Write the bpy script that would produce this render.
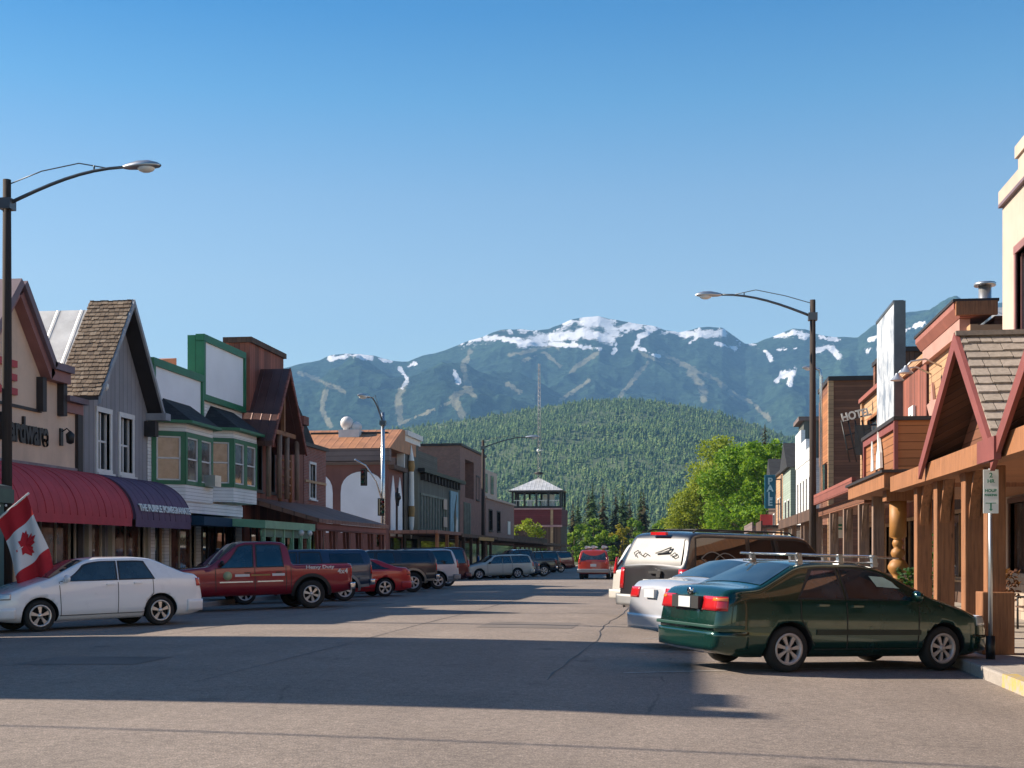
import bpy, bmesh, math, random
import numpy as np
from mathutils import Vector, Matrix
random.seed(7)
R = math.radians
for o in list(bpy.data.objects): bpy.data.objects.remove(o)
S = bpy.context.scene
COL = S.collection

# ------------------------------------------------------------ camera, sky, sun, exposure
YAW = math.atan(178/1300); CA, SA = math.cos(YAW), math.sin(YAW)
EYE = 1.55; HOR = 555.0; FPX = 1300.0
cam = bpy.data.cameras.new('camera'); camo = bpy.data.objects.new('camera', cam); COL.objects.link(camo)
camo.location = (0, 0, EYE); camo.rotation_euler = (R(90), 0, YAW)
cam.sensor_width = 36; cam.lens = 36*FPX/1024; cam.shift_y = (HOR-384)/1024
cam.clip_start = .1; cam.clip_end = 40000
S.camera = camo
SUN_EL, SUN_AZ = R(33), R(86.5)      # azimuth measured from +Y towards -X
w = bpy.data.worlds.new('World'); S.world = w; w.use_nodes = True
nt = w.node_tree; bg = nt.nodes['Background']
sky = nt.nodes.new('ShaderNodeTexSky'); sky.sky_type = 'NISHITA'; sky.sun_disc = False
sky.sun_elevation = SUN_EL; sky.sun_rotation = -SUN_AZ
sky.air_density = 1.2; sky.dust_density = .1; sky.ozone_density = 4; sky.altitude = 0
tcw = nt.nodes.new('ShaderNodeTexCoord'); spw = nt.nodes.new('ShaderNodeSeparateXYZ'); nt.links.new(tcw.outputs['Generated'], spw.inputs[0])
rw = nt.nodes.new('ShaderNodeValToRGB'); nt.links.new(spw.outputs[2], rw.inputs[0]); er = rw.color_ramp.elements
SKYR = [(.15, (1.03, .95, .82)), (.2, (1.03, .92, .8)), (.264, (.8, .83, .79)), (.33, (.36, .7, .79)), (.386, (.08, .52, .74)), (.6, (.06, .4, .62)), (1, (.06, .32, .52))]
while len(er) < len(SKYR): er.new(.5)
for i_, (p_, c_) in enumerate(SKYR): er[i_].position = p_; er[i_].color = (*c_, 1)
mw = nt.nodes.new('ShaderNodeMix'); mw.data_type = 'RGBA'; mw.blend_type = 'MULTIPLY'; mw.inputs[0].default_value = 1; nt.links.new(sky.outputs[0], mw.inputs[6]); nt.links.new(rw.outputs[0], mw.inputs[7])
nt.links.new(mw.outputs[2], bg.inputs[0]); bg.inputs[1].default_value = .085
sl = bpy.data.lights.new('sun', 'SUN'); slo = bpy.data.objects.new('sun', sl); COL.objects.link(slo)
sl.energy = 5; sl.angle = R(.5); sl.color = (1, .87, .72)
sd = Vector((-math.sin(SUN_AZ)*math.cos(SUN_EL), math.cos(SUN_AZ)*math.cos(SUN_EL), math.sin(SUN_EL)))
slo.rotation_euler = sd.to_track_quat('Z', 'Y').to_euler()
S.view_settings.view_transform = 'Standard'; S.view_settings.look = 'None'
S.view_settings.exposure = 1.18; S.view_settings.gamma = 1
S.cycles.max_bounces = 6; S.cycles.volume_bounces = 0; S.cycles.use_denoising = True
S.cycles.sample_clamp_indirect = 4
HAZE = 7.5e-5

# ------------------------------------------------------------ helpers
def Yat(px, X):
    u = (px-512)/FPX
    return X*(u*SA+CA)/(u*CA-SA)
def Xat(px, Y):
    u = (px-512)/FPX
    return Y*(u*CA-SA)/(u*SA+CA)
def at(px, d):
    xc = (px-512)/FPX*d
    return xc*CA-d*SA, d*CA+xc*SA
def Zat(y, X, Y):
    return EYE+(HOR-y)/FPX*(Y*CA-X*SA)

def tag(o, label=None, cat=None, group=None, kind=None):
    if label: o['label'] = label
    if cat: o['category'] = cat
    if group: o['group'] = group
    if kind: o['kind'] = kind
    return o
def empty(name, loc=(0, 0, 0), rz=0, parent=None):
    o = bpy.data.objects.new(name, None); COL.objects.link(o); o.location = loc; o.rotation_euler = (0, 0, rz)
    o.empty_display_size = .3
    if parent: o.parent = parent
    return o
def thing(name, label, cat, loc=(0, 0, 0), rz=0, group=None):
    return tag(empty(name, loc, rz), label, cat, group)

class MB:
    def __init__(s): s.v = []; s.f = []; s.m = []; s.sm = []
    def add(s, vs, fs, mi=0, smooth=False):
        k = len(s.v); s.v += [tuple(v) for v in vs]
        for f in fs: s.f.append([i+k for i in f]); s.m.append(mi); s.sm.append(smooth)
        return s
    def hexa(s, p, mi=0):
        return s.add(p, [(0, 3, 2, 1), (4, 5, 6, 7), (0, 1, 5, 4), (1, 2, 6, 5), (2, 3, 7, 6), (3, 0, 4, 7)], mi)
    def box(s, x0, x1, y0, y1, z0, z1, mi=0):
        return s.hexa([(x0, y0, z0), (x1, y0, z0), (x1, y1, z0), (x0, y1, z0), (x0, y0, z1), (x1, y0, z1), (x1, y1, z1), (x0, y1, z1)], mi)
    def prism(s, poly, vec, mi=0):
        n = len(poly); a = [Vector(p) for p in poly]; b = [p+Vector(vec) for p in a]
        return s.add(a+b, [list(range(n)), list(range(2*n-1, n-1, -1))]+[(i, (i+1) % n, (i+1) % n+n, i+n) for i in range(n)], mi)
    def tube(s, pts, r, n=8, mi=0, cap=True):
        pts = [Vector(p) for p in pts]; rs = r if isinstance(r, (list, tuple)) else [r]*len(pts); vs = []; prev = None
        for i, p in enumerate(pts):
            t = (pts[min(i+1, len(pts)-1)]-pts[max(i-1, 0)]).normalized()
            a = t.orthogonal().normalized() if prev is None else (prev-t*prev.dot(t)).normalized()
            prev = a; b = t.cross(a)
            vs += [p+(a*math.cos(2*math.pi*k/n)+b*math.sin(2*math.pi*k/n))*rs[i] for k in range(n)]
        fs = [(i*n+k, i*n+(k+1) % n, (i+1)*n+(k+1) % n, (i+1)*n+k) for i in range(len(pts)-1) for k in range(n)]
        s.add(vs, fs, mi, True)
        if cap:
            s.add([vs[k] for k in range(n)], [list(range(n))], mi); s.add([vs[-n+k] for k in range(n)], [list(range(n))], mi)
        return s
    def lathe(s, prof, c=(0, 0, 0), axis='Z', n=16, mi=0, smooth=True):
        vs = []
        for r, h in prof:
            for k in range(n):
                a = 2*math.pi*k/n; x, y = r*math.cos(a), r*math.sin(a)
                vs.append((c[0]+x, c[1]+y, c[2]+h) if axis == 'Z' else (c[0]+x, c[1]+h, c[2]+y) if axis == 'Y' else (c[0]+h, c[1]+x, c[2]+y))
        fs = [(i*n+k, i*n+(k+1) % n, (i+1)*n+(k+1) % n, (i+1)*n+k) for i in range(len(prof)-1) for k in range(n)]
        s.add(vs, fs, mi, smooth)
        return s
    def ball(s, c, r, n=10, mi=0, sc=(1, 1, 1)):
        vs = []; m = n//2+1
        for i in range(m+1):
            t = math.pi*i/m
            for k in range(n):
                a = 2*math.pi*k/n
                vs.append((c[0]+r*sc[0]*math.sin(t)*math.cos(a), c[1]+r*sc[1]*math.sin(t)*math.sin(a), c[2]+r*sc[2]*math.cos(t)))
        return s.add(vs, [(i*n+k, i*n+(k+1) % n, (i+1)*n+(k+1) % n, (i+1)*n+k) for i in range(m) for k in range(n)], mi, True)
    def grid(s, P, mi=0, smooth=True):
        h, w_ = len(P), len(P[0])
        return s.add([p for r in P for p in r], [(i*w_+k, i*w_+k+1, (i+1)*w_+k+1, (i+1)*w_+k) for i in range(h-1) for k in range(w_-1)], mi, smooth)
    def build(s, name, mats, parent=None, recalc=True, bevel=0, loc=None):
        me = bpy.data.meshes.new(name); me.from_pydata(s.v, [], s.f)
        for m in (mats if isinstance(mats, (list, tuple)) else [mats]): me.materials.append(m)
        me.polygons.foreach_set('material_index', s.m); me.polygons.foreach_set('use_smooth', s.sm)
        if recalc:
            bm = bmesh.new(); bm.from_mesh(me); bmesh.ops.remove_doubles(bm, verts=bm.verts, dist=1e-5)
            bmesh.ops.recalc_face_normals(bm, faces=bm.faces); bm.to_mesh(me); bm.free()
        me.update()
        o = bpy.data.objects.new(name, me); COL.objects.link(o)
        if parent: o.parent = parent
        if loc: o.location = loc
        if bevel:
            b = o.modifiers.new('b', 'BEVEL'); b.width = bevel; b.segments = 2; b.limit_method = 'ANGLE'
        return o

def copy_tree(o, parent=None):
    c = o.copy(); COL.objects.link(c); c.parent = parent
    for ch in list(o.children): copy_tree(ch, c)
    return c

def text_mesh(name, body, size, mat, parent, mtx, extrude=.01, align='CENTER', stretch=1, bold=0):
    cu = bpy.data.curves.new(name, 'FONT'); cu.body = body; cu.size = size; cu.extrude = extrude
    cu.align_x = align; cu.align_y = 'CENTER'; cu.offset = bold
    t = bpy.data.objects.new(name, cu); COL.objects.link(t)
    dg = bpy.context.evaluated_depsgraph_get(); me = bpy.data.meshes.new_from_object(t.evaluated_get(dg))
    bpy.data.objects.remove(t); bpy.data.curves.remove(cu)
    me.materials.clear(); me.materials.append(mat)
    me.transform(mtx @ Matrix.Diagonal((stretch, 1, 1, 1)))
    o = bpy.data.objects.new(name, me); COL.objects.link(o)
    if parent: o.parent = parent
    return o
def frame_mtx(origin, xdir, ydir):
    x = Vector(xdir).normalized(); y = Vector(ydir).normalized(); z = x.cross(y)
    m = Matrix((x, y, z)).transposed().to_4x4(); m.translation = Vector(origin); return m

# ------------------------------------------------------------ materials
class NT:
    def __init__(s, name):
        s.m = bpy.data.materials.new(name); s.m.use_nodes = True; s.t = s.m.node_tree; s.n = s.t.nodes
        s.b = s.n['Principled BSDF']
    def new(s, ty, **kw):
        x = s.n.new(ty)
        for k, v in kw.items():
            if k in x.inputs: x.inputs[k].default_value = v
            else: setattr(x, k, v)
        return x
    def link(s, a, b): s.t.links.new(a, b)
    def coords(s, wall=False, scale=(1, 1, 1)):
        tc = s.new('ShaderNodeTexCoord'); out = tc.outputs['Object']
        if wall:
            sp = s.new('ShaderNodeSeparateXYZ'); s.link(out, sp.inputs[0])
            ad = s.new('ShaderNodeMath', operation='ADD'); s.link(sp.outputs[0], ad.inputs[0]); s.link(sp.outputs[1], ad.inputs[1])
            cb = s.new('ShaderNodeCombineXYZ'); s.link(ad.outputs[0], cb.inputs[0]); s.link(sp.outputs[2], cb.inputs[1]); out = cb.outputs[0]
        mp = s.new('ShaderNodeMapping'); mp.inputs['Scale'].default_value = scale; s.link(out, mp.inputs[0])
        return mp.outputs[0]
    def noise(s, vec, scale, detail=4, rough=.6):
        x = s.new('ShaderNodeTexNoise'); x.inputs['Scale'].default_value = scale; x.inputs['Detail'].default_value = detail; x.inputs['Roughness'].default_value = rough
        s.link(vec, x.inputs['Vector']); return x.outputs['Fac']
    def ramp(s, fac, stops):
        r = s.new('ShaderNodeValToRGB'); e = r.color_ramp.elements
        while len(e) < len(stops): e.new(.5)
        for i, (p, c) in enumerate(stops): e[i].position = p; e[i].color = (c[0], c[1], c[2], 1) if hasattr(c, '__len__') else (c, c, c, 1)
        s.link(fac, r.inputs[0]); return r.outputs[0]
    def mix(s, fac, a, b, mode='MIX'):
        x = s.new('ShaderNodeMix', data_type='RGBA', blend_type=mode)
        for v, i in ((fac, 0), (a, 6), (b, 7)):
            if isinstance(v, (int, float)): x.inputs[i].default_value = v
            elif isinstance(v, (tuple, list)): x.inputs[i].default_value = (v[0], v[1], v[2], 1)
            else: s.link(v, x.inputs[i])
        return x.outputs[2]
    def bump(s, h, dist=.01, strength=.6):
        x = s.new('ShaderNodeBump'); x.inputs['Distance'].default_value = dist; x.inputs['Strength'].default_value = strength
        s.link(h, x.inputs['Height']); s.link(x.outputs[0], s.b.inputs['Normal'])
    def base(s, c):
        if isinstance(c, (tuple, list)): s.b.inputs['Base Color'].default_value = (c[0], c[1], c[2], 1)
        else: s.link(c, s.b.inputs['Base Color'])
def sc(c, k): return tuple(min(1, x*k) for x in c)

def m_plain(name, c, rough=.6, metal=0, var=.25, scale=2.0, coat=0, spec=.5):
    t = NT(name); v = t.coords(); n = t.noise(v, scale, 5)
    t.base(t.ramp(n, [(.3, sc(c, 1-var)), (.7, sc(c, 1+var))]) if var else c)
    t.b.inputs['Roughness'].default_value = rough; t.b.inputs['Metallic'].default_value = metal
    t.b.inputs['Coat Weight'].default_value = coat; t.b.inputs['Coat Roughness'].default_value = .04; t.b.inputs['Specular IOR Level'].default_value = spec
    return t.m
def m_boards(name, c, period=.16, horizontal=True, var=.3, rough=.75, depth=.012, gap=.1):
    """siding: boards with a thin joint, each board its own tone, grain along it"""
    t = NT(name); v = t.coords(wall=True)
    sp = t.new('ShaderNodeSeparateXYZ'); t.link(v, sp.inputs[0]); ax = sp.outputs[1] if horizontal else sp.outputs[0]
    dv = t.new('ShaderNodeMath', operation='DIVIDE'); t.link(ax, dv.inputs[0]); dv.inputs[1].default_value = period
    fr = t.new('ShaderNodeMath', operation='FRACT'); t.link(dv.outputs[0], fr.inputs[0])
    fl = t.new('ShaderNodeMath', operation='FLOOR'); t.link(dv.outputs[0], fl.inputs[0])
    wn = t.new('ShaderNodeTexWhiteNoise', noise_dimensions='1D'); t.link(fl.outputs[0], wn.inputs['W'])
    g = t.noise(t.coords(wall=True, scale=(1, 12, 1) if horizontal else (12, 1, 1)), 1.6, 5)
    tone = t.mix(.5, wn.outputs['Value'], g)
    col = t.ramp(tone, [(.25, sc(c, 1-var)), (.75, sc(c, 1+var))])
    dirt = t.noise(t.coords(), .7, 4); col = t.mix(t.ramp(dirt, [(.45, 0), (.75, .35)]), col, sc(c, .45))
    jt = t.ramp(fr.outputs[0], [(0, .25), (gap, 1), (.93, 1), (1, .5)])
    t.base(t.mix(1.0, col, jt, 'MULTIPLY')); t.bump(t.ramp(fr.outputs[0], [(0, 0), (gap, .8 if horizontal else 1), (1, 1)]), depth, .8)
    t.b.inputs['Roughness'].default_value = rough; return t.m
def m_timber(name, c):
    t = NT(name); g = t.noise(t.coords(scale=(14, 14, .7)), 1.5, 7, .7); k = t.noise(t.coords(), 2.2, 3)
    v = t.new('ShaderNodeTexVoronoi'); v.inputs['Scale'].default_value = 1; t.link(t.coords(scale=(3, 3, 1.1)), v.inputs['Vector'])
    col = t.ramp(g, [(.3, sc(c, .5)), (.5, c), (.72, sc(c, 1.4))]); col = t.mix(t.ramp(k, [(.45, 0), (.75, .45)]), col, sc(c, .5))
    t.base(t.mix(t.ramp(v.outputs['Distance'], [(.03, .8), (.07, 0)]), col, sc(c, .3))); t.bump(g, .012, .8); t.b.inputs['Roughness'].default_value = .7; return t.m
def m_brick(name, c, c2, mortar=(.3, .27, .24), scale=1.0, w=.22, h=.075, rough=.85):
    t = NT(name); v = t.coords(wall=True); b = t.new('ShaderNodeTexBrick'); t.link(v, b.inputs['Vector'])
    b.inputs['Color1'].default_value = (*c, 1); b.inputs['Color2'].default_value = (*c2, 1); b.inputs['Mortar'].default_value = (*mortar, 1)
    b.inputs['Scale'].default_value = scale; b.inputs['Brick Width'].default_value = w; b.inputs['Row Height'].default_value = h; b.inputs['Mortar Size'].default_value = .008
    n = t.noise(t.coords(), 1.5, 5); t.base(t.mix(t.ramp(n, [(.4, 0), (.8, .5)]), b.outputs['Color'], sc(c, .5)))
    inv = t.new('ShaderNodeMath', operation='SUBTRACT'); inv.inputs[0].default_value = 1; t.link(b.outputs['Fac'], inv.inputs[1]); t.bump(inv.outputs[0], .006)
    t.b.inputs['Roughness'].default_value = rough; return t.m
def m_stucco(name, c, rough=.9, var=.12):
    t = NT(name); v = t.coords(); n = t.noise(v, .8, 6); f = t.noise(v, 40, 3)
    st = t.noise(t.coords(scale=(3, 3, .35)), 1.2, 5)
    col = t.mix(t.ramp(st, [(.5, 0), (.8, .3)]), t.ramp(n, [(.3, sc(c, 1-var)), (.7, sc(c, 1+var))]), sc(c, .55))
    t.base(col); t.bump(f, .004, .5); t.b.inputs['Roughness'].default_value = rough; return t.m
def m_paint(name, c, metal=.0, rough=.35, coat=1.0, dust=.12):
    t = NT(name); v = t.coords(); n = t.noise(v, 3, 6)
    sp = t.new('ShaderNodeSeparateXYZ'); t.link(v, sp.inputs[0])
    low = t.ramp(sp.outputs[2], [(.15, .22), (.5, .0)])
    d = t.mix(1.0, low, t.ramp(n, [(.3, .4), (.8, 1)]), 'MULTIPLY')
    t.base(t.mix(d, c, tuple(.4*q+.05 for q in c))); t.b.inputs['Metallic'].default_value = metal
    t.link(t.ramp(n, [(.3, rough), (.8, rough+dust)]), t.b.inputs['Roughness'])
    t.b.inputs['Coat Weight'].default_value = coat; t.b.inputs['Coat Roughness'].default_value = .05; return t.m
def m_glass(name, c=(.015, .02, .025), rough=.03, spec=.9):
    t = NT(name); v = t.coords(); n = t.noise(v, 2.5, 3)
    t.base(t.ramp(n, [(.35, sc(c, .6)), (.7, sc(c, 1.8))])); t.b.inputs['Roughness'].default_value = rough
    t.b.inputs['Specular IOR Level'].default_value = spec; t.b.inputs['IOR'].default_value = 1.55
    t.bump(t.noise(v, .9, 2), .02, .06); return t.m
def m_roofmetal(name, c, period=.45, rough=.4, metal=.6, axis=1):
    t = NT(name); v = t.coords(); sp = t.new('ShaderNodeSeparateXYZ'); t.link(v, sp.inputs[0])
    dv = t.new('ShaderNodeMath', operation='DIVIDE'); t.link(sp.outputs[axis], dv.inputs[0]); dv.inputs[1].default_value = period
    fr = t.new('ShaderNodeMath', operation='FRACT'); t.link(dv.outputs[0], fr.inputs[0])
    j = t.ramp(fr.outputs[0], [(0, 1), (.1, 1), (.14, 0), (.96, 0), (1, 1)]); t.bump(j, .03, .8)
    n = t.noise(v, 1.2, 6); t.base(t.mix(t.ramp(fr.outputs[0], [(.1, 0), (.16, .45), (.24, 0)]), t.ramp(n, [(.3, sc(c, .75)), (.7, sc(c, 1.25))]), sc(c, .4)))
    t.b.inputs['Roughness'].default_value = rough; t.b.inputs['Metallic'].default_value = metal; return t.m

M = {}
M['white'] = m_plain('white_paint', (.72, .71, .68), .6, var=.08)
M['white_boards'] = m_boards('white_boards', (.86, .86, .84), .12, True, .08)
M['panel_white'] = m_plain('white_panel', (.86, .86, .88), .6, var=.06, scale=.7)
M['green_trim'] = m_plain('green_trim', (.014, .15, .065), .5, var=.15)
M['pale_green'] = m_plain('pale_green_metal', (.2, .42, .26), .5, var=.15)
M['grey_boards'] = m_boards('grey_boards', (.29, .285, .3), .3, False, .12, depth=.01, gap=.06)
M['tan_stucco'] = m_stucco('tan_stucco', (.68, .51, .38))
M['buff_stucco'] = m_stucco('buff_stucco', (.52, .42, .34))
M['pink_trim'] = m_plain('pink_trim', (.28, .13, .12), .6, var=.15)
M['purple_trim'] = m_plain('purple_trim', (.17, .12, .14), .6, var=.15)
M['dark_trim'] = m_plain('dark_trim', (.03, .025, .025), .6)
M['black'] = m_plain('black_paint', (.012, .012, .013), .45, var=.2)
M['red_wood'] = m_boards('red_brown_boards', (.24, .075, .055), .2, True, .3)
M['red_wood_v'] = m_boards('red_brown_upright_boards', (.26, .085, .055), .22, False, .4)
M['orange_wood'] = m_boards('orange_siding', (.38, .15, .055), .17, True, .22)
M['orange_plain'] = m_timber('orange_timber', (.34, .145, .06))
M['brown_wood'] = m_boards('brown_clapboard', (.21, .085, .045), .16, True, .25)
M['dark_boards'] = m_boards('dark_brown_boards', (.10, .055, .035), .2, False, .35)
M['post_wood'] = m_timber('post_timber', (.3, .13, .055))
M['grey_post'] = m_timber('weathered_post_timber', (.27, .18, .13))
M['salmon'] = m_plain('salmon_trim', (.34, .13, .095), .6, var=.12)
M['salmon_pale'] = m_plain('pale_salmon_panel', (.45, .25, .2), .7, var=.12)
M['red_trim'] = m_plain('dusty_red_trim', (.23, .065, .055), .6, var=.15)
M['tan_wood'] = m_boards('tan_boards', (.5, .3, .16), .25, True, .12)
M['brick'] = m_brick('red_brick', (.3, .09, .065), (.2, .06, .045))
M['brick_brown'] = m_brick('brown_brick', (.28, .14, .11), (.2, .11, .09), (.27, .2, .17))
M['stone'] = m_brick('stone_veneer', (.5, .4, .31), (.34, .27, .22), (.14, .11, .09), 1, .42, .3)
M['green_grey'] = m_boards('green_grey_boards', (.11, .12, .105), .35, False, .25)
M['olive'] = m_boards('olive_siding', (.12, .11, .09), .15, True, .15)
M['maroon'] = m_boards('maroon_siding', (.16, .025, .03), .3, True, .15)
M['hotel_brown'] = m_stucco('hotel_brown_stucco', (.2, .09, .075))
M['hotel_grey'] = m_boards('hotel_fascia_boards', (.2, .15, .14), .3, True, .1)
M['orange_roof'] = m_roofmetal('orange_metal_roof', (.42, .19, .09), .5, .55, .1, 0)
M['brown_roof'] = m_roofmetal('brown_metal_roof', (.13, .06, .05), .4, .45, .3, 0)
M['porch_roof'] = m_boards('porch_roof_boards', (.28, .14, .1), .5, False, .15)
M['pale_roof'] = m_roofmetal('pale_galvanised_roof', (.62, .62, .6), .8, .5, .3, 0)
M['steel_roof'] = m_roofmetal('steel_roof', (.45, .47, .48), .5, .4, .6, 0)
M['dark_shingle'] = m_brick('dark_asphalt_shingles', (.03, .033, .036), (.015, .016, .02), (.008, .008, .009), 1, .3, .14)
M['cream'] = m_plain('cream_paint', (.5, .45, .36), .6, var=.1)
M['brown_frame'] = m_plain('brown_window_frame', (.12, .06, .04), .6)
M['bark'] = m_boards('bark', (.1, .075, .055), .12, False, .4, .95, .03)
def m_leaf(name, cols, tr=.35):
    t = NT(name); g = t.new('ShaderNodeNewGeometry'); n = t.noise(t.coords(), .35, 3); f = t.mix(.45, g.outputs['Random Per Island'], n)
    c = t.ramp(f, [(.25+.5*i/(len(cols)-1), x) for i, x in enumerate(cols)]); t.base(c); t.b.inputs['Roughness'].default_value = .65; t.b.inputs['Specular IOR Level'].default_value = .25
    tl = t.new('ShaderNodeBsdfTranslucent'); t.link(t.mix(1, c, (1.3, 1.25, .6), 'MULTIPLY'), tl.inputs[0]); mx = t.new('ShaderNodeMixShader'); mx.inputs[0].default_value = tr
    t.link(t.b.outputs[0], mx.inputs[1]); t.link(tl.outputs[0], mx.inputs[2]); t.link(mx.outputs[0], t.n['Material Output'].inputs[0]); return t.m
M['leaf'] = m_leaf('leaf_green', [(.02, .06, .015), (.05, .12, .03)]); M['leaf_dry'] = m_leaf('dry_twigs', [(.12, .05, .03), (.2, .1, .05)])
M['leaf_bright'] = m_leaf('leaf_spring_green', [(.07, .16, .015), (.15, .28, .025), (.27, .4, .05)]); M['leaf_mid'] = m_leaf('leaf_mid_green', [(.08, .16, .02), (.17, .28, .035), (.28, .38, .05)])
M['leaf_yellowgreen'] = m_leaf('leaf_yellow_green', [(.18, .24, .03), (.27, .34, .04), (.36, .42, .06)]); M['leaf_olive'] = m_leaf('leaf_olive', [(.15, .2, .03), (.24, .3, .04), (.36, .4, .07)])
M['leaf_yellow'] = m_leaf('leaf_yellow', [(.2, .18, .02), (.35, .3, .03)]); M['fir'] = m_leaf('fir_needles', [(.035, .065, .025), (.06, .11, .035), (.1, .16, .05)], .2); M['fir_brown'] = m_leaf('fir_brown_needles', [(.05, .04, .018), (.08, .07, .03), (.12, .1, .04)], .1)
M['glass'] = m_glass('window_glass'); M['glass_curtain'] = m_glass('curtained_glass', (.11, .09, .082), .05, .8)
M['glass_sky'] = m_glass('bluish_glass', (.05, .07, .09), .04, 1)
M['awning_red'] = m_plain('red_awning_cloth', (.5, .065, .08), .8, var=.12)
M['awning_purple'] = m_plain('purple_awning_cloth', (.14, .09, .15), .8, var=.12)
M['awning_blue'] = m_plain('blue_awning_cloth', (.01, .045, .09), .8, var=.15)
M['galv'] = m_plain('galvanised_steel', (.5, .51, .52), .35, .8, var=.12)
M['steel'] = m_plain('bright_steel', (.62, .62, .62), .25, .9, var=.1)
M['pole_wood'] = m_boards('dark_pole_timber', (.11, .08, .065), 9, False, .4, .9)
M['lamp_glass'] = m_plain('lamp_lens', (.7, .7, .66), .2, var=.05)
M['sign_green'] = m_plain('sign_green', (.03, .22, .13), .5, var=.05)
M['sign_white'] = m_plain('sign_white', (.78, .8, .76), .45, var=.05)
M['teal'] = m_plain('teal_sign', (.01, .13, .2), .45, var=.15)
M['red'] = m_plain('red_plastic', (.45, .02, .03), .45, var=.15)
M['flag_red'] = m_plain('flag_red', (.5, .015, .025), .8, var=.1); M['flag_white'] = m_plain('flag_white', (.75, .75, .76), .8, var=.04)
M['yellow_wood'] = m_plain('ochre_varnished_wood', (.36, .165, .04), .55, var=.2)
M['mural_blue'] = m_plain('mural_blue', (.2, .36, .46), .6, var=.25)
M['gold'] = m_plain('gold_paint', (.35, .2, .06), .5, var=.2)
M['light_wood'] = m_plain('pale_wood', (.42, .27, .15), .7, var=.25)
M['rubber'] = m_plain('tyre_rubber', (.022, .021, .02), .85, var=.3)
M['alloy'] = m_plain('alloy_rim', (.6, .58, .56), .35, .75, var=.1)
M['hubcap'] = m_plain('plastic_hubcap', (.5, .45, .43), .45, .3, var=.1)
M['chrome'] = m_plain('chrome', (.7, .7, .7), .12, 1, var=.03)
M['well'] = m_plain('wheel_well', (.008, .008, .008), .95, var=.1)
M['trim_black'] = m_plain('car_black_trim', (.02, .02, .021), .6, var=.1)
M['tail'] = m_plain('tail_lens', (.5, .012, .015), .18, var=.15, coat=1); M['amber'] = m_plain('amber_lens', (.7, .2, .03), .18, var=.1, coat=1)
M['clear'] = m_plain('clear_lens', (.55, .57, .6), .12, .4, var=.2, coat=1)
M['plate'] = m_plain('number_plate', (.6, .62, .62), .5, var=.05)
M['car_glass'] = m_glass('car_glass', (.02, .032, .04), .02, 1.0)
M['car_glass_dark'] = m_glass('tinted_car_glass', (.012, .013, .014), .02, 1.0)
M['glass_warm'] = m_glass('shop_glass_with_goods', (.12, .055, .04), .05, .7)
M['dust_sheen_glass'] = m_plain('dusty_glass_painted_sheen', (.17, .17, .165), .45, var=.15, scale=4)  # pale base colour stands for reflected sky and sun as well as dust
M['dust_mark'] = m_plain('finger_marks_in_dust', (.14, .14, .135), .5, var=.1)
def shingle_mat(name, cols, rough=.9):
    t = NT(name); g = t.new('ShaderNodeNewGeometry'); v = t.coords(scale=(1, 1, 1)); n = t.noise(v, 18, 4)
    a = t.ramp(g.outputs['Random Per Island'], [(i/(len(cols)-1), c) for i, c in enumerate(cols)])
    t.base(t.mix(t.ramp(n, [(.35, 0), (.8, .6)]), a, sc(cols[0], .5))); t.b.inputs['Roughness'].default_value = rough; t.bump(n, .006); return t.m
M['shake_grey'] = shingle_mat('grey_cedar_shakes', [(.24, .2, .17), (.36, .31, .26), (.3, .25, .2), (.42, .36, .31)])
M['shake_brown'] = shingle_mat('brown_cedar_shakes', [(.1, .07, .05), (.26, .19, .13), (.17, .12, .08), (.33, .26, .19)])

# ------------------------------------------------------------ facade helper: u along the front, d outwards, z up
class Fac:
    def __init__(s, side, P): s.s = side; s.P = P
    def p(s, u, d, z): return (s.P+d, u, z) if s.s == 'L' else (s.P-d, u, z) if s.s == 'R' else (u, s.P-d, z)
    def box(s, mb, u0, u1, d0, d1, z0, z1, mi=0):
        return mb.hexa([s.p(u0, d0, z0), s.p(u1, d0, z0), s.p(u1, d1, z0), s.p(u0, d1, z0), s.p(u0, d0, z1), s.p(u1, d0, z1), s.p(u1, d1, z1), s.p(u0, d1, z1)], mi)
    def prism(s, mb, poly, d0, d1, mi=0):
        a = [Vector(s.p(u, d0, z)) for u, z in poly]; v = Vector(s.p(0, d1, 0))-Vector(s.p(0, d0, 0)); return mb.prism(a, v, mi)
    def slab(s, mb, u0, u1, prof, mi=0):     # profile (d,z) swept along u
        a = [Vector(s.p(u0, d, z)) for d, z in prof]; return mb.prism(a, Vector(s.p(u1, 0, 0))-Vector(s.p(u0, 0, 0)), mi)
    def text(s, name, body, size, mat, parent, u, d, z, extrude=.02, stretch=1, tilt=0, bold=0):
        x = {'L': (0, 1, 0), 'R': (0, -1, 0), 'S': (1, 0, 0)}[s.s]
        y = Vector((0, 0, 1)) if not tilt else (Vector((0, 0, 1))*math.cos(tilt)-(Vector(s.p(0, 1, 0))-Vector(s.p(0, 0, 0)))*math.sin(tilt))
        return text_mesh(name, body, size, mat, parent, frame_mtx(s.p(u, d, z), x, y), extrude, stretch=stretch, bold=bold)
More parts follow.
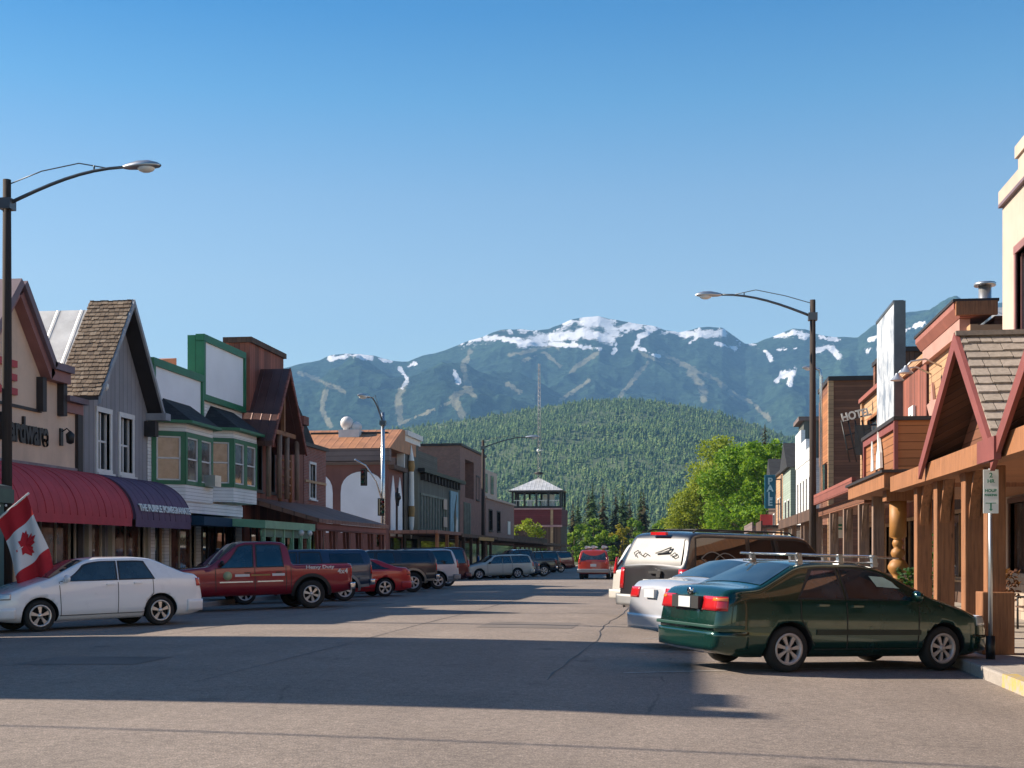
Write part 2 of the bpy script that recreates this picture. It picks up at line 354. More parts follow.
def wall(f, parent, mat, u0, u1, z0, z1, holes=(), depth=10, th=.22, name='wall'):
    mb = MB(); us = sorted({u0, u1, *[h[0] for h in holes], *[h[1] for h in holes]}); zs = sorted({z0, z1, *[h[2] for h in holes], *[h[3] for h in holes]})
    for a, b in zip(us, us[1:]):
        run = None
        for c, d in zip(zs, zs[1:]):
            inside = any(h[0] <= (a+b)/2 <= h[1] and h[2] <= (c+d)/2 <= h[3] for h in holes)
            if inside:
                if run: f.box(mb, a, b, -th, 0, run[0], run[1]); run = None
            else: run = [run[0], d] if run else [c, d]
        if run: f.box(mb, a, b, -th, 0, run[0], run[1])
    if depth: f.box(mb, u0, u1, -depth, -th-.001, z0, z1-.02)
    return mb.build(name, mat, parent, recalc=False)
def window(f, parent, u0, u1, z0, z1, fm, gm=None, nx=2, nz=2, trim=.1, proud=.04, bar=.04, recess=.14, name='window', sill=True):
    a = MB(); t = trim
    if t:
        f.box(a, u0-t, u0, -recess, proud, z0, z1); f.box(a, u1, u1+t, -recess, proud, z0, z1)
        f.box(a, u0-t, u1+t, -recess, proud+.01, z1, z1+t*1.2); f.box(a, u0-t, u1+t, -recess, proud+.01, z0-t, z0)
    for k in range(1, nx):
        u = u0+(u1-u0)*k/nx; f.box(a, u-bar/2, u+bar/2, -recess-.01, -recess+.045, z0, z1)
    for k in range(1, nz):
        z = z0+(z1-z0)*k/nz; f.box(a, u0, u1, -recess-.01, -recess+.04, z-bar/2, z+bar/2)
    for (p, q) in ((u0, u0+bar), (u1-bar, u1)): f.box(a, p, q, -recess-.01, -recess+.05, z0, z1)
    o = a.build(name, fm, parent)
    g = MB(); f.box(g, u0, u1, -recess-.02, -recess, z0, z1); g.build('pane', gm or M['glass'], o)
    if sill:
        s_ = MB(); f.box(s_, u0-t-.03, u1+t+.03, proud-.02, proud+.09, z0-t-.05, z0-t+.01); s_.build('sill', fm, o)
    return o
def door(f, parent, u0, u1, z0, z1, fm, gm=None, recess=.16):
    a = MB(); w_ = .1
    f.box(a, u0, u0+w_, -recess, -recess+.06, z0, z1); f.box(a, u1-w_, u1, -recess, -recess+.06, z0, z1)
    f.box(a, u0+w_, u1-w_, -recess, -recess+.06, z1-w_, z1); f.box(a, u0+w_, u1-w_, -recess, -recess+.06, z0, z0+.25)
    o = a.build('door', fm, parent)
    g = MB(); f.box(g, u0+w_, u1-w_, -recess-.02, -recess+.01, z0+.25, z1-w_); g.build('pane', gm or M['glass'], o)
    h = MB(); h.tube([f.p(u0+.18, -recess+.1, z0+.9), f.p(u0+.18, -recess+.1, z0+1.25)], .015, 6); h.build('handle', M['steel'], o)
    return o
def shingles(mb, O, U, V, lu, lv, course=.2, w=.22, th=.025, gap=.012, rnd=None):
    """courses of separate shakes on a slope: O lower corner, U along the eave, V up the slope"""
    rnd = rnd or random; O, U, V = Vector(O), Vector(U).normalized(), Vector(V).normalized(); N = U.cross(V)
    if N.z < 0: N = -N
    n = int(lv/course)
    for i in range(n+1):
        v0 = i*course; v1 = min(lv, v0+course*1.5); u = -rnd.random()*w
        while u < lu:
            ww = w*(.6+.8*rnd.random()); a, b = max(0, u), min(lu, u+ww-gap)
            if b-a > .03:
                j = rnd.uniform(-.02, .02); lift = rnd.uniform(.85, 1.25)*th
                q = [O+U*a+V*(v0+j), O+U*b+V*(v0+j), O+U*b+V*v1, O+U*a+V*v1]
                mb.hexa([q[0]+N*.004, q[1]+N*.004, q[2]-N*.01, q[3]-N*.01, q[0]+N*(lift+.012), q[1]+N*(lift+.012), q[2]+N*.004, q[3]+N*.004])
            u += ww

# ------------------------------------------------------------ ground, road, pavements
LC, RC = -14.6, 3.7              # kerb lines
def road_z(x): return .12-.0018*(x+5.45)**2
RG = NT('asphalt')
v = RG.coords(); n1 = RG.noise(v, .35, 6); n2 = RG.noise(v, 60, 3, .8); n3 = RG.noise(RG.coords(scale=(1, .12, 1)), .8, 5)
c1 = RG.ramp(n1, [(.3, (.245, .2, .165)), (.7, (.335, .275, .23))])
c1 = RG.mix(RG.ramp(n3, [(.4, .0), (.75, .55)]), c1, (.2, .165, .142))
vo = RG.new('ShaderNodeTexVoronoi', feature='F1'); vo.inputs['Scale'].default_value = 55; RG.link(v, vo.inputs['Vector'])
spk = RG.mix(1, RG.ramp(vo.outputs['Distance'], [(.15, 1.35), (.5, .8)]), RG.ramp(RG.noise(v, 14, 4, .75), [(.3, .72), (.7, 1.28)]), 'MULTIPLY')
c1 = RG.mix(1, c1, spk, 'MULTIPLY'); c1 = RG.mix(1, c1, RG.ramp(n2, [(.3, .65), (.7, 1.35)]), 'MULTIPLY')
ck = RG.new('ShaderNodeTexVoronoi', feature='DISTANCE_TO_EDGE'); ck.inputs['Scale'].default_value = .16
wp = RG.new('ShaderNodeTexNoise'); wp.inputs['Scale'].default_value = 1.3; wp.inputs['Detail'].default_value = 6; RG.link(v, wp.inputs['Vector'])
RG.link(RG.mix(.16, v, wp.outputs['Color'], 'ADD'), ck.inputs['Vector'])
crk = RG.ramp(ck.outputs['Distance'], [(0, 1), (.0035, 0)])
crk = RG.mix(1, crk, RG.ramp(RG.noise(v, .5, 2), [(.5, 0), (.6, .6)]), 'MULTIPLY')
c1 = RG.mix(crk, c1, (.06, .05, .045))
sv = RG.new('ShaderNodeTexVoronoi', feature='F1'); sv.inputs['Scale'].default_value = .9; RG.link(RG.coords(scale=(1, .7, 1)), sv.inputs['Vector'])
oil = RG.mix(1, RG.ramp(sv.outputs['Distance'], [(.05, 1), (.22, 0)]), RG.ramp(RG.noise(v, .6, 2), [(.46, 0), (.58, .6)]), 'MULTIPLY')
RG.base(RG.mix(oil, c1, (.05, .045, .04)))
RG.b.inputs['Roughness'].default_value = .88; RG.bump(n2, .012, .9)
def conc(name, c, joint=1.5):
    t = NT(name); v = t.coords(); b = t.new('ShaderNodeTexBrick'); t.link(v, b.inputs['Vector']); b.offset = 0
    b.inputs['Scale'].default_value = 1; b.inputs['Brick Width'].default_value = joint; b.inputs['Row Height'].default_value = joint; b.inputs['Mortar Size'].default_value = .012
    b.inputs['Color1'].default_value = (*c, 1); b.inputs['Color2'].default_value = (*sc(c, .88), 1); b.inputs['Mortar'].default_value = (*sc(c, .35), 1)
    n = t.noise(v, 1.1, 6); f = t.noise(v, 45, 3)
    t.base(t.mix(1, t.mix(t.ramp(n, [(.4, 0), (.75, .5)]), b.outputs['Color'], sc(c, .55)), t.ramp(f, [(.3, .8), (.7, 1.15)]), 'MULTIPLY'))
    t.b.inputs['Roughness'].default_value = .9; t.bump(f, .004); return t.m
M['conc'] = conc('pavement_concrete', (.42, .37, .32)); M['kerb'] = conc('kerb_concrete', (.4, .36, .32), 3)
yt = NT('worn_yellow_paint'); yt.base(yt.mix(yt.ramp(yt.noise(yt.coords(), 5, 7, .7), [(.42, 0), (.56, 1)]), (.5, .36, .1), (.38, .34, .29))); yt.b.inputs['Roughness'].default_value = .85; M['yellow'] = yt.m
M['road_white'] = m_plain('worn_road_white', (.34, .31, .28), .8, var=.3, scale=8)
XS = [LC+(RC-LC)*i/24 for i in range(25)]
YS = [-60, -20, 0, 5, 10, 20, 40, 63, 76, 110, 150, 182]
mb = MB(); mb.grid([[(x, y, road_z(x)) for x in XS] for y in YS]); tag(mb.build('road', RG.m), kind='structure')
ze = road_z(RC)
for (x0, x1, y0, y1) in ((-70, LC, 63.5, 75.5), (RC, 70, 63, 76), (-70, LC, -6, 12), (-70, 90, 182, 196)):
    mb = MB(); mb.grid([[(x0, y0, ze), (x1, y0, ze)], [(x0, y1, ze), (x1, y1, ze)]]); tag(mb.build('side_road', RG.m), kind='structure')
gt = NT('grassy_ground'); v = gt.coords(); gt.base(gt.mix(gt.ramp(gt.noise(v, .02, 6), [(.4, 0), (.6, 1)]), (.05, .075, .02), (.12, .1, .06))); gt.b.inputs['Roughness'].default_value = 1
mb = MB(); mb.grid([[(x, y, -.16) for x in (-12000, -200, 200, 12000)] for y in (-3000, -200, 400, 14000)]); tag(mb.build('ground', gt.m), kind='structure')
KZ = .12
def pavement(x0, x1, y0, y1, kerbs):
    mb = MB(); mb.box(x0, x1, y0, y1, -.12, KZ); tag(mb.build('pavement', M['conc'], recalc=False), kind='structure')
    for (a, b, c, d) in kerbs:
        mb = MB(); mb.box(a, b, c, d, -.14, KZ+.006); o = mb.build('kerb', M['kerb'], recalc=False, bevel=.025); tag(o, kind='structure')
pavement(RC+.16, 40, -60, 62.9, [(RC, RC+.16, -60, 62.9)]); pavement(RC+.16, 40, 76.1, 181, [(RC, RC+.16, 76.1, 181)])
pavement(-60, LC-.16, 12.1, 63.4, [(LC-.16, LC, 12.1, 63.4)]); pavement(-60, LC-.16, 75.6, 181, [(LC-.16, LC, 75.6, 181)])
# worn yellow paint on the near end of the right kerb
mb = MB(); mb.box(RC-.004, RC+.165, 11.6, 16.2, -.03, KZ+.011); tag(mb.build('kerb_paint', M['yellow'], recalc=False), kind='structure')
# stall lines, worn
mb = MB()
for side in (1, -1):
    for k in range(14):
        y0 = 18.95+3.35*k if side > 0 else 20+3.4*k
        if 58 < y0 < 76: continue
        xa = RC-.1 if side > 0 else LC+.1; P = []
        for j in range(9):
            t = j/8*5.2; x = xa-side*t*.85; y = y0-side*t*.53
            P.append([(x, y-.055, road_z(x)+.005), (x, y+.055, road_z(x)+.005)])
        mb.grid(P)
for y0 in (61.2, 77.5):
    xs = [LC+.5+(RC-LC-1)*i/16 for i in range(17)]
    mb.grid([[(x, y0, road_z(x)+.005), (x, y0+.3, road_z(x)+.005)] for x in xs])
tag(mb.build('road_markings', M['road_white']), kind='structure')

M['tar'] = m_plain('crack_sealing_tar', (.05, .045, .042), .6, var=.25, scale=5)
rq = random.Random(17); mb = MB()
def seam(pts, w_):
    P = []
    for i in range(len(pts)):
        a = Vector(pts[max(0, i-1)]); b_ = Vector(pts[min(len(pts)-1, i+1)]); t = (b_-a).normalized(); n = Vector((-t.y, t.x))*w_*rq.uniform(.5, 1.3)
        P.append([(pts[i][0]+n.x, pts[i][1]+n.y, road_z(pts[i][0])+.006), (pts[i][0]-n.x, pts[i][1]-n.y, road_z(pts[i][0])+.006)])
    mb.grid(P)
for (x0, y0, x1, y1, w_, wob) in ((-1.6, 15, -1.9, 60, .012, .12), (-5.5, 14, -5.4, 62, .01, .04), (-9.6, 22, -9.4, 60, .016, .15), (-12, 31, 3, 32.4, .025, .25), (-13, 44, 3.2, 43.2, .03, .3), (-14, 54, 3.3, 55, .03, .3)):
    n_ = 46; ph = rq.random()*9; seam([(x0+(x1-x0)*k/n_+(wob*math.sin(k*.5+ph)*.5+rq.uniform(-.3, .3)*wob)*(abs(y1-y0) > 5), y0+(y1-y0)*k/n_+(wob*math.sin(k*.43+ph)+rq.uniform(-.4, .4)*wob)*(abs(y1-y0) < 5)) for k in range(n_+1)], w_)
tag(mb.build('tar_seam', M['tar']), kind='structure')
mb = MB()
for (x0, x1, y0, y1) in ((-4.2, -2.3, 25.4, 27.6), (-11.5, -8.8, 36, 38.5), (.2, 1.6, 30.5, 33.8), (-8.9, -7.2, 16.2, 17.5)):
    mb.grid([[(x, y, road_z(x)+.004) for x in np.linspace(x0, x1, 5)] for y in (y0, y1)])
pt_ = NT('dark_asphalt_patch'); pt_.base(pt_.mix(1, pt_.ramp(pt_.noise(pt_.coords(), 1, 5), [(.3, (.13, .11, .095)), (.7, (.19, .16, .14))]), pt_.ramp(pt_.noise(pt_.coords(), 60, 3, .8), [(.3, .6), (.7, 1.4)]), 'MULTIPLY')); pt_.b.inputs['Roughness'].default_value = .9
tag(mb.build('road_patch', pt_.m), kind='structure')
# ------------------------------------------------------------ mountains and forested hill (real terrain, kilometres away)
rs = np.random.RandomState(3)
LAT = rs.rand(256, 256)
def vnoise(x, y):
    xi = np.floor(x).astype(int); yi = np.floor(y).astype(int); xf = x-xi; yf = y-yi
    xf = xf*xf*(3-2*xf); yf = yf*yf*(3-2*yf)
    g = lambda a, b: LAT[a % 256, b % 256]
    return (g(xi, yi)*(1-xf)+g(xi+1, yi)*xf)*(1-yf)+(g(xi, yi+1)*(1-xf)+g(xi+1, yi+1)*xf)*yf
def fbm(x, y, o=5):
    s = 0; a = .5
    for i in range(o): s = s+a*vnoise(x*2**i+17.3*i, y*2**i+5.1*i); a *= .5
    return s
def ridged(x, y, o=5):
    s = 0; a = .5
    for i in range(o): s = s+a*(1-np.abs(2*vnoise(x*2**i+31.7*i, y*2**i+9.2*i)-1)); a *= .5
    return s
SKY1 = [(-900, 420), (-300, 400), (0, 380), (230, 374), (290, 367), (320, 361), (332, 355), (345, 352), (360, 353), (372, 356), (392, 361), (408, 361), (425, 355), (450, 347), (470, 340), (500, 331), (520, 328), (535, 329), (548, 329), (568, 321), (585, 317), (598, 316), (612, 320), (628, 322), (640, 324), (655, 325), (665, 329), (680, 331), (698, 326), (708, 326), (722, 328), (733, 335), (745, 341), (757, 341), (775, 334), (793, 328), (805, 330), (815, 335), (835, 338), (858, 337), (872, 326), (890, 319), (905, 315), (925, 312), (960, 307), (1003, 303), (1100, 302), (1500, 330), (2000, 400)]
SKY2 = [(-900, 520), (100, 480), (300, 442), (380, 432), (430, 425), (470, 419), (520, 411), (560, 405), (600, 401), (635, 400), (680, 405), (720, 414), (760, 427), (800, 441), (860, 462), (1000, 500), (1300, 540)]
def terrain(name, skyl, r0, r1, r2, ncol, nrow, p0, p1, amp, freq, power, mat, masks=None, seed=0):
    px = np.linspace(p0, p1, ncol); sx = np.array([s[0] for s in skyl]); sy = np.array([s[1] for s in skyl], float)
    yv = np.interp(px, sx, sy); th = (px-512)/FPX
    t = np.concatenate([np.linspace(0, 1, nrow), 1+np.linspace(.05, 1, nrow//8)])
    rr = np.where(t <= 1, r0+(r1-r0)*t, r1+(r2-r1)*(t-1))
    PX, T = np.meshgrid(px, t); TH, RR = np.meshgrid(th, rr); H = (HOR-yv)/FPX*r1+EYE
    dep = RR; xc = TH*dep; X = xc*CA-dep*SA; Y = dep*CA+xc*SA
    base = np.where(T <= 1, np.clip(T, 0, 1)**power, 1-(T-1)**1.3)
    HH = H[None, :]*base
    nz = ridged(X/freq+seed, Y/freq+seed, 6)-.62
    env = np.clip(T*2.2, 0, 1)*np.clip((1.0-T)*4.5, .02, 1)
    HH = HH+nz*amp*env*np.minimum(1, .25+T)
    fine = (fbm(X/(freq*.12), Y/(freq*.12), 3)-.45)*amp*.05; HH = np.maximum(HH+fine, -.6)
    co = np.stack([X, Y, HH], -1).reshape(-1, 3)
    m_, n_ = PX.shape; i = np.arange(m_-1)[:, None]*n_+np.arange(n_-1)[None]
    q = np.stack([i, i+1, i+n_+1, i+n_], -1).reshape(-1, 4)
    me = bpy.data.meshes.new(name); me.vertices.add(len(co)); me.vertices.foreach_set('co', co.ravel())
    me.loops.add(q.size); me.loops.foreach_set('vertex_index', q.ravel().astype(np.int32))
    me.polygons.add(len(q)); me.polygons.foreach_set('loop_start', np.arange(0, q.size, 4, dtype=np.int32)); me.polygons.foreach_set('use_smooth', np.ones(len(q), bool))
    me.update(); me.validate()
    if masks:
        ylook = HOR-(HH-EYE)/dep*FPX
        for k, v in masks(PX, ylook, X, Y).items():
            a = me.attributes.new(k, 'FLOAT', 'POINT'); a.data.foreach_set('value', v.ravel().astype(np.float32))
    me.materials.append(mat); o = bpy.data.objects.new(name, me); COL.objects.link(o); tag(o, kind='structure'); return co, ylook if masks else None
def segd(px, y, pl):
    d = np.full(px.shape, 1e9)
    for (a, b), (c, e) in zip(pl, pl[1:]):
        L = (c-a)**2+(e-b)**2; t = np.clip(((px-a)*(c-a)+(y-b)*(e-b))/L, 0, 1); d = np.minimum(d, np.hypot(px-a-t*(c-a), y-b-t*(e-b)))
    return d
SNOW = [([(585, 320), (604, 322), (615, 332)], 8), ([(520, 345), (548, 338), (585, 333), (612, 340)], 6.5), ([(470, 340), (500, 338), (535, 344), (575, 345), (600, 349)], 3.2), ([(612, 330), (640, 326), (655, 327)], 3),
        ([(655, 328), (640, 338), (632, 350)], 3.2), ([(630, 328), (618, 340), (613, 352)], 2), ([(640, 348), (660, 357)], 1.6), ([(332, 358), (350, 355), (372, 358)], 4), ([(375, 357), (390, 362)], 1.6),
        ([(400, 368), (407, 380), (402, 388)], 2.6), ([(408, 366), (415, 364)], 1.5), ([(455, 372), (458, 381)], 2.4), ([(682, 333), (700, 334), (724, 334)], 5.5), ([(715, 343), (735, 347)], 3), ([(700, 336), (690, 342)], 2),
        ([(775, 336), (795, 333), (806, 336)], 3.6), ([(766, 352), (773, 361)], 3), ([(780, 350), (800, 348)], 2), ([(782, 376), (793, 371), (790, 383)], 4.2), ([(776, 381), (782, 374)], 2.4), ([(815, 350), (832, 348), (838, 356)], 4.5), ([(820, 336), (840, 340)], 2.5),
        ([(870, 340), (885, 330), (900, 322)], 3), ([(868, 350), (885, 347)], 3.6), ([(905, 330), (925, 322)], 3)]
CLEAR = [([(404, 385), (398, 400), (400, 418)], 6), ([(300, 372), (330, 385), (345, 392)], 4), ([(325, 392), (322, 410), (330, 425)], 4), ([(470, 352), (463, 368), (470, 388), (452, 397)], 4.5), ([(400, 424), (425, 413), (450, 402)], 2.2), ([(455, 402), (462, 415)], 6), ([(465, 388), (478, 400)], 3),
         ([(640, 352), (655, 360), (672, 365)], 2.5), ([(660, 352), (690, 368), (718, 380), (724, 388)], 4), ([(690, 372), (702, 385), (705, 398)], 6.5), ([(648, 362), (634, 378), (620, 396)], 3), ([(600, 350), (570, 372)], 3), ([(520, 362), (545, 352), (560, 366)], 2), ([(590, 380), (560, 400)], 2.2), ([(730, 392), (755, 405), (770, 420)], 3), ([(508, 384), (520, 392)], 3.5), ([(560, 352), (555, 345), (510, 355)], 3)]
def masks1(PX, YL, X, Y):
    nz = fbm(PX/7, YL/5, 5)-.48; n2 = fbm(PX/2.4+40, YL/1.6, 3)-.45
    s = np.zeros(PX.shape); c = np.zeros(PX.shape)
    for pl, w_ in SNOW: s = np.maximum(s, np.clip(1.15-(segd(PX, YL, pl)+nz*7+n2*4)/w_, 0, 1))
    for pl, w_ in CLEAR: c = np.maximum(c, np.clip(1.05-(segd(PX, YL, pl)+nz*6+n2*3)/w_, 0, 1))
    sy = np.interp(PX, [p[0] for p in SKY1], [p[1] for p in SKY1])
    high = np.clip(1-(YL-sy)/16, 0, 1)*np.clip((372-YL)/30, 0, 1)*(fbm(PX/5+90, YL/3, 4) > .53)*.75
    s = np.maximum(s, high*((PX > 455) & (PX < 760))); return {'snow': np.clip(s, 0, 1), 'clear': np.clip(c, 0, 1)}
fm = NT('mountain_forest'); v = fm.coords()
f1 = fm.noise(fm.coords(scale=(1, 1, 1.6)), .028, 5, .8); f2 = fm.noise(v, .0022, 6)
fc = fm.mix(1, fm.ramp(f2, [(.35, (.02, .04, .034)), (.65, (.042, .075, .045))]), fm.ramp(f1, [(.35, .35), (.65, 1.7)]), 'MULTIPLY')
at1 = fm.new('ShaderNodeAttribute', attribute_name='clear'); at2 = fm.new('ShaderNodeAttribute', attribute_name='snow')
f3 = fm.noise(fm.coords(scale=(1, 1, 1.6)), .04, 10, .9)
def sharp(a, k):
    m1 = fm.new('ShaderNodeMath', operation='MULTIPLY_ADD'); fm.link(f3, m1.inputs[0]); m1.inputs[1].default_value = k; a2 = fm.new('ShaderNodeMath', operation='SUBTRACT'); fm.link(a, a2.inputs[0]); a2.inputs[1].default_value = k*.5; fm.link(a2.outputs[0], m1.inputs[2])
    return fm.ramp(m1.outputs[0], [(.36, 0), (.62, 1)])
fc = fm.mix(sharp(at1.outputs['Fac'], 2.0), fc, fm.ramp(f1, [(.3, (.13, .13, .08)), (.7, (.27, .25, .17))]))
fc = fm.mix(sharp(at2.outputs['Fac'], 2.2), fc, fm.ramp(f1, [(.25, (.5, .49, .5)), (.42, (.8, .81, .84))]))
fm.base(fc); fm.b.inputs['Roughness'].default_value = 1; fm.b.inputs['Specular IOR Level'].default_value = 0; fm.bump(f1, 25, .7)
terrain('mountain', SKY1, 3600, 7600, 10500, 1450, 300, -200, 1250, 800, 1500, 1.15, fm.m, masks1)
hm = NT('hill_floor'); v = hm.coords(); hm.base(hm.ramp(hm.noise(v, .006, 5), [(.4, (.05, .08, .03)), (.7, (.1, .13, .05))])); hm.b.inputs['Roughness'].default_value = 1
hco, _ = terrain('hill', SKY2, 1250, 2600, 3300, 420, 90, -300, 1300, 55, 420, 1.15, hm.m, lambda a, b, c, d: {'m': a*0}, seed=40)
# the forest on the hill: one mass of firs
def forest(name, pts, hts, rad, mat, seed=1):
    r_ = np.random.RandomState(seed); n = len(pts); k = 5; tiers = 3
    vs = []; fs = []; ang = np.arange(k)*2*np.pi/k
    A = ang[None]+r_.rand(n, 1)*6
    ix = 0; V = []; F = []
    for t in range(tiers):
        zb = hts*(.08+.27*t); zt = hts*(.5+.25*t) if t < 2 else hts; rr = rad*(1-.27*t)
        jit = r_.uniform(.7, 1.3, (n, k))
        ring = np.stack([pts[:, 0:1]+np.cos(A)*rr[:, None]*jit, pts[:, 1:2]+np.sin(A)*rr[:, None]*jit, pts[:, 2:3]+zb[:, None]+r_.uniform(-.04, .04, (n, k))*hts[:, None]], -1)
        top = np.stack([pts[:, 0], pts[:, 1], pts[:, 2]+zt], -1)[:, None]
        blk = np.concatenate([ring, top], 1).reshape(-1, 3); V.append(blk)
        b = ix+np.arange(n)[:, None]*(k+1)
        F.append(np.stack([np.stack([b[:, 0]+j, b[:, 0]+(j+1) % k, b[:, 0]+k], -1) for j in range(k)], 1).reshape(-1, 3)); ix += n*(k+1)
    V = np.concatenate(V); F = np.concatenate(F)
    me = bpy.data.meshes.new(name); me.vertices.add(len(V)); me.vertices.foreach_set('co', V.ravel()); me.loops.add(F.size); me.loops.foreach_set('vertex_index', F.ravel().astype(np.int32))
    me.polygons.add(len(F)); me.polygons.foreach_set('loop_start', np.arange(0, F.size, 3, dtype=np.int32)); me.update(); me.validate()
    me.materials.append(mat); o = bpy.data.objects.new(name, me); COL.objects.link(o); return o
ft = NT('fir_foliage'); g = ft.new('ShaderNodeNewGeometry'); v = ft.coords(); big = ft.noise(v, .012, 4)
tone = ft.mix(.5, g.outputs['Random Per Island'], big)
ft.base(ft.ramp(tone, [(.28, (.05, .085, .038)), (.45, (.068, .12, .046)), (.6, (.095, .155, .055)), (.74, (.15, .2, .075))])); ft.b.inputs['Roughness'].default_value = .95; ft.b.inputs['Specular IOR Level'].default_value = .1
r_ = np.random.RandomState(11); NF = 75000
grd = hco.reshape(-1, 420, 3)[:92]
ci = r_.uniform(105, 365, NF); ri = r_.uniform(0, 1, NF)**.8*90
i0 = ci.astype(int); j0 = np.minimum(ri.astype(int), 89); fa = (ci-i0)[:, None]; fb = (ri-j0)[:, None]
pt = (grd[j0, i0]*(1-fa)+grd[j0, i0+1]*fa)*(1-fb)+(grd[j0+1, i0]*(1-fa)+grd[j0+1, i0+1]*fa)*fb
pt[:, 2] -= 1
cl_ = fbm(pt[:, 0]/170+3, pt[:, 1]/170, 4); keep = (cl_ < .53) | (r_.rand(NF) < .45)
pt = pt[keep]; NF = len(pt)
hh = r_.uniform(4, 8, NF)+r_.rand(NF)**4*7
tag(forest('forest', pt, hh, hh*r_.choice([.2, .26, .34, .5], NF, p=[.3, .35, .2, .15]), ft.m), 'dense evergreen forest covering the low hill behind the town', 'forest', kind='stuff')

# ------------------------------------------------------------ left side of the street
L = Fac('L', -18.0)
def lamp_head(parent, p, d, s=1.0):
    """cobra head: housing and lens, pointing along the horizontal unit d"""
    d = Vector(d); p = Vector(p); n = Vector((-d.y, d.x, 0)); mb = MB(); P = []
    for t, w_, h0, h1 in ((0, .045, -.04, .045), (.12, .09, -.06, .08), (.35, .15, -.06, .13), (.6, .17, -.05, .13), (.78, .12, -.03, .08), (.86, .03, 0, .03)):
        c = p+d*t*s
        P.append([c+n*w_*s*math.cos(a)+Vector((0, 0, (h1 if math.sin(a) > 0 else -h0)*s*math.sin(a))) for a in [k*math.pi/6 for k in range(13)]])
    mb.grid(P); o = mb.build('lamp_head', M['galv'], parent)
    mb = MB(); c = p+d*.52*s; mb.ball(c+Vector((0, 0, -.04*s)), .2*s, 12, 0, (1, .7, .5)); mb.build('lens', M['lamp_glass'], o)
def street_lamp(label, x, y, h, dx, reach, mat, r=.16, rise=1.0, group=None, s=1.25, cat='street lamp', dirv=None):
    t = thing('street_lamp', label, cat, (x, y, 0), group=group)
    p = MB(); p.tube([(0, 0, KZ-.02), (0, 0, h*.5), (0, 0, h)], [r, r*.88, r*.72], 12); p.build('pole', mat, t)
    d = Vector(dirv) if dirv else Vector((dx, 0, 0)); q = h-.55; a = MB()
    pts = [d*(reach*k/8)+Vector((0, 0, q+rise*math.sin(k/8*math.pi/2))) for k in range(9)]
    a.tube(pts, [.045-.012*k/8 for k in range(9)], 8)
    a.tube([Vector((0, 0, h-.12)), d*(reach*.3)+Vector((0, 0, h+.16)), d*(reach*.62)+Vector((0, 0, q+rise+.13)), pts[7]], .013, 6)
    a.tube([pts[6], pts[6]+Vector((0, 0, .12))], .02, 6)
    a.box(-r-.02, r+.02, -r-.02, r+.02, q-.12, q+.12); a.build('arm', M['dark_steel'], t)
    lamp_head(t, pts[8], d, s); return t
M['dark_steel'] = m_plain('dark_steel', (.12, .13, .14), .4, .6, var=.15)

# --- tall building just outside the frame: its shadow lies over the road
b = thing('brick_building', 'tall brown brick building at the near left corner with flat roof and dark cornice', 'building')
wall(L, b, M['brick_brown'], 13.2, 22.8, KZ, 11.6, [(14+2.2*k, 15.2+2.2*k, z, z+1.9) for k in range(4) for z in (4.4, 7.9)], depth=16)
for k in range(4):
    for z in (4.4, 7.9): window(L, b, 14+2.2*k, 15.2+2.2*k, z, z+1.9, M['white'])
mb = MB(); L.box(mb, 13.1, 22.9, 0, .35, 11.3, 11.65); mb.build('cornice', M['dark_trim'], b)
mb = MB(); L.box(mb, 13.2, 13.7, -.9, -.1, 11.6, 12.3); L.box(mb, 14.0, 15.2, -.9, -.1, 11.6, 12.15); mb.build('chimney', M['brick_brown'], b)

# --- green-roofed shop at the very edge, with its verandah and string lights
b = thing('shop_building', 'low shop at the left edge with a dark green verandah roof and string lights', 'building')
wall(L, b, M['dark_boards'], 23.1, 26.6, KZ, 4.4, [(23.6, 26.1, .9, 2.6)], depth=10); window(L, b, 23.6, 26.1, .9, 2.6, M['light_wood'], nx=3, nz=1)
mb = MB(); L.slab(mb, 23.0, 26.7, [(0, 3.75), (3.3, 3.05), (3.3, 2.92), (0, 3.6)]); mb.build('verandah_roof', m_plain('weathered_green_roofing', (.07, .095, .09), .6), b)
mb = MB(); L.box(mb, 23.0, 26.72, 3.1, 3.34, 2.68, 2.98); mb.build('fascia', m_plain('weathered_green_fascia', (.06, .12, .1), .6), b)
for u in (23.2, 26.4):
    mb = MB(); L.box(mb, u-.09, u+.09, 3.05, 3.23, KZ, 2.7); mb.build('post', m_plain('teal_post', (.05, .13, .13), .6), b)
mb = MB()
for k in range(14): mb.ball(L.p(23.1+.27*k, 3.36, 2.62-.02*(k % 2)), .03, 6)
mb.build('string_lights', M['sign_white'], b)

# --- hardware shop
b = thing('hardware_shop', 'tan stucco hardware shop with a peaked pink-trimmed parapet and black lettering', 'building')
U0, U1 = 26.8, 36.6
holes = [(28.0, 31.0, .7, 3.0), (31.7, 32.8, KZ+.02, 3.0), (33.6, 36.2, .7, 3.0)]
wall(L, b, M['tan_stucco'], U0, U1, KZ, 6.0, holes)
mb = MB(); L.prism(mb, [(U0, 6), (35.3, 6), (35.3, 6.75), (34.3, 6.75), (32.6, 8.75), (30.9, 6.75), (28.3, 6.75), (U0, 6.75)], -.22, 0); mb.build('parapet', M['tan_stucco'], b)
def strip(mb, f, pts, wdt, d0, d1, up=True):
    for (a, b_) in zip(pts, pts[1:]):
        n = Vector((-(b_[1]-a[1]), b_[0]-a[0])).normalized()*wdt
        f.prism(mb, [a, b_, (b_[0]+n.x, b_[1]+n.y) if 1 else 0, (a[0]+n.x, a[1]+n.y)], d0, d1)
prof = [(28.2, 6.75), (30.9, 6.75), (32.6, 8.75), (34.3, 6.75), (35.45, 6.75)]
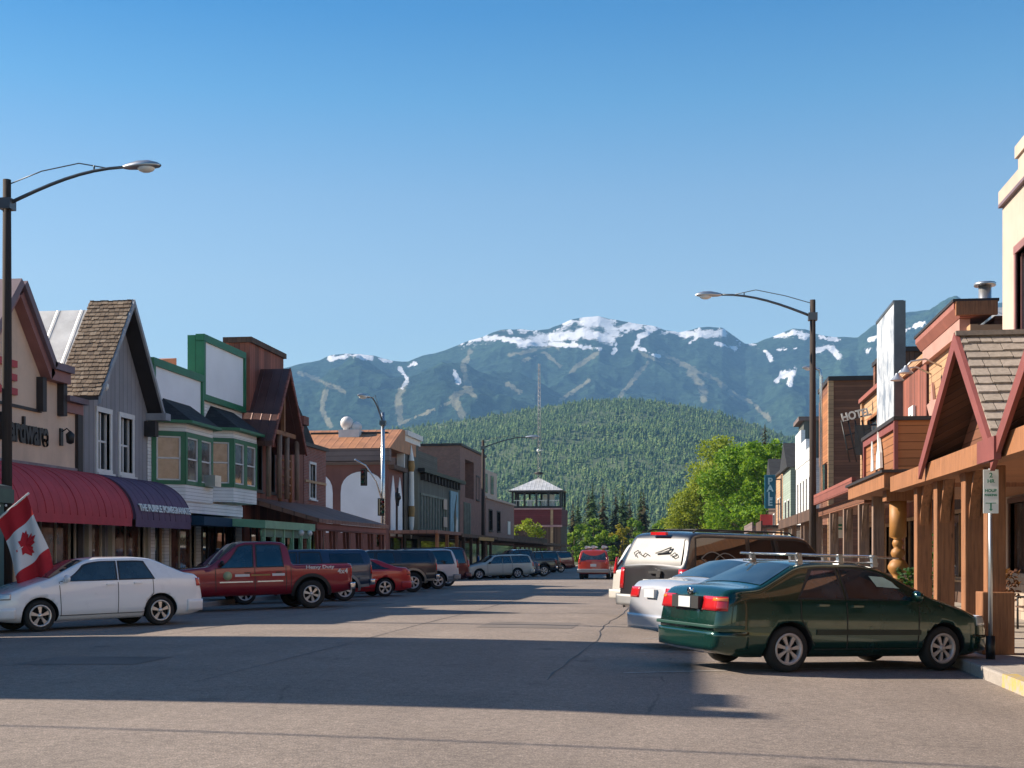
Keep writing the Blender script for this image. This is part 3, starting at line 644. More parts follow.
mb = MB(); strip(mb, L, [(u, z+.02) for u, z in prof], .2, -.25, .42); mb.build('cornice', M['purple_trim'], b)
mb = MB(); strip(mb, L, [(u, z-.28) for u, z in prof], .3, 0, .3); mb.build('fascia', M['pink_trim'], b)
mb = MB(); L.box(mb, 35.4, U1, -.25, .3, 6.0, 6.16); L.box(mb, U0, 28.3, -.25, .3, 6.75, 6.9); mb.build('cornice', M['purple_trim'], b)
mb = MB(); L.box(mb, 35.35, U1, 0, .12, 5.7, 5.99); mb.build('fascia', M['pink_trim'], b)
for u in (31.0, 34.0, 35.2):
    mb = MB(); L.box(mb, u, u+.22, 0, .2, 5.55, 6.5); mb.build('bracket', M['dark_trim'], b)
mb = MB(); L.box(mb, U0, U1-.25, 0, .08, 3.72, 4.1); mb.build('band', m_plain('mauve_band', (.24, .2, .21), .7), b)
mb = MB(); L.box(mb, U0, 34.2, 0, .06, 5.52, 5.6); mb.build('rail', M['dark_trim'], b)
mb = MB(); L.box(mb, U1-.3, U1+.0, -.05, .1, KZ, 6); mb.build('corner_board', M['dark_trim'], b)
L.text('lettering', 'Hardware', .98, M['black'], b, 33.3, .03, 4.92, .04, .64, bold=.03)
L.text('logo', 'ACE', 1.25, M['red'], b, 31.9, .03, 6.25, .06, .8, bold=.035)
for u0, u1, z0, z1 in (holes[0], holes[2]): window(L, b, u0, u1, z0, z1, M['cream'], M['glass_warm'], nx=3, nz=1, trim=.12)
door(L, b, 31.7, 32.8, KZ+.02, 3.0, M['cream'])
for u in (35.4,):
    t = thing('wall_lamp', 'small black lantern on the tan hardware wall beside the lettering', 'lamp', L.p(u, 0, 4.95))
    mb = MB(); mb.box(0, .05, -.08, .08, -.25, .25); mb.tube([(.03, 0, .15), (.2, 0, .25), (.3, 0, .15)], .02, 6); mb.build('bracket', M['black'], t)
    mb = MB(); mb.lathe([(.02, .18), (.13, .08), (.11, -.16), (.04, -.2)], (.3, 0, 0), n=8); mb.build('lantern', M['black'], t)
def barrel_awning(parent, u0, u1, top, out, bot, mat, ribs, name='awning', valance=.22):
    mb = MB(); n = 14; P = []; nu = max(2, int((u1-u0)/.25)*2)
    for i in range(nu+1):
        u = u0+(u1-u0)*i/nu; bulge = .0 if i % 2 == 0 else .018
        P.append([L.p(u, (out+bulge)*math.sin(a), bot+(top-bot)*math.cos(a)+bulge) for a in [k/n*math.pi/2 for k in range(n+1)]]+[L.p(u, out, bot-valance)])
    mb.grid(P)
    for u in (u0, u1): mb.add([L.p(u, 0, bot)]+[L.p(u, out*math.sin(a), bot+(top-bot)*math.cos(a)) for a in [k/n*math.pi/2 for k in range(n+1)]], [list(range(n+2))])
    o = mb.build(name, mat, parent)
    mb = MB()
    k = int((u1-u0)/ribs)
    for i in range(k+1):
        u = u0+(u1-u0)*i/k; mb.tube([L.p(u, (out+.01)*math.sin(a), bot+.01+(top-bot)*math.cos(a)) for a in [j/n*math.pi/2 for j in range(n+1)]], .018, 4)
    mb.build('seam', mat, o); return o
barrel_awning(b, U0, U1+.2, 4.0, 1.55, 2.62, M['awning_red'], .42)

# --- grey gabled building
b = thing('grey_gabled_building', 'tall grey boarded building with a steep shake gable, pale metal roof and purple awning', 'building')
U0, U1 = 36.85, 41.45; rg = (U0+U1)/2
gm_ = M['grey_boards']; holes = [(37.25, 38.05, 4.35, 6.05), (39.25, 40.15, 4.35, 6.05), (37.2, 38.1, KZ+.02, 2.9), (38.8, 40.9, .6, 2.9)]
holes = [(37.75, 38.6, 4.2, 5.95), (39.35, 40.25, 4.2, 5.95), (37.3, 38.3, KZ+.02, 2.9), (38.9, 41.1, .6, 2.9)]
wall(L, b, gm_, U0, U1, KZ, 6.4, holes, depth=9)
mb = MB(); L.prism(mb, [(U0, 6.4), (U1, 6.4), (rg, 9.55)], -.2, 0); mb.build('gable', gm_, b)
for h in holes[:2]: window(L, b, *h, M['white'], nx=2, nz=2, trim=.13, bar=.06)
window(L, b, *holes[3], M['cream'], M['glass_warm'], nx=2, nz=1, trim=.14); door(L, b, *holes[2], M['cream'], M['glass_warm'])
for u in (36.9, 38.5, 41.22):
    mb = MB(); L.box(mb, u, u+.2, 0, .14, KZ, 3.1); mb.build('pilaster', M['cream'], b)
ov = .55; hw = (U1-U0)/2+.12; sl_ = (9.62-6.3)/hw; eav = 6.3
for sgn in (-1, 1):
    e = Vector(L.p(rg+sgn*hw, -.9, eav)); rr = Vector(L.p(rg, -.9, 9.62)); V = rr-e; lv = V.length
    mb = MB(); a = L.p(rg+sgn*hw, ov, eav); bq = L.p(rg+sgn*hw, -.9, eav); c = L.p(rg, -.9, 9.62); d = L.p(rg, ov, 9.62)
    mb.prism([Vector(q)-Vector((0, 0, .12)) for q in (a, bq, c, d)], (0, 0, .1)); o = mb.build('roof', M['dark_trim'], b)
    if sgn < 0:
        mb = MB(); shingles(mb, Vector(bq), Vector(a)-Vector(bq), V, (Vector(a)-Vector(bq)).length, lv, .17, .16, .03, rnd=random.Random(5)); mb.build('shingles', M['shake_brown'], o)
    mb = MB(); L.prism(mb, [(rg+sgn*hw, eav-.02), (rg, 9.64), (rg, 9.42), (rg+sgn*(hw+.02), eav-.24)], ov-.02, ov+.05); mb.build('barge_board', m_plain('pale_grey_barge', (.3, .31, .33), .6), b)
mb = MB(); L.box(mb, U1-.1, U1+.3, -.3, ov+.15, 6.05, 6.28); mb.build('eave_return', m_plain('eave_grey', (.3, .31, .34), .6), b)
mb = MB(); L.box(mb, U1-.28, U1-.0, .02, .4, 5.5, 6.0); mb.build('bracket', M['dark_trim'], b)
mb = MB()
mb.prism([L.p(rg-hw, -.95, 5.9), L.p(rg+hw, -.95, 5.9), L.p(rg, -.95, 9.35)], Vector(L.p(0, -9, 0))-Vector(L.p(0, 0, 0))); mb.build('rear_roof', M['pale_roof'], b)
mb = MB(); mb.ball(L.p(38.0, .1, 6.75), .16, 8); mb.build('floodlight', M['sign_white'], b)
o = barrel_awning(b, U1-4.4, U1-.05, 4.0, 1.55, 2.62, M['awning_purple'], .42)
L.text('lettering', 'THE PURPLE POMEGRANATE', .31, M['sign_white'], b, 39.3, 1.56, 2.98, .012, 1.0, tilt=R(17), bold=.008)

# --- green and white building with two bays
b = thing('green_trimmed_building', 'white boarded building with green trim, stepped blank sign parapet and green bay windows', 'building')
U0, U1 = 41.5, 50.7; UM = 46.1
holes = [(42.1, 42.9, KZ+.02, 2.7), (43.4, 45.6, .7, 2.7), (46.4, 49.8, .7, 2.7)]
wall(L, b, M['white_boards'], U0, U1, KZ, 7.0, holes, depth=12)
for (a, c, z0, z1) in ((U0+.05, UM, 6.55, 7.95), (UM, U1, 7.5, 9.5)):
    mb = MB(); L.box(mb, a+.1, c-.1, -.1, .12, z0, z1); o = mb.build('sign_panel', M['panel_white'], b)
    mb = MB(); L.box(mb, a, c, -.14, .2, z1-.02, z1+.24); L.box(mb, a, c, -.14, .2, z0-.2, z0+.02); L.box(mb, a, a+.16, -.14, .2, z0, z1); L.box(mb, c-.16, c, -.14, .2, z0, z1); mb.build('border', M['green_trim'], o)
mb = MB(); L.box(mb, UM, UM+.1, -.45, -.15, 7, 9.7); mb.build('parapet_return', M['green_trim'], b)
mb = MB(); L.box(mb, U0, UM, -.3, .02, 7.0, 8.1); L.box(mb, UM+.1, U1, -.3, .02, 7.0, 9.6); mb.build('parapet', M['white_boards'], b)
def bay(u0, u1, out, z0, z1):
    """canted bay: skirt, head band, three windows with green frames, hipped dark roof"""
    bb = MB(); k = .62
    plan = lambda o_: [(u0-o_, 0), (u0+k-o_*.4, out+o_), (u1-k+o_*.4, out+o_), (u1+o_, 0)]
    def ring(p, z): return [Vector(L.p(u, d, z)) for u, d in p]
    def solid(mb, o_, za, zb): mb.prism(ring(plan(o_), za), (0, 0, zb-za))
    solid(bb, 0, z0-.55, z0); solid(bb, 0, z1, z1+.35); o = bb.build('bay', M['white_boards'], b)
    c = MB(); solid(c, -.1, z0, z1); c.build('core', M['dark_trim'], o)
    p = plan(0); fr = MB(); gl = MB(); wf = MB()
    for (a, q) in zip(p, p[1:]):
        A = Vector((a[0], a[1])); Q = Vector((q[0], q[1])); n = 1 if abs(q[1]-a[1]) > .3 else 2; dr = (Q-A); ln = dr.length; dr = dr/ln; nn = Vector((-dr.y, dr.x))
        if nn.y < 0: nn = -nn
        def quad(mb, s0, s1, za, zb, o0, o1):
            P = [A+dr*s0+nn*o0, A+dr*s1+nn*o0, A+dr*s1+nn*o1, A+dr*s0+nn*o1]; mb.prism([Vector(L.p(x.x, x.y, za)) for x in P], (0, 0, zb-za))
        wd = ln/n
        for i in range(n):
            s0 = i*wd; s1 = s0+wd; t = .16
            quad(fr, s0, s0+t, z0, z1, -.08, .02); quad(fr, s1-t, s1, z0, z1, -.08, .02); quad(fr, s0, s1, z1-.16, z1, -.08, .025); quad(fr, s0, s1, z0, z0+.14, -.08, .025)
            quad(gl, s0+t, s1-t, z0+.14, z1-.16, -.07, -.05)
            for zz in (z0+.14, (z0+z1)/2-.03, z1-.21): quad(wf, s0+t, s1-t, zz, zz+.05, -.055, .0)
            for ss in (s0+t, s1-t-.05): quad(wf, ss, ss+.05, z0+.14, z1-.16, -.055, .0)
    f = fr.build('frame', M['green_trim'], b); gl.build('pane', M['glass_curtain'], f); wf.build('sash', M['white'], f)
    r = MB(); pb = ring(plan(.28), z1+.36); top = [Vector(L.p(u0+.7, .02, z1+1.25)), Vector(L.p(u1-.7, .02, z1+1.25))]
    r.add(pb+top, [(0, 1, 4), (1, 2, 5, 4), (2, 3, 5), (0, 4, 5, 3), (3, 2, 1, 0)])
    r.build('bay_roof', M['dark_shingle'], b)
    e = MB(); pe = ring(plan(.3), z1+.28); e.prism(pe, (0, 0, .1)); e.build('eave', M['green_trim'], b)
bay(41.8, 45.6, .95, 3.95, 5.75); bay(46.5, 50.4, .95, 4.1, 5.95)
mb = MB(); L.box(mb, U0, UM+2.2, 0, .9, 3.0, 3.4); mb.build('lower_band', M['white_boards'], b)
mb = MB(); L.slab(mb, 41.7, 45.6, [(0, 3.0), (1.9, 2.85), (1.9, 2.55), (0, 2.6)]); mb.build('awning', M['awning_blue'], b)
mb = MB(); L.slab(mb, 44.4, 50.6, [(0, 2.98), (3.1, 2.78), (3.1, 2.5), (3.0, 2.5), (0, 2.7)]); o = mb.build('verandah_roof', M['pale_green'], b)
mb = MB(); L.box(mb, 44.5, 50.5, 2.9, 2.98, 2.2, 2.5); mb.build('fascia', m_plain('faded_green_board', (.12, .22, .15), .6), o)
for k in range(6):
    u = 44.7+1.12*k; mb = MB(); L.box(mb, u-.06, u+.06, 2.86, 3.0, KZ, 2.5); L.prism(mb, [(u-.3, 2.42), (u-.06, 1.95), (u+.06, 1.95), (u+.3, 2.42)], 2.9, 2.96); mb.build('post', M['pale_green'], b)
for u in (48.4, 49.5):
    mb = MB(); mb.ball(L.p(u, 3.2, 2.4), .12, 10); mb.build('globe', M['lamp_glass'], b)
window(L, b, *holes[1], M['cream'], M['glass_warm'], nx=2, nz=1); window(L, b, *holes[2], M['dark_trim'], nx=4, nz=1); door(L, b, *holes[0], M['light_wood'])
mb = MB(); L.box(mb, 44.15, 44.75, .9, 1.35, 3.98, 4.38); mb.build('air_conditioner', M['galv'], b)
t = thing('orange_roofed_building', 'low set-back building with an orange metal roof behind the green sign parapet', 'building')
mb = MB(); mb.box(-34, -21, 44.8, 50.5, KZ, 8.4); mb.build('wall', M['buff_stucco'], t)
mb = MB(); mb.prism([(-34.2, 44.4, 8.41), (-34.2, 50.8, 8.41), (-34.2, 50.8, 9.6)], (13.4, 0, 0)); mb.build('roof', M['orange_roof'], t)

# --- brown timber building with gable porch
b = thing('brown_timber_building', 'red-brown timber building with tall false front, metal-roofed gable and log balcony', 'building')
U0, U1 = 51.0, 59.2
holes = [(52.2, 53.1, 4.3, 6.6), (53.9, 54.8, 4.3, 6.6), (51.8, 54.2, .8, 2.8), (55.5, 58.6, .8, 2.8)]
wall(L, b, M['red_wood_v'], U0, U1, KZ, 7.2, holes, depth=12)
for h in holes: window(L, b, *h, M['dark_trim'], nx=2, nz=1)
mb = MB(); L.box(mb, 50.95, 55.4, -.75, .25, 6.2, 10.2); mb.build('false_front', M['red_wood_v'], b)
mb = MB(); L.box(mb, 50.85, 55.5, -.85, .36, 10.2, 10.42); mb.build('coping', M['dark_boards'], b)
mb = MB(); L.box(mb, 55.4, U1, -.3, .02, 7.2, 7.6); L.box(mb, 58.3, 59.1, -.5, .3, 7.6, 8.0); mb.build('parapet', M['red_wood'], b)
gr, ghw, gz, ge = 52.3, 2.3, 9.3, 6.1
for sgn in (-1, 1):
    mb = MB(); q = [(gr+sgn*ghw, ge), (gr, gz), (gr, gz-.2), (gr+sgn*ghw, ge-.2)]; L.prism(mb, q, .05, 1.5); mb.build('gable_roof', M['brown_roof'], b)
    mb = MB(); L.prism(mb, [(gr+sgn*(ghw+.02), ge+.03), (gr, gz+.03), (gr, gz-.26), (gr+sgn*(ghw+.02), ge-.26)], 1.5, 1.56); mb.build('barge_board', M['red_wood'], b)
mb = MB(); L.box(mb, gr-1.5, gr+1.5, 1.15, 1.3, 6.5, 6.68); L.box(mb, gr-.08, gr+.08, 1.15, 1.3, 6.6, 8.8); mb.build('truss', M['post_wood'], b)
for u in (50.5, 51.9, 52.9, 54.3):
    mb = MB(); mb.tube([L.p(u, 1.2, 3.9), L.p(u, 1.2, 6.6)], .11, 8); mb.build('log_post', M['grey_post'], b)
mb = MB()
for k in range(7): mb.tube([L.p(54.9, .25+.0, 4.3+.36*k), L.p(56.4, .25, 4.3+.36*k)], .06, 6)
mb.tube([L.p(54.9, .25, 3.9), L.p(54.9, .25, 7)], .09, 8); mb.tube([L.p(56.4, .25, 3.9), L.p(56.4, .25, 7)], .09, 8)
mb.build('log_screen', M['post_wood'], b)
mb = MB(); L.slab(mb, 50.85, 63.0, [(0, 3.95), (3.2, 3.02), (3.2, 2.86), (0, 3.75)]); mb.build('porch_roof', M['porch_roof'], b)
mb = MB(); L.box(mb, 50.9, 62.9, 2.85, 3.1, 2.55, 2.86); mb.build('beam', M['red_wood'], b)
for k in range(6):
    u = 51.6+2.2*k; mb = MB(); L.box(mb, u-.09, u+.09, 2.86, 3.08, KZ, 2.56)
    for s_ in (-1, 1): L.prism(mb, [(u+s_*.11, 1.3), (u+s_*.24, 1.3), (u+s_*.52, 2.55), (u+s_*.4, 2.55)], 2.9, 3.02)
    mb.build('post', M['red_wood_v'], b)

b = thing('brick_corner_building', 'dark red brick building with flat parapet at the side street corner', 'building')
wall(L, b, M['brick'], 59.3, 63.0, KZ, 6.7, [(60, 62.4, .8, 2.7), (60.2, 61.1, 4.3, 5.9)], depth=13); window(L, b, 60, 62.4, .8, 2.7, M['dark_trim'], nx=2, nz=1); window(L, b, 60.2, 61.1, 4.3, 5.9, M['white'])
mb = MB(); L.box(mb, 59.2, 63.1, -.3, .12, 6.7, 6.88); mb.build('coping', M['dark_trim'], b)
mb = MB(); L.prism(mb, [(59.3, 6.9), (62.6, 6.9), (59.3, 8.9)], -6, -.4); mb.build('roof', M['dark_shingle'], b)
mb = MB(); L.box(mb, 59.4, 62.9, 0, .06, 5.0, 5.12); mb.build('band', M['light_wood'], b)

# --- brown stucco corner building with white arches and an orange roof
b = thing('arched_corner_building', 'brown stucco corner building with blank white arches and an orange metal roof', 'building')
YH = 76.6; Sf = Fac('S', YH)
mb = MB(); mb.box(-44, -18.0, YH, YH+8, KZ, 7.0); mb.build('wall', M['hotel_brown'], b, recalc=False)
def arch(mb, f, u0, u1, z0, zs, zt, d0, d1, n=12, point=False):
    uc = (u0+u1)/2; hw_ = (u1-u0)/2; pts = [(u0, z0), (u1, z0), (u1, zs)]
    for k in range(1, n): 
        a = math.pi*k/n; c = math.cos(a)
        pts.append((uc+hw_*c, zs+(zt-zs)*((1-abs(c))**.75 if point else math.sin(a)**.8)))
    pts.append((u0, zs)); f.prism(mb, pts, d0, d1)
for k in range(5):
    u1 = -18.25-3.2*k
    if k == 0: pass
    mb = MB(); arch(mb, Sf, u1-2.7, u1, 2.9, 5.3, 6.6, .0, .05); mb.build('arch_panel', M['panel_white'], b)
mb = MB(); Sf.box(mb, -44, -17.9, .0, .12, 7.0, 7.12); Sf.box(mb, -44, -17.85, -.1, .5, 7.2, 7.95); mb.build('fascia', M['hotel_grey'], b)
mb = MB(); mb.prism([(-44, YH-.55, 7.96), (-44, YH+7, 7.96), (-44, YH+7, 9.4), (-44, YH+3, 9.4)], (26.2, 0, 0)); mb.build('roof', M['orange_roof'], b)
mb = MB(); mb.box(-23.5, -18.6, YH+2.2, YH+2.6, 9.0, 9.2); mb.box(-27.2, -24.6, YH+2.2, YH+2.6, 9.0, 9.2); mb.build('roof_rail', M['dark_trim'], b)
xv = Xat(352, YH+2.2); mb = MB(); mb.box(xv-.7, xv+.6, YH+1.6, YH+2.8, 8.4, 9.3); mb.tube([(xv-.3, YH+2.1, 9.3), (xv-.3, YH+2.1, 9.6)], .22, 10); mb.ball((xv-.3, YH+2.1, 9.75), .42, 12); mb.ball((xv+.3, YH+2.2, 9.5), .34, 10); mb.build('roof_vent', m_plain('white_roof_vent', (.65, .63, .62), .5, var=.1), b)
for (u0, u1) in ((77.1, 78.3), (78.9, 80.2)):
    mb = MB(); arch(mb, L, u0, u1, 2.7, 4.9, 6.4, 0, .05, point=True); mb.build('arch_panel', M['panel_white'], b)
mb = MB(); L.box(mb, 78.5, 78.62, .06, .12, 2.6, 4.6)
for k, (a, c) in enumerate(((0, .5), (.32, .2), (-.32, .2))):
    mb.tube([L.p(78.56+.5*math.sin(q)*(1 if a >= 0 else -1)*(.6 if a else 0)+a*.3, .12, 4.4+c+.45*q) for q in [j*.35 for j in range(6)]], .06, 5)
mb.ball(L.p(78.56, .12, 5.1), .22, 8); mb.build('wheat_emblem', M['black'], b)
mb = MB(); L.box(mb, YH, 80.4, 0, .35, 6.75, 7.0); mb.build('cornice', M['dark_boards'], b)
mb = MB(); L.box(mb, 80.5, 84.8, -.3, .1, KZ, 9.1); mb.build('black_front', M['black'], b)
mb = MB(); L.box(mb, 80.3, 84.9, -.6, .4, 9.1, 9.42); L.box(mb, 80.3, 84.9, .1, .22, 8.75, 9.1); mb.build('front_cornice', M['white'], b)
mb = MB(); L.box(mb, 80.35, 80.5, -.35, .14, 6.9, 9.1); mb.build('corner_board', M['white'], b)
mb = MB(); L.box(mb, YH+.1, 84.9, 0, 3.0, 2.85, 3.05); mb.build('canopy', M['porch_roof'], b)
for u in (77.3, 80.5, 83.9):
    mb = MB(); L.box(mb, u-.1, u+.1, 2.75, 2.95, KZ, 2.85); mb.build('post', M['post_wood'], b)
mb = MB(); L.box(mb, 77, 80, .0, .04, .7, 2.6); mb.build('shop_window', M['glass'], b)
mb = MB(); L.box(mb, 81, 84.4, .1, .14, .7, 2.6); mb.build('shop_window', M['glass'], b)
t = thing('pencil_sign', 'tall narrow white and gold spindle-shaped sign on the black shop front', 'sign', L.p(81.9, .25, 5.6))
mb = MB(); mb.lathe([(.02, -3.0), (.17, -2.2), (.2, -1.6)], n=8, mi=0); mb.lathe([(.2, -1.6), (.26, -1.1), (.2, -.9)], n=8, mi=1); mb.lathe([(.2, -.9), (.17, 1.3)], n=8); mb.lathe([(.17, 1.3), (.26, 1.6), (.2, 2.0)], n=8, mi=1); mb.lathe([(.2, 2.0), (.02, 3.0)], n=8)
mb.build('spindle', [M['sign_white'], M['gold']], t)

# --- green-grey boarded theatre front
b = thing('green_grey_building', 'long green-grey boarded building with bracketed cornice and a tall blue mural panel', 'building')
wall(L, b, M['green_grey'], 85.0, 101.0, KZ, 7.3, [], depth=14)
mb = MB(); L.box(mb, 85, 101.1, -.2, .5, 7.1, 7.35); mb.build('cornice', M['black'], b)
mb = MB(); L.box(mb, 85, 98, -1.5, -1.2, 7.3, 9.0); mb.build('upper_wall', M['olive'], b)
for k in range(12):
    mb = MB(); L.box(mb, 86+1.2*k, 86.25+1.2*k, 0, .35, 6.6, 7.1); mb.build('bracket', M['dark_trim'], b)
BAT = m_plain('pale_green_batten', (.17, .2, .17), .7)
mb = MB()
for k in range(10): L.box(mb, 86+1.0*k, 86.16+1.0*k, 0, .08, 3.1, 5.6)
L.box(mb, 85.8, 95.3, 0, .09, 5.6, 5.75); mb.build('battens', BAT, b)
for z in (3.6, 4.9):
    mb = MB(); L.box(mb, 93.6, 94.9, .1, .16, z, z+.75); mb.build('notice', M['buff_stucco'], b)
mb = MB(); L.box(mb, 96.4, 99.6, .05, .14, 2.7, 6.4); o = mb.build('mural_panel', M['mural_blue'], b)
mb = MB(); L.prism(mb, [(97.6, 2.8), (98.6, 2.9), (98.3, 3.7), (98.7, 4.3), (98.4, 5.0), (98.9, 6.2), (98.2, 5.3), (97.7, 4.5), (97.9, 3.8)], .14, .17); mb.build('mural_figure', M['black'], o)
mb = MB(); L.prism(mb, [(98.5, 3.0), (99.2, 3.2), (99.2, 4.2), (98.8, 4.5), (98.5, 4.1)], .14, .18); mb.build('mural_patch', M['white'], o)
mb = MB(); L.box(mb, 85.1, 101, 0, 3.0, 2.75, 2.98); mb.build('canopy', M['dark_boards'], b)
mb = MB(); L.box(mb, 92, 99, 3.0, 3.05, 2.6, 2.85); mb.build('canopy_sign', M['gold'], b)
mb = MB(); L.box(mb, 86, 100, .0, .04, .8, 2.5); mb.build('shop_window', M['glass'], b)
for u in (86.5, 89.5, 92.5, 95.5, 98.5):
    mb = MB(); L.box(mb, u-.1, u+.1, 2.75, 2.95, KZ, 2.75); mb.build('post', M['dark_boards'], b)

b = thing('tall_brick_building', 'tall brown brick building with flat roof and recessed upper bay', 'building')
wall(L, b, M['brick_brown'], 101.2, 114, KZ, 10.2, [(103.5, 107.8, 6.2, 9.3)], depth=14, th=1.0)
mb = MB(); L.box(mb, 101.1, 114.1, -14, .12, 10.2, 10.38); mb.build('coping', M['dark_trim'], b)
mb = MB(); L.box(mb, 103.5, 107.8, -.95, -.9, 6.2, 9.3); mb.build('recess_boards', M['dark_boards'], b)
mb = MB()
for k in range(4): L.box(mb, 102.8+.9*k, 103.1+.9*k, 0, .1, 3.2, 5.8)
mb.build('battens', BAT, b)
mb = MB(); L.box(mb, 101.2, 114, 0, 3.0, 2.7, 2.95); mb.build('canopy', M['dark_boards'], b)
mb = MB(); L.box(mb, 102, 113, .0, .04, .8, 2.5); mb.build('shop_window', M['glass'], b)
window(L, b, 109, 110.4, 6.3, 8.2, M['dark_trim'])
b = thing('pinkish_brick_building', 'two-storey pinkish brick building with a small white sign beside the fire tower', 'building')
wall(L, b, m_brick('pinkish_brick', (.34, .2, .17), (.27, .16, .13)), 114.3, 133, KZ, 6.6, [(116, 118, 3.8, 5.6), (121, 123, 3.8, 5.6)], depth=12)
window(L, b, 116, 118, 3.8, 5.6, M['dark_trim']); window(L, b, 121, 123, 3.8, 5.6, M['dark_trim'])
mb = MB(); L.box(mb, 114.2, 133.1, -.2, .15, 6.6, 6.8); mb.build('coping', M['buff_stucco'], b)
mb = MB(); mb.box(-29, -18.3, 114.5, 123, 6.6, 9.3); o = mb.build('upper_storey', M['buff_stucco'], b, recalc=False)
mb = MB(); L.box(mb, 115.5, 117, -.31, -.25, 7.2, 8.9); mb.build('window', M['glass'], b)
mb = MB(); L.box(mb, 119, 120.6, -.31, -.25, 7.2, 8.9); mb.build('window', M['glass'], b)
mb = MB(); L.box(mb, 128, 129.6, .02, .1, 3.6, 4.9); mb.build('small_sign', M['sign_white'], b)
mb = MB(); L.box(mb, 114.3, 133, 0, 3.0, 2.7, 2.95); mb.build('canopy', M['dark_boards'], b)
mb = MB(); L.box(mb, 115, 132, .0, .04, .8, 2.5); mb.build('shop_window', M['glass'], b)
b = thing('low_dark_shop', 'low dark shop with a long shaded canopy before the fire tower', 'building')
wall(L, b, M['dark_boards'], 133.3, 165, KZ, 3.6, [], depth=12)
mb = MB(); L.box(mb, 133.3, 165, 0, 3.0, 2.6, 2.85); mb.build('canopy', M['dark_boards'], b)
for k in range(8):
    mb = MB(); L.box(mb, 134.5+3.8*k, 136.9+3.8*k, .0, .05, .8, 2.4); mb.build('shop_window', M['glass_curtain'], b)

# --- fire lookout tower building at the end of the street
b = thing('tower_building', 'dark red corner building with a glazed lookout under a pyramid metal roof', 'building')
TY = 199; ty1 = TY+10; T = Fac('S', TY); xa, xb = Xat(496, TY), Xat(561, TY); k_ = TY*CA-xa*SA
zz = lambda y: EYE+(HOR-y)/FPX*(TY*CA+20*SA)
mb = MB(); mb.box(xa, xb, TY, ty1, KZ, zz(525)); mb.build('wall', M['dark_boards'], b, recalc=False)
mb = MB(); mb.box(xa-.1, xb+.1, TY-.1, ty1, zz(525), zz(508.5)); mb.build('upper_wall', M['maroon'], b, recalc=False)
mb = MB(); T.box(mb, xa-.2, xb+.2, .1, .3, zz(527), zz(525)); T.box(mb, xa-.2, xb+.2, .1, .25, zz(509.5), zz(508)); mb.build('trim_band', m_plain('pink_band', (.45, .25, .24), .7), b)
la, lb = Xat(512, TY), Xat(560, TY); lz0, lz1 = zz(508), zz(490)
o = MB(); o.box(la, lb, TY+.6, TY+7.6, lz0, lz0+.35); lk = o.build('lookout_floor', M['black'], b, recalc=False)
cs_ = [(x, y) for x in np.linspace(la, lb, 5) for y in (TY+.7, TY+7.5)]+[(x, y) for x in (la+.16, lb-.16) for y in (TY+3, TY+5.2)]
for x, y in cs_: pm = MB(); pm.box(x-.16, x+.16, y-.16, y+.16, lz0, lz1); pm.build('post', M['black'], b, recalc=False)
pm = MB(); pm.box(la, lb, TY+.85, TY+7.35, lz1-.05, lz1); pm.box(la, lb, TY+.55, TY+.85, lz1-.3, lz1); pm.box(la, lb, TY+7.35, TY+7.65, lz1-.3, lz1); pm.build('lookout_frame', M['black'], b, recalc=False)
mb = MB()
for k in range(14): mb.box(la+(lb-la)*k/13-.03, la+(lb-la)*k/13+.03, TY+.6, TY+.68, lz0+.3, lz0+1.2)
mb.box(la, lb, TY+.58, TY+.7, lz0+1.15, lz0+1.25); mb.build('railing', M['galv'], b)
mb = MB(); mb.box(la+2.2, la+2.9, TY+2, TY+2.7, lz0+.3, lz0+1.4); mb.build('furnishing', M['white'], b); mb = MB(); mb.box(lb-3, lb-1.2, TY+3, TY+4, lz0+.3, lz0+2.2); mb.build('furnishing', M['white'], b)
mx, my = (la+lb)/2, TY+4.1; rz0, rz1 = zz(490), zz(476); e = .5
mb = MB(); mb.add([(la-e, TY+.1, rz0), (lb+e, TY+.1, rz0), (lb+e, TY+8.1, rz0), (la-e, TY+8.1, rz0), (mx, my, rz1)], [(0, 1, 4), (1, 2, 4), (2, 3, 4), (3, 0, 4), (3, 2, 1, 0)]); mb.build('roof', M['steel_roof_x'] if 'steel_roof_x' in M else m_roofmetal('pyramid_roof_metal', (.6, .6, .6), .6, .5, .3, 0), b)
mb = MB(); mb.box(la-e, lb+e, TY, TY+.1, rz0-.25, rz0); mb.build('gutter', M['dark_trim'], b)
mb = MB(); mb.box(xb-1.6, xb-1.2, TY-.2, TY-.02, KZ, zz(508)); mb.build('downpipe', M['light_wood'], b)
mb = MB(); mb.lathe([(.9, 0), (.9, .15), (0, .16)], ((xa+xb)/2+.9, TY-.15, zz(529)), 'Y', 14); mb.build('round_sign', M['sign_white'], b)
for k in range(4):
    mb = MB(); mb.box(xa+3+1.9*k, xa+4.2+1.9*k, TY-.06, TY-.01, .9, 2.4); mb.build('shop_window', M['glass_curtain'], b)
mb = MB(); mb.box((xa+xb)/2-1.5, (xa+xb)/2+2.2, TY-.12, TY-.02, zz(541), zz(537)); mb.build('name_board', M['glass_curtain'], b)
t = thing('radio_mast', 'thin lattice radio mast rising above the fire tower roof', 'mast', (mx, my, rz1-.2))
mb = MB(); H_ = zz(358)-rz1; n = 26
for a in range(3):
    an = a*2.094; mb.tube([(.34*math.cos(an), .34*math.sin(an), 0), (.16*math.cos(an), .16*math.sin(an), H_)], .035, 5)
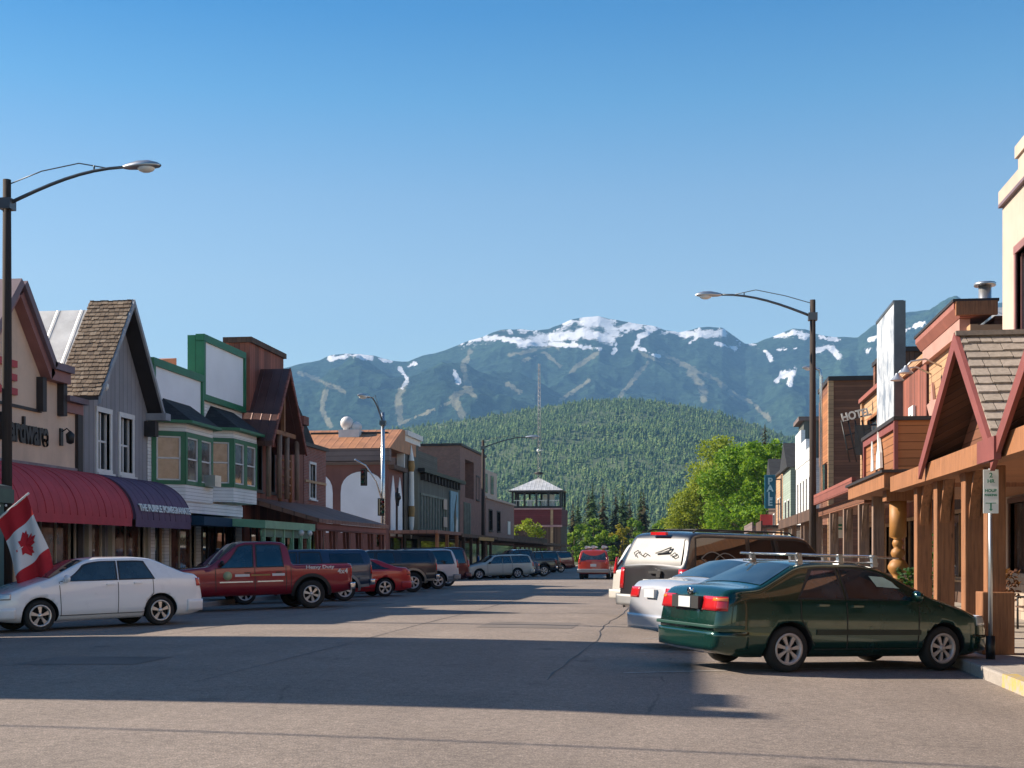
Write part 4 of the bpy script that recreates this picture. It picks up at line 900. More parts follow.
for k in range(n):
    for a in range(3):
        r0 = .34-.18*k/n; r1 = .34-.18*(k+1)/n; a0, a1 = a*2.094, (a+1)*2.094
        mb.tube([(r0*math.cos(a0), r0*math.sin(a0), H_*k/n), (r1*math.cos(a1), r1*math.sin(a1), H_*(k+1)/n)], .02, 4)
mb.build('lattice', m_plain('mast_steel', (.3, .3, .31), .5, .5), t)
mb = MB(); mb.ball((0, 0, .9), .5, 8, 0, (1.6, 1.6, .5)); mb.build('cap', M['dark_trim'], t)
mb = MB(); mb.tube([(0, 0, zz(447)-rz1), (.8, 0, zz(446)-rz1)], .05, 5); mb.ball((-.1, -.3, zz(447)-rz1), .24, 8); mb.build('beacon', M['sign_white'], t)

# ------------------------------------------------------------ right side of the street
Rf = Fac('R', 8.0); RP = Fac('R', 7.4)
# --- buff tall building with the shake-roofed gable porch
b = thing('buff_stucco_building', 'tall buff stucco building at the right edge with stepped parapet and stone shopfront', 'building')
holes = [(14+3.4*k, 16.4+3.4*k, 1.15, 2.75) for k in range(4)]+[(28.2, 29.3, KZ+.02, 2.8), (30.0, 31.6, 1.15, 2.75)]
wall(Rf, b, M['buff_stucco'], 8, 35.0, 3.2, 10.9, [(31.9, 33.5, 5.0, 9.0), (26.2, 27.4, 6.2, 8.9)], depth=12)
wall(RP, b, M['buff_stucco'], 8, 33.2, 1.05, 3.2, [(h[0], h[1], max(h[2], 1.05), h[3]) for h in holes], depth=12, name='lower_wall')
mb = MB(); RP.box(mb, 8, 28.15, -.2, .09, KZ, 1.05); RP.box(mb, 29.35, 33.2, -.2, .09, KZ, 1.05); mb.build('stone_base', M['stone'], b)
mb = MB(); RP.box(mb, 29.35, 33.25, -.1, .16, 1.05, 1.14); RP.box(mb, 8, 28.15, -.1, .16, 1.05, 1.14); mb.build('stone_cap', M['kerb'], b)
for h in holes:
    if h[2] > 1: window(RP, b, *h, M['brown_frame'], M['glass_curtain'], nx=2, nz=1, sill=False)
    else: door(RP, b, *h, M['brown_frame'])
for u, z_ in ((26.2, 6.2), (31.9, 5.0)): window(Rf, b, u, u+(1.2 if u < 30 else 1.6), z_, 8.9 if u < 30 else 9.0, M['pink_trim'], nx=1, nz=2, trim=.16)
mb = MB(); Rf.box(mb, 8, 35.1, -.3, .08, 10.6, 10.95); Rf.box(mb, 8, 33.3, -.3, .02, 10.9, 11.3); Rf.box(mb, 8, 33.4, -.35, .08, 11.3, 11.6); mb.build('parapet', M['buff_stucco'], b)
mb = MB(); Rf.box(mb, 8, 35.05, 0, .1, 10.52, 10.6); mb.build('moulding', M['purple_trim'], b)
def gable_porch(yc, hf, hn, zp, ze_, zn, x0=3.95, x1=7.95, seed=1):
    t = b
    for s_, hw_, ze_ in ((1, hf, ze_), (-1, hn, zn)):
        e0 = Vector((x0, yc+s_*hw_, ze_)); r0 = Vector((x0, yc, zp))
        mb = MB(); n = Vector((0, 0, -.1)); mb.prism([e0+n, Vector((x1, e0.y, ze_))+n, Vector((x1, yc, zp))+n, r0+n], (0, 0, .09)); o = mb.build('porch_roof', M['dark_boards'], t)
        mb = MB(); U = Vector((1, 0, 0)); V = (r0-e0); shingles(mb, e0, U, V, x1-x0, V.length, .235, .27, .035, rnd=random.Random(seed+s_)); mb.build('shingles', M['shake_grey'], o)
        mb = MB(); a = [(x0, yc+s_*(hw_+.08), ze_-.06), (x0, yc, zp+.06), (x0, yc, zp-.2), (x0, yc+s_*(hw_+.1), ze_-.3)]; mb.prism(a, (-.06, 0, 0)); mb.build('barge_board', M['red_trim'], t)
    mb = MB(); mb.prism([(x0+.5, yc-hn+.15, 3.0), (x0+.5, yc+hf-.15, 3.0), (x0+.5, yc, zp-.2)], (.08, 0, 0)); mb.build('gable_boards', M['brown_wood'], t)
    mb = MB(); mb.box(x0-.05, x1, yc-.1, yc+.1, zp+.0, zp+.07); mb.build('ridge_cap', M['shake_grey'], t)
gable_porch(20.05, 2.95, 2.25, 4.8, 3.15, 3.05, seed=3); gable_porch(14.2, 3.4, 3.4, 5.0, 2.95, 2.95, seed=8)
mb = MB(); mb.box(4.0, 4.25, 7, 27, 2.82, 3.12); mb.build('porch_beam', M['orange_plain'], b)
mb = MB(); mb.box(3.97, 7.35, 17.5, 18.2, 3.0, 3.12); mb.box(3.86, 3.95, 17.35, 18.35, 2.78, 3.08); mb.build('valley_gutter', M['red_trim'], b)
mb = MB(); mb.box(4.26, 7.35, 7, 27, 3.0, 3.08); mb.build('porch_ceiling', M['orange_wood'], b)
for k, (px, wd) in enumerate(((973, .34), (944, .3), (923.5, .28))):
    y = Yat(px, 4.35); mb = MB(); mb.box(4.2, 4.2+wd, y-.15, y+.15, KZ, 2.84); mb.build('porch_post', M['post_wood'], b, bevel=.015)
    for s_ in (-1, 1):
        mb = MB(); mb.prism([(4.26, y+s_*.15, 2.1), (4.26, y+s_*.15, 2.3), (4.26, y+s_*.6, 2.83), (4.26, y+s_*.42, 2.83)], (.16, 0, 0)); mb.build('brace', M['post_wood'], b)
y = 19.6; mb = MB(); mb.box(4.24, 4.5, y-.13, y+.13, KZ, 2.84); mb.build('porch_post', M['post_wood'], b, bevel=.015)
mb = MB(); mb.box(4.15, 4.6, y-.22, y+.22, KZ, 1.02); mb.build('post_box', M['post_wood'], b, bevel=.015)
for y in (14, 10):
    mb = MB(); mb.box(4.24, 4.5, y-.13, y+.13, KZ, 2.84); mb.build('porch_post', M['post_wood'], b, bevel=.015)

# --- shop with boxed timber parapet over the porch, posts and totem
b = thing('timber_porch_shop', 'timber shop with an orange boarded box parapet over its porch and weathered posts', 'building')
U0, U1 = 33.6, 44.8
mb = MB(); mb.box(4.3, 7.9, 28.0, 33.0, 3.3, 4.36); mb.build('box_parapet', M['orange_wood'], b, recalc=False)
mb = MB(); mb.box(4.2, 8.0, 27.9, 33.1, 4.36, 4.44); mb.build('parapet_cap', M['dark_trim'], b)
mb = MB(); mb.box(4.22, 4.3, 27.94, 28.06, 3.3, 4.36); mb.box(4.24, 4.3, 32.9, 33.05, 3.3, 4.36); mb.box(4.24, 4.3, 28.06, 32.9, 4.2, 4.36); mb.build('corner_trim', M['red_trim'], b)
mb = MB(); mb.box(3.9, 7.9, 27.15, 33.2, 2.92, 3.22); mb.build('deck_fascia', M['orange_plain'], b, recalc=False)
mb = MB(); mb.box(3.84, 7.9, 27.05, 33.3, 3.22, 3.28); mb.build('deck_cap', M['dark_trim'], b)
mb = MB(); mb.prism([(4.27, 29.9, 3.5), (4.27, 30.6, 3.5), (4.27, 30.55, 3.8), (4.27, 30.35, 4.0), (4.27, 30.38, 4.35), (4.27, 30.2, 4.1), (4.27, 30.0, 3.85)], (-.06, 0, 0)); mb.prism([(4.22, 30.9, 3.5), (4.22, 31.3, 3.5), (4.22, 31.2, 4.2), (4.22, 31.05, 4.0)], (-.03, 0, 0)); mb.build('white_emblem', M['sign_white'], b)
mb = MB(); mb.prism([(4.1, 33.3, 3.3), (4.1, 33.3, 3.42), (8, 33.3, 5.0), (8, 33.3, 4.85)], (0, 11.6, 0)); mb.build('porch_roof', M['porch_roof'], b)
mb = MB(); mb.box(4.0, 4.1, 33.3, 44.9, 3.18, 3.5); mb.build('eave_board', M['red_wood'], b)
mb = MB(); mb.box(4.3, 4.5, 33.3, 44.9, 2.85, 3.1); mb.build('beam', M['brown_wood'], b)
for px in (862.5, 847, 833):
    y = Yat(px, 4.4); mb = MB(); mb.box(4.3, 4.55, y-.12, y+.12, KZ, 2.86)
    mb.prism([(4.36, y-.12, 1.9), (4.36, y-.12, 2.1), (4.36, y-.5, 2.85), (4.36, y-.34, 2.85)][::-1], (.1, 0, 0)); mb.build('post', M['grey_post'], b)
y = Yat(879, 4.4); mb = MB(); mb.box(4.25, 4.5, y-.13, y+.13, KZ, 3.1); mb.build('post', M['grey_post'], b)
holes = [(34.2, 38.4, .9, 2.8), (39.6, 43.8, .9, 2.8)]
wall(Rf, b, M['dark_boards'], 33.3, U1, KZ, 4.9, holes, depth=12)
for h in holes: window(Rf, b, *h, M['light_wood'], M['glass'], nx=3, nz=1)
wall(Fac('R', 8.0), b, M['dark_boards'], 27.2, 33.2, KZ, 3.4, [], depth=0, name='rear_wall') if 0 else None
t = thing('carved_post', 'ochre carved post of stacked round balls under the porch beam', 'post', (4.4, Yat(898, 4.4), KZ))
mb = MB(); mb.lathe([(.0, 0), (.17, 0), (.17, .55), (.12, .6), (.17, .7), (.19, .8), (.17, .9), (.1, .97), (.16, 1.04), (.215, 1.14), (.215, 1.2), (.16, 1.3), (.09, 1.35), (.13, 1.4), (.155, 1.47), (.13, 1.54), (.08, 1.58), (.105, 1.62), (.125, 1.68), (.105, 1.74), (.08, 1.77), (.18, 1.82), (.18, 2.58), (0, 2.58)], n=18); mb.build('turned_shaft', M['yellow_wood'], t)
mb = MB(); mb.box(-.28, .28, -.28, .28, 2.58, 2.8); mb.build('capital', M['orange_plain'], t)

# --- building with salmon cornice box and tan front
b = thing('salmon_corniced_building', 'tan building with a large slanted salmon cornice, star and wall lamps', 'building')
wall(Rf, b, M['tan_wood'], 38.9, 45.4, 4.9, 8.2, [(39.6, 40.6, 5.6, 7.4)], depth=8); window(Rf, b, 39.6, 40.6, 5.6, 7.4, M['white'])
mb = MB(); Rf.box(mb, 39.4, 45.5, -.1, .2, 8.0, 8.45); mb.build('cornice_panel', M['salmon_pale'], b)
mb = MB(); Rf.slab(mb, 39.2, 45.7, [(-.8, 8.9), (.4, 8.9), (.4, 8.72), (.22, 8.46), (-.1, 8.46), (-.8, 8.6)]); mb.build('cornice', M['salmon'], b)
mb = MB(); Rf.box(mb, 39.1, 45.8, -.85, .44, 8.9, 8.98); mb.build('cornice_cap', M['dark_trim'], b)
mb = MB(); Rf.box(mb, 39.05, 39.2, -.8, .36, 8.5, 8.9); mb.build('end_panel', M['orange_plain'], b)
mb = MB(); pts = []
for k in range(10): 
    a = math.pi/2+k*math.pi/5; r_s = .95 if k % 2 == 0 else .42; pts.append((44.4+r_s*math.cos(a), 6.3+r_s*math.sin(a)))
Rf.prism(mb, pts, .02, .1); mb.build('star', M['salmon_pale'], b)
mb = MB(); mb.box(8.9, 9.5, 39.9, 41.3, 8.3, 8.6); mb.build('roof_hatch', M['brown_wood'], b)
mb = MB(); mb.tube([(9.4, 43.5, 8), (9.4, 43.5, 10.2)], .2, 12); mb.tube([(9.4, 43.5, 10.2), (9.4, 43.5, 10.3)], .34, 12); mb.build('flue', M['galv'], b)
for k, u in enumerate((43.2, 45.0)):
    t = thing('wall_lamp', ('galvanised gooseneck wall lamp over the star on the tan front', 'galvanised gooseneck wall lamp at the far corner of the tan front')[k], 'lamp', (8, u, 7.6), group='gooseneck wall lamps on the right side')
    mb = MB(); mb.tube([(0, 0, 0), (-.5, 0, .25), (-.95, 0, .18), (-1.1, 0, .0)], .03, 6); mb.build('arm', M['galv'], t)
    mb = MB(); mb.lathe([(.06, .1), (.1, .02), (.24, -.14)], (-1.1, 0, -.05), n=12); mb.build('shade', M['galv'], t)
b = thing('metal_roofed_building', 'set-back building with a ribbed pale steel roof behind the salmon cornice', 'building')
mb = MB(); mb.box(11, 26, 44.5, 54, KZ, 8.9); mb.build('wall', M['buff_stucco'], b, recalc=False)
mb = MB(); mb.prism([(10.6, 44.2, 8.95), (10.6, 54.2, 8.95), (10.6, 49.5, 10.6)], (16, 0, 0)); mb.build('roof', m_roofmetal('ribbed_steel_roof', (.42, .43, .43), .6, .5, .4, 0), b)
mb = MB(); mb.box(10.5, 26.7, 44.1, 44.2, 8.75, 8.97); mb.build('gutter', M['dark_trim'], b)

b = thing('upright_boarded_building', 'red-brown building with upright boards and a capped slanting parapet', 'building')
wall(Rf, b, M['red_wood_v'], 45.9, 50.9, KZ, 8.2, [(46.5, 50.2, .8, 2.8)], depth=10); window(Rf, b, 46.5, 50.2, .8, 2.8, M['light_wood'], nx=3, nz=1)
mb = MB(); Rf.box(mb, 45.8, 51.0, -.3, .14, 8.2, 8.42); mb.build('coping', M['tan_wood'], b)
mb = MB(); Rf.box(mb, 45.8, 50.9, -.02, .4, 5.3, 5.45); mb.build('ledge', M['dark_trim'], b)
mb = MB(); Rf.box(mb, 47.9, 48.9, .03, .12, 5.6, 6.9); o = mb.build('notice_board', M['sign_white'], b)
mb = MB(); Rf.box(mb, 48.35, 48.45, .12, .14, 5.8, 6.6); Rf.box(mb, 48.2, 48.6, .12, .14, 5.9, 6.0); mb.build('notice_mark', M['trim_black'], o)

b = thing('mottled_panel_building', 'building with a tall mottled bluish-white sheet metal false front', 'building')
mt = NT('mottled_sheet'); v_ = mt.coords(scale=(1, 1, .6)); nn_ = mt.noise(v_, 1.6, 8, .7); mt.base(mt.ramp(nn_, [(.38, (.2, .24, .3)), (.5, (.5, .53, .56)), (.62, (.68, .68, .68))])); mt.b.inputs['Roughness'].default_value = .5
wall(Rf, b, M['brown_wood'], 51.0, 55.4, KZ, 6.0, [(51.5, 55, .8, 2.7)], depth=10); window(Rf, b, 51.5, 55, .8, 2.7, M['light_wood'], nx=3, nz=1)
mb = MB(); Rf.box(mb, 51.0, 55.6, .05, .3, 5.0, 11.15); mb.build('false_front', mt.m, b)
mb = MB(); Rf.box(mb, 50.85, 51.0, -.1, .32, 5.0, 11.2); Rf.box(mb, 51.0, 55.7, -.05, .34, 11.15, 11.25); mb.build('edge_trim', M['dark_steel'], b)
b = thing('orange_fronted_building', 'building with pale orange boarded upper front and a deep window bay', 'building')
wall(Rf, b, M['tan_wood'], 55.7, 62.3, KZ, 8.6, [(56.6, 60.6, 4.6, 7.6), (56.5, 61.5, .8, 2.8)], depth=10); window(Rf, b, 56.6, 60.6, 4.6, 7.6, M['orange_wood'], M['glass_sky'], nx=2, nz=1); window(Rf, b, 56.5, 61.5, .8, 2.8, M['light_wood'], nx=3, nz=1)
mb = MB(); Rf.box(mb, 55.6, 62.4, -.3, .2, 8.6, 8.8); mb.build('coping', M['red_wood'], b)
mb = MB(); Rf.box(mb, 61.9, 62.35, .0, .12, 3.0, 8.6); mb.build('corner_board', M['tan_wood'], b)
b = thing('dark_boarded_building', 'tall dark brown boarded building behind the orange front', 'building')
mb = MB(); mb.box(8.6, 20, 58.0, 62.6, KZ, 10.35); mb.build('wall', M['dark_boards'], b, recalc=False)
mb = MB(); mb.box(8.45, 20.2, 57.9, 62.75, 10.35, 10.55); mb.build('coping', M['dark_trim'], b)
mb = MB(); mb.box(8.5, 8.6, 62.0, 62.6, 8.9, 10.34); mb.build('corner_board', M['brown_wood'], b)
for k, (u0, u1) in enumerate(((45.2, 51), (51.2, 62))):
    t = b = thing('pavement_canopy', ('dark flat pavement canopy before the upright boarded front', 'long dark pavement canopy reaching the side street corner')[k], 'canopy', (0, 0, 0), group='canopies over the right pavement')
    mb = MB(); mb.prism([(4.2, u0, 3.0), (4.2, u0, 3.12), (7.95, u0, 3.6), (7.95, u0, 3.46)], (0, u1-u0, 0)); mb.build('deck', M['porch_roof'], t)
    mb = MB(); mb.box(4.1, 4.2, u0, u1, 2.75, 3.14); mb.build('fascia', M['dark_boards'], t)
    for j in range(int((u1-u0)/4.6)+1):
        y = u0+.2+4.6*j
        if y < u1: mb = MB(); mb.box(4.25, 4.45, y-.1, y+.1, KZ, 3.0); mb.build('post', M['grey_post'], t)
t = thing('iron_hotel_sign', 'black iron rack sign with weathered white letters along its top edge', 'sign', (Xat(856, 56), 56, 0))
z_ = lambda y: Zat(y, 7, 56)
mb = MB()
for s_ in range(5): mb.tube([(-.25+.28*s_, 0, z_(462)), (-.6+.28*s_, 0, z_(420))], .035, 5)
for q in (422, 436, 450): mb.tube([(-.62+(q-420)*.008, 0, z_(q)), (.62, 0, z_(q-8))], .03, 5)
mb.box(-.05, .6, -.02, .03, z_(455), z_(425)); mb.build('frame', M['black'], t)
text_mesh('lettering', 'HOTEL', .46, m_plain('weathered_white_letters', (.5, .47, .42), .7), t, frame_mtx((.0, -.05, z_(415)), (1, 0, .22), (-.22, 0, 1)), .03, stretch=.85, bold=.015)
mb = MB(); mb.tube([(.6, 0, z_(425)), (8-Xat(856, 56), 0, z_(425))], .04, 6); mb.build('bracket', M['black'], t)

# --- beyond the side street
b = thing('clapboard_corner_building', 'tall orange-brown clapboard building at the far corner of the side street', 'building')
YC = 76.8
mb = MB(); mb.box(8.0, 22, YC, 83, KZ, 11.6); mb.build('wall', M['brown_wood'], b, recalc=False)
mb = MB(); mb.box(7.9, 22.1, YC-.12, 83.1, 11.6, 11.85); mb.build('coping', M['dark_trim'], b)
mb = MB(); mb.box(7.9, 8.2, YC-.06, YC+.25, KZ, 11.6); mb.build('corner_board', M['tan_wood'], b)
mb = MB(); mb.box(7.94, 8.0, YC+.3, 82.6, 7.0, 11.0); mb.build('front_panel', M['orange_wood'], b)
mb = MB(); mb.box(7.85, 8, YC+1.4, YC+4.6, 5.2, 6.9); mb.build('upper_window', M['glass'], b)
b = thing('white_stepped_building', 'white false front with stepped top and tall windows beyond the side street', 'building')
wall(Rf, b, M['white_boards'], 88, 101, KZ, 8.0, [(u, u+.9, 4.4, 6.8) for u in (89, 91.4, 93.8, 96.2, 98.6)], depth=10)
for u in (): window(Rf, b, u, u+.8, 4.2, 6.4, M['white'], nx=1)
for u in (89, 91.4, 93.8, 96.2, 98.6): window(Rf, b, u, u+.9, 4.4, 6.8, M['white'], nx=1)
mb = MB(); Rf.box(mb, 88, 101, -.25, .05, 8.0, 8.8); Rf.box(mb, 92, 101, -.25, .05, 8.8, 9.6); Rf.box(mb, 96, 101, -.25, .05, 9.6, 10.6); mb.build('parapet', M['white_boards'], b)
b = thing('grey_shed_building', 'tall grey shed-roofed building rising behind the white front', 'building')
mb = MB(); mb.box(8.6, 20, 101.3, 106, KZ, 11.8); mb.build('wall', M['green_grey'], b, recalc=False)
mb = MB(); mb.box(8.2, 20.3, 101.1, 106.2, 11.8, 12.1); mb.build('coping', M['hotel_grey'], b)
b = thing('pale_green_building', 'pale green building with a small gable beyond the white front', 'building')
wall(Rf, b, m_boards('pale_green_siding', (.33, .4, .33), .2, True, .1), 106.4, 115, KZ, 8.6, [(107.5, 109, 4, 6), (111, 112.5, 4, 6)], depth=10); window(Rf, b, 107.5, 109, 4, 6, M['white']); window(Rf, b, 111, 112.5, 4, 6, M['white'])
mb = MB(); Rf.prism(mb, [(106.2, 8.6), (115.2, 8.6), (110.7, 10.9)], -9, .3); mb.build('roof', M['dark_shingle'], b)
b = thing('tan_narrow_building', 'narrow tan building near the far trees', 'building')
wall(Rf, b, M['tan_wood'], 115.4, 124, KZ, 8.8, [(117, 118.4, 4.4, 6.6), (120, 121.4, 4.4, 6.6)], depth=10); window(Rf, b, 117, 118.4, 4.4, 6.6, M['white']); window(Rf, b, 120, 121.4, 4.4, 6.6, M['white'])
mb = MB(); Rf.box(mb, 115.3, 124.1, -.3, .2, 8.8, 9.0); mb.build('coping', M['dark_trim'], b)
b = thing('dark_gabled_building', 'dark gabled building hung with signs, last before the trees', 'building')
wall(Rf, b, M['dark_boards'], 124.3, 136, KZ, 7.5, [(126, 128, 3.6, 5.4)], depth=10); window(Rf, b, 126, 128, 3.6, 5.4, M['white'])
mb = MB(); Rf.prism(mb, [(124, 7.5), (136.3, 7.5), (130, 11)], -9, .4); mb.build('roof', M['dark_shingle'], b)
for k, (u0, u1, zc, m_) in enumerate(((77.2, 83, 3.3, 'dark_boards'), (88, 101, 3.5, 'hotel_grey'), (106.4, 115, 3.1, 'porch_roof'), (115.5, 135, 3.0, 'dark_boards'))):
    t = thing('pavement_canopy', ('dark canopy at the foot of the clapboard corner building', 'grey canopy under the white stepped front', 'brown canopy under the pale green front', 'long dark canopy by the far trees')[k], 'canopy', group='canopies over the right pavement')
    mb = MB(); mb.box(4.2, 7.95, u0, u1, zc-.15, zc); mb.build('deck', M[m_], t, recalc=False)
    mb = MB(); mb.box(4.1, 4.2, u0, u1, zc-.35, zc+.25); mb.build('fascia', M[m_], t)
    for j in range(int((u1-u0)/5.2)+1):
        y = u0+.2+5.2*j; mb = MB(); mb.box(4.25, 4.45, y-.1, y+.1, KZ, zc-.16); mb.build('post', M['grey_post'], t)
t = thing('teal_blade_sign', 'teal upright blade sign with pale letters above a red sign', 'sign', (Xat(770, 90), 90, 0))
x_ = Xat(770, 90); za, zb = Zat(508.5, x_, 90), Zat(475, x_, 90)
mb = MB(); mb.box(-.36, .36, -.1, .1, za, zb); mb.build('board', M['teal'], t, bevel=.03)
for k, c in enumerate('PALE'): text_mesh('letter', c, .62, m_plain('pale_blue_lettering', (.4, .62, .68), .5) if k == 0 else bpy.data.materials['pale_blue_lettering'], t, frame_mtx((0, -.14, zb-.35-(zb-za-.35)/4*k-.1), (1, 0, 0), (0, 0, 1)), .01, bold=.02)
for zz_ in (zb-.3, za+.3): mb = MB(); mb.tube([(.36, 0, zz_), (.75, 0, zz_)], .04, 6); mb.build('bracket', M['black'], t)
mb = MB(); mb.tube([(.75, 0, KZ), (.75, 0, zb)], .06, 8); mb.build('post', M['grey_post'], t)
t = thing('red_blade_sign', 'plain red square sign hanging below the teal blade sign', 'sign', (Xat(766.5, 91), 91, 0))
mb = MB(); mb.box(-.42, .42, -.1, .1, Zat(530, 5, 91), Zat(514.5, 5, 91)); mb.build('board', m_plain('bright_red_sign', (.6, .07, .06), .6, var=.1), t)
mb = MB(); mb.tube([(0, 0, Zat(514.5, 5, 91)), (0, 0, Zat(511, 5, 91)), (.6, 0, Zat(511, 5, 91))], .04, 6); mb.build('bracket', M['black'], t)
for k, px in enumerate((790, 806, 838)):
    yy = (82, 70, 48)[k]; x_ = Xat(px, yy)
    t = thing('hanging_sign', ('small white hanging sign below the far canopy', 'small pinkish hanging sign below the canopy', 'white notice sign with green print on the porch post')[k], 'sign', (x_, yy, 0))
    z0 = (Zat(533, x_, yy), Zat(535, x_, yy), Zat(538, x_, yy)); z1 = (Zat(527, x_, yy), Zat(528, x_, yy), Zat(516.5, x_, yy)); hw_ = (.28, .25, .2)[k]
    mb = MB(); mb.box(-hw_, hw_, -.02, .02, z0[k], z1[k]); mb.build('board', M['sign_white'], t)
    if k == 2:
        mb = MB(); mb.box(-hw_*.7, hw_*.7, -.03, -.021, z0[k]+.3, z0[k]+.36); mb.box(-hw_*.7, hw_*.7, -.03, -.021, z0[k]+.42, z0[k]+.5); mb.build('print', M['sign_green'], t)
        mb = MB(); mb.tube([(0, .05, KZ), (0, .05, z1[k])], .03, 6); mb.build('post', M['galv'], t)
    else:
        mb = MB(); mb.tube([(0, 0, z1[k]), (0, 0, z1[k]+.5)], .02, 5); mb.build('hanger', M['black'], t)

# ------------------------------------------------------------ street furniture
street_lamp('dark timber pole lamp standing by the hardware shop at the left edge', -15.15, 27.3, 9.95, 1, 2.75, M['pole_wood'], .125, .72, 'timber pole lamps with long arms', 1.0)
street_lamp('dark timber pole lamp rising over the right pavement', 3.98, 43.5, 9.9, -1, 2.95, M['pole_wood'], .125, .8, 'timber pole lamps with long arms', 1.0)
street_lamp('dark timber pole lamp far down the left side near the brick buildings', -15.3, 95.8, 10.1, 1, 3.2, M['pole_wood'], .14, .75, 'timber pole lamps with long arms', 1.2)
t = street_lamp('silver steel pole lamp and signal post at the left side street corner', -15.9, 66.4, 9.0, -1, 1.0, M['steel'], .13, 1.25, None, 1.1, dirv=(-.45, -.9, 0))
def signal(label, x, y, z, parent=None, facing=(0, -1, 0), hang=0):
    t = thing('traffic_signal', label, 'traffic signal', (x, y, z), math.atan2(facing[1], facing[0])+math.pi/2)
    t.scale = (.72, .72, .72)
    mb = MB(); mb.box(-.18, .18, -.14, .14, -.55, .55); mb.build('housing', m_plain('signal_yellow_black', (.03, .03, .02), .5), t, bevel=.03)
    mb = MB(); mb.box(-.24, .24, .1, .13, -.62, .62); mb.build('backplate', M['black'], t)
    for k, (c) in enumerate(('tail', 'gold', 'sign_green')):
        mb = MB(); mb.lathe([(0, 0), (.11, 0), (.11, -.02)], (0, -.145, .35-.35*k), 'Y', 12); o = mb.build('lens', M[c], t)
        mb = MB(); mb.lathe([(.125, 0), (.125, -.2)], (0, -.14, .35-.35*k), 'Y', 12); mb.build('visor', M['black'], o)
    if hang: mb = MB(); mb.tube([(0, 0, .5), (0, 0, hang)], .03, 6); mb.build('hanger', M['galv'], t)
    return t
mb = MB(); mb.tube([(0, 0, 4.2), (-.3, -.2, 5.4), (-.8, -.5, 6.2), (-1.3, -.8, 6.5)], .05, 6); mb.build('signal_arm', M['steel'], t)
x_, y_ = at(363.5, 67); signal('traffic signal on the curved arm of the silver corner pole', x_, y_, Zat(477, x_, y_))
x_, y_ = at(381.5, 66); signal('upper traffic signal strapped to the silver corner pole', x_, y_, Zat(507, x_, y_), facing=(.5, -.86, 0)); x_, y_ = at(379.5, 65.8); signal('lower pedestrian signal strapped to the silver corner pole', x_, y_, Zat(538, x_, y_))
x_, y_ = at(821, 58); t = thing('street_lamp', 'slim silver lamp standing behind the brown clapboard box', 'street lamp', (x_, y_, 0)); zt = Zat(370, x_, y_)
mb = MB(); mb.tube([(0, 0, KZ), (0, 0, zt-.3), (-.05, 0, zt), (-.25, 0, zt+.1)], .07, 8); mb.build('pole', M['steel'], t); lamp_head(t, (-.2, 0, zt+.08), (-.94, -.34, 0), .8)
t = thing('span_wire', 'overhead cable strung across the street between two timber poles near the camera', 'cable', (0, 0, 0))
mb = MB(); pts = [(-22+34*k/20, 11.2-1.9*k/20, 9.6-1.1*math.sin(math.pi*k/20)) for k in range(21)]; mb.tube(pts, .028, 5); mb.build('wire', M['black'], t)
for x_, y_ in ((-22, 11.2), (12, 9.3)):
    t = thing('timber_pole', 'timber pole carrying the overhead cable on the %s side' % ('left' if x_ < 0 else 'right'), 'pole', (x_, y_, 0)); mb = MB(); mb.tube([(0, 0, 0), (0, 0, 9.8)], [.17, .12], 10); mb.build('shaft', M['pole_wood'], t)
signal('unseen traffic signal added on the overhead cable to cast a shadow blob', -8.4, 10.44, 7.6, hang=1.0)  # out-of-frame signal, added to drop a dark blob of shadow on the road

# parking sign on its post
x_, y_ = at(990.5, 17.85); t = thing('parking_sign', 'tall narrow white and green parking sign on a steel post by the kerb', 'sign', (x_, y_, KZ), -.1)
mb = MB(); mb.tube([(0, 0, 0), (.0, 0, 2.62)], .03, 10); mb.build('post', M['galv'], t)
mb = MB(); mb.tube([(0, 0, 0), (0, 0, .32)], .062, 12); mb.build('post_base', M['black'], t)
mb = MB(); mb.box(-.1, .1, -.045, -.035, 2.0, 2.6); o = mb.build('plate', M['sign_white'], t, bevel=.004)
F_ = lambda body, z, s_: text_mesh('print', body, s_, M['sign_green'], o, frame_mtx((0, -.047, z), (1, 0, 0), (0, 0, 1)), .001, bold=.002)
F_('2', 2.52, .09); F_('HR', 2.44, .07); F_('HOUR', 2.31, .055); F_('PARKING', 2.25, .038)
mb = MB(); mb.box(-.07, .07, -.048, -.046, 2.135, 2.145); mb.prism([(-.01, -.048, 2.14), (.01, -.048, 2.14), (.01, -.048, 2.06), (.025, -.048, 2.06), (0, -.048, 2.03), (-.025, -.048, 2.06), (-.01, -.048, 2.06)], (0, .002, 0)); mb.build('arrow', M['sign_green'], o)

# flag on the left pole
t = thing('flag', 'red and white maple leaf flag hanging from a slanted staff at the left edge', 'flag', (0, 0, 0))
dfl = 26.5
def wp(px, y, d): x, yy = at(px, d); return Vector((x, yy, EYE+(HOR-y)/FPX*d))
h0, h1 = wp(-3, 520, dfl), wp(27, 495, dfl); f1 = wp(50, 567, dfl-.1)-h1
mb = MB(); mb.tube([wp(-30, 543, dfl), wp(29, 493, dfl)], .022, 8); mb.build('staff', M['white'], t)
nn = (h1-h0).cross(f1).normalized(); NU, NV = 24, 40
def fp(u, v, off=0):      # u along the staff (0 low, 1 high), v along the fly
    p = h0+(h1-h0)*u+f1*v+Vector((0, 0, -.1*v*(1-u)))
    p += Vector((.16, 0, -.02))*math.sin(v*2.2)*.4
    return p+nn*(.1*math.sin(v*7+u*3)*v+.07*math.sin(u*10+v*4)*(.3+v)+off)
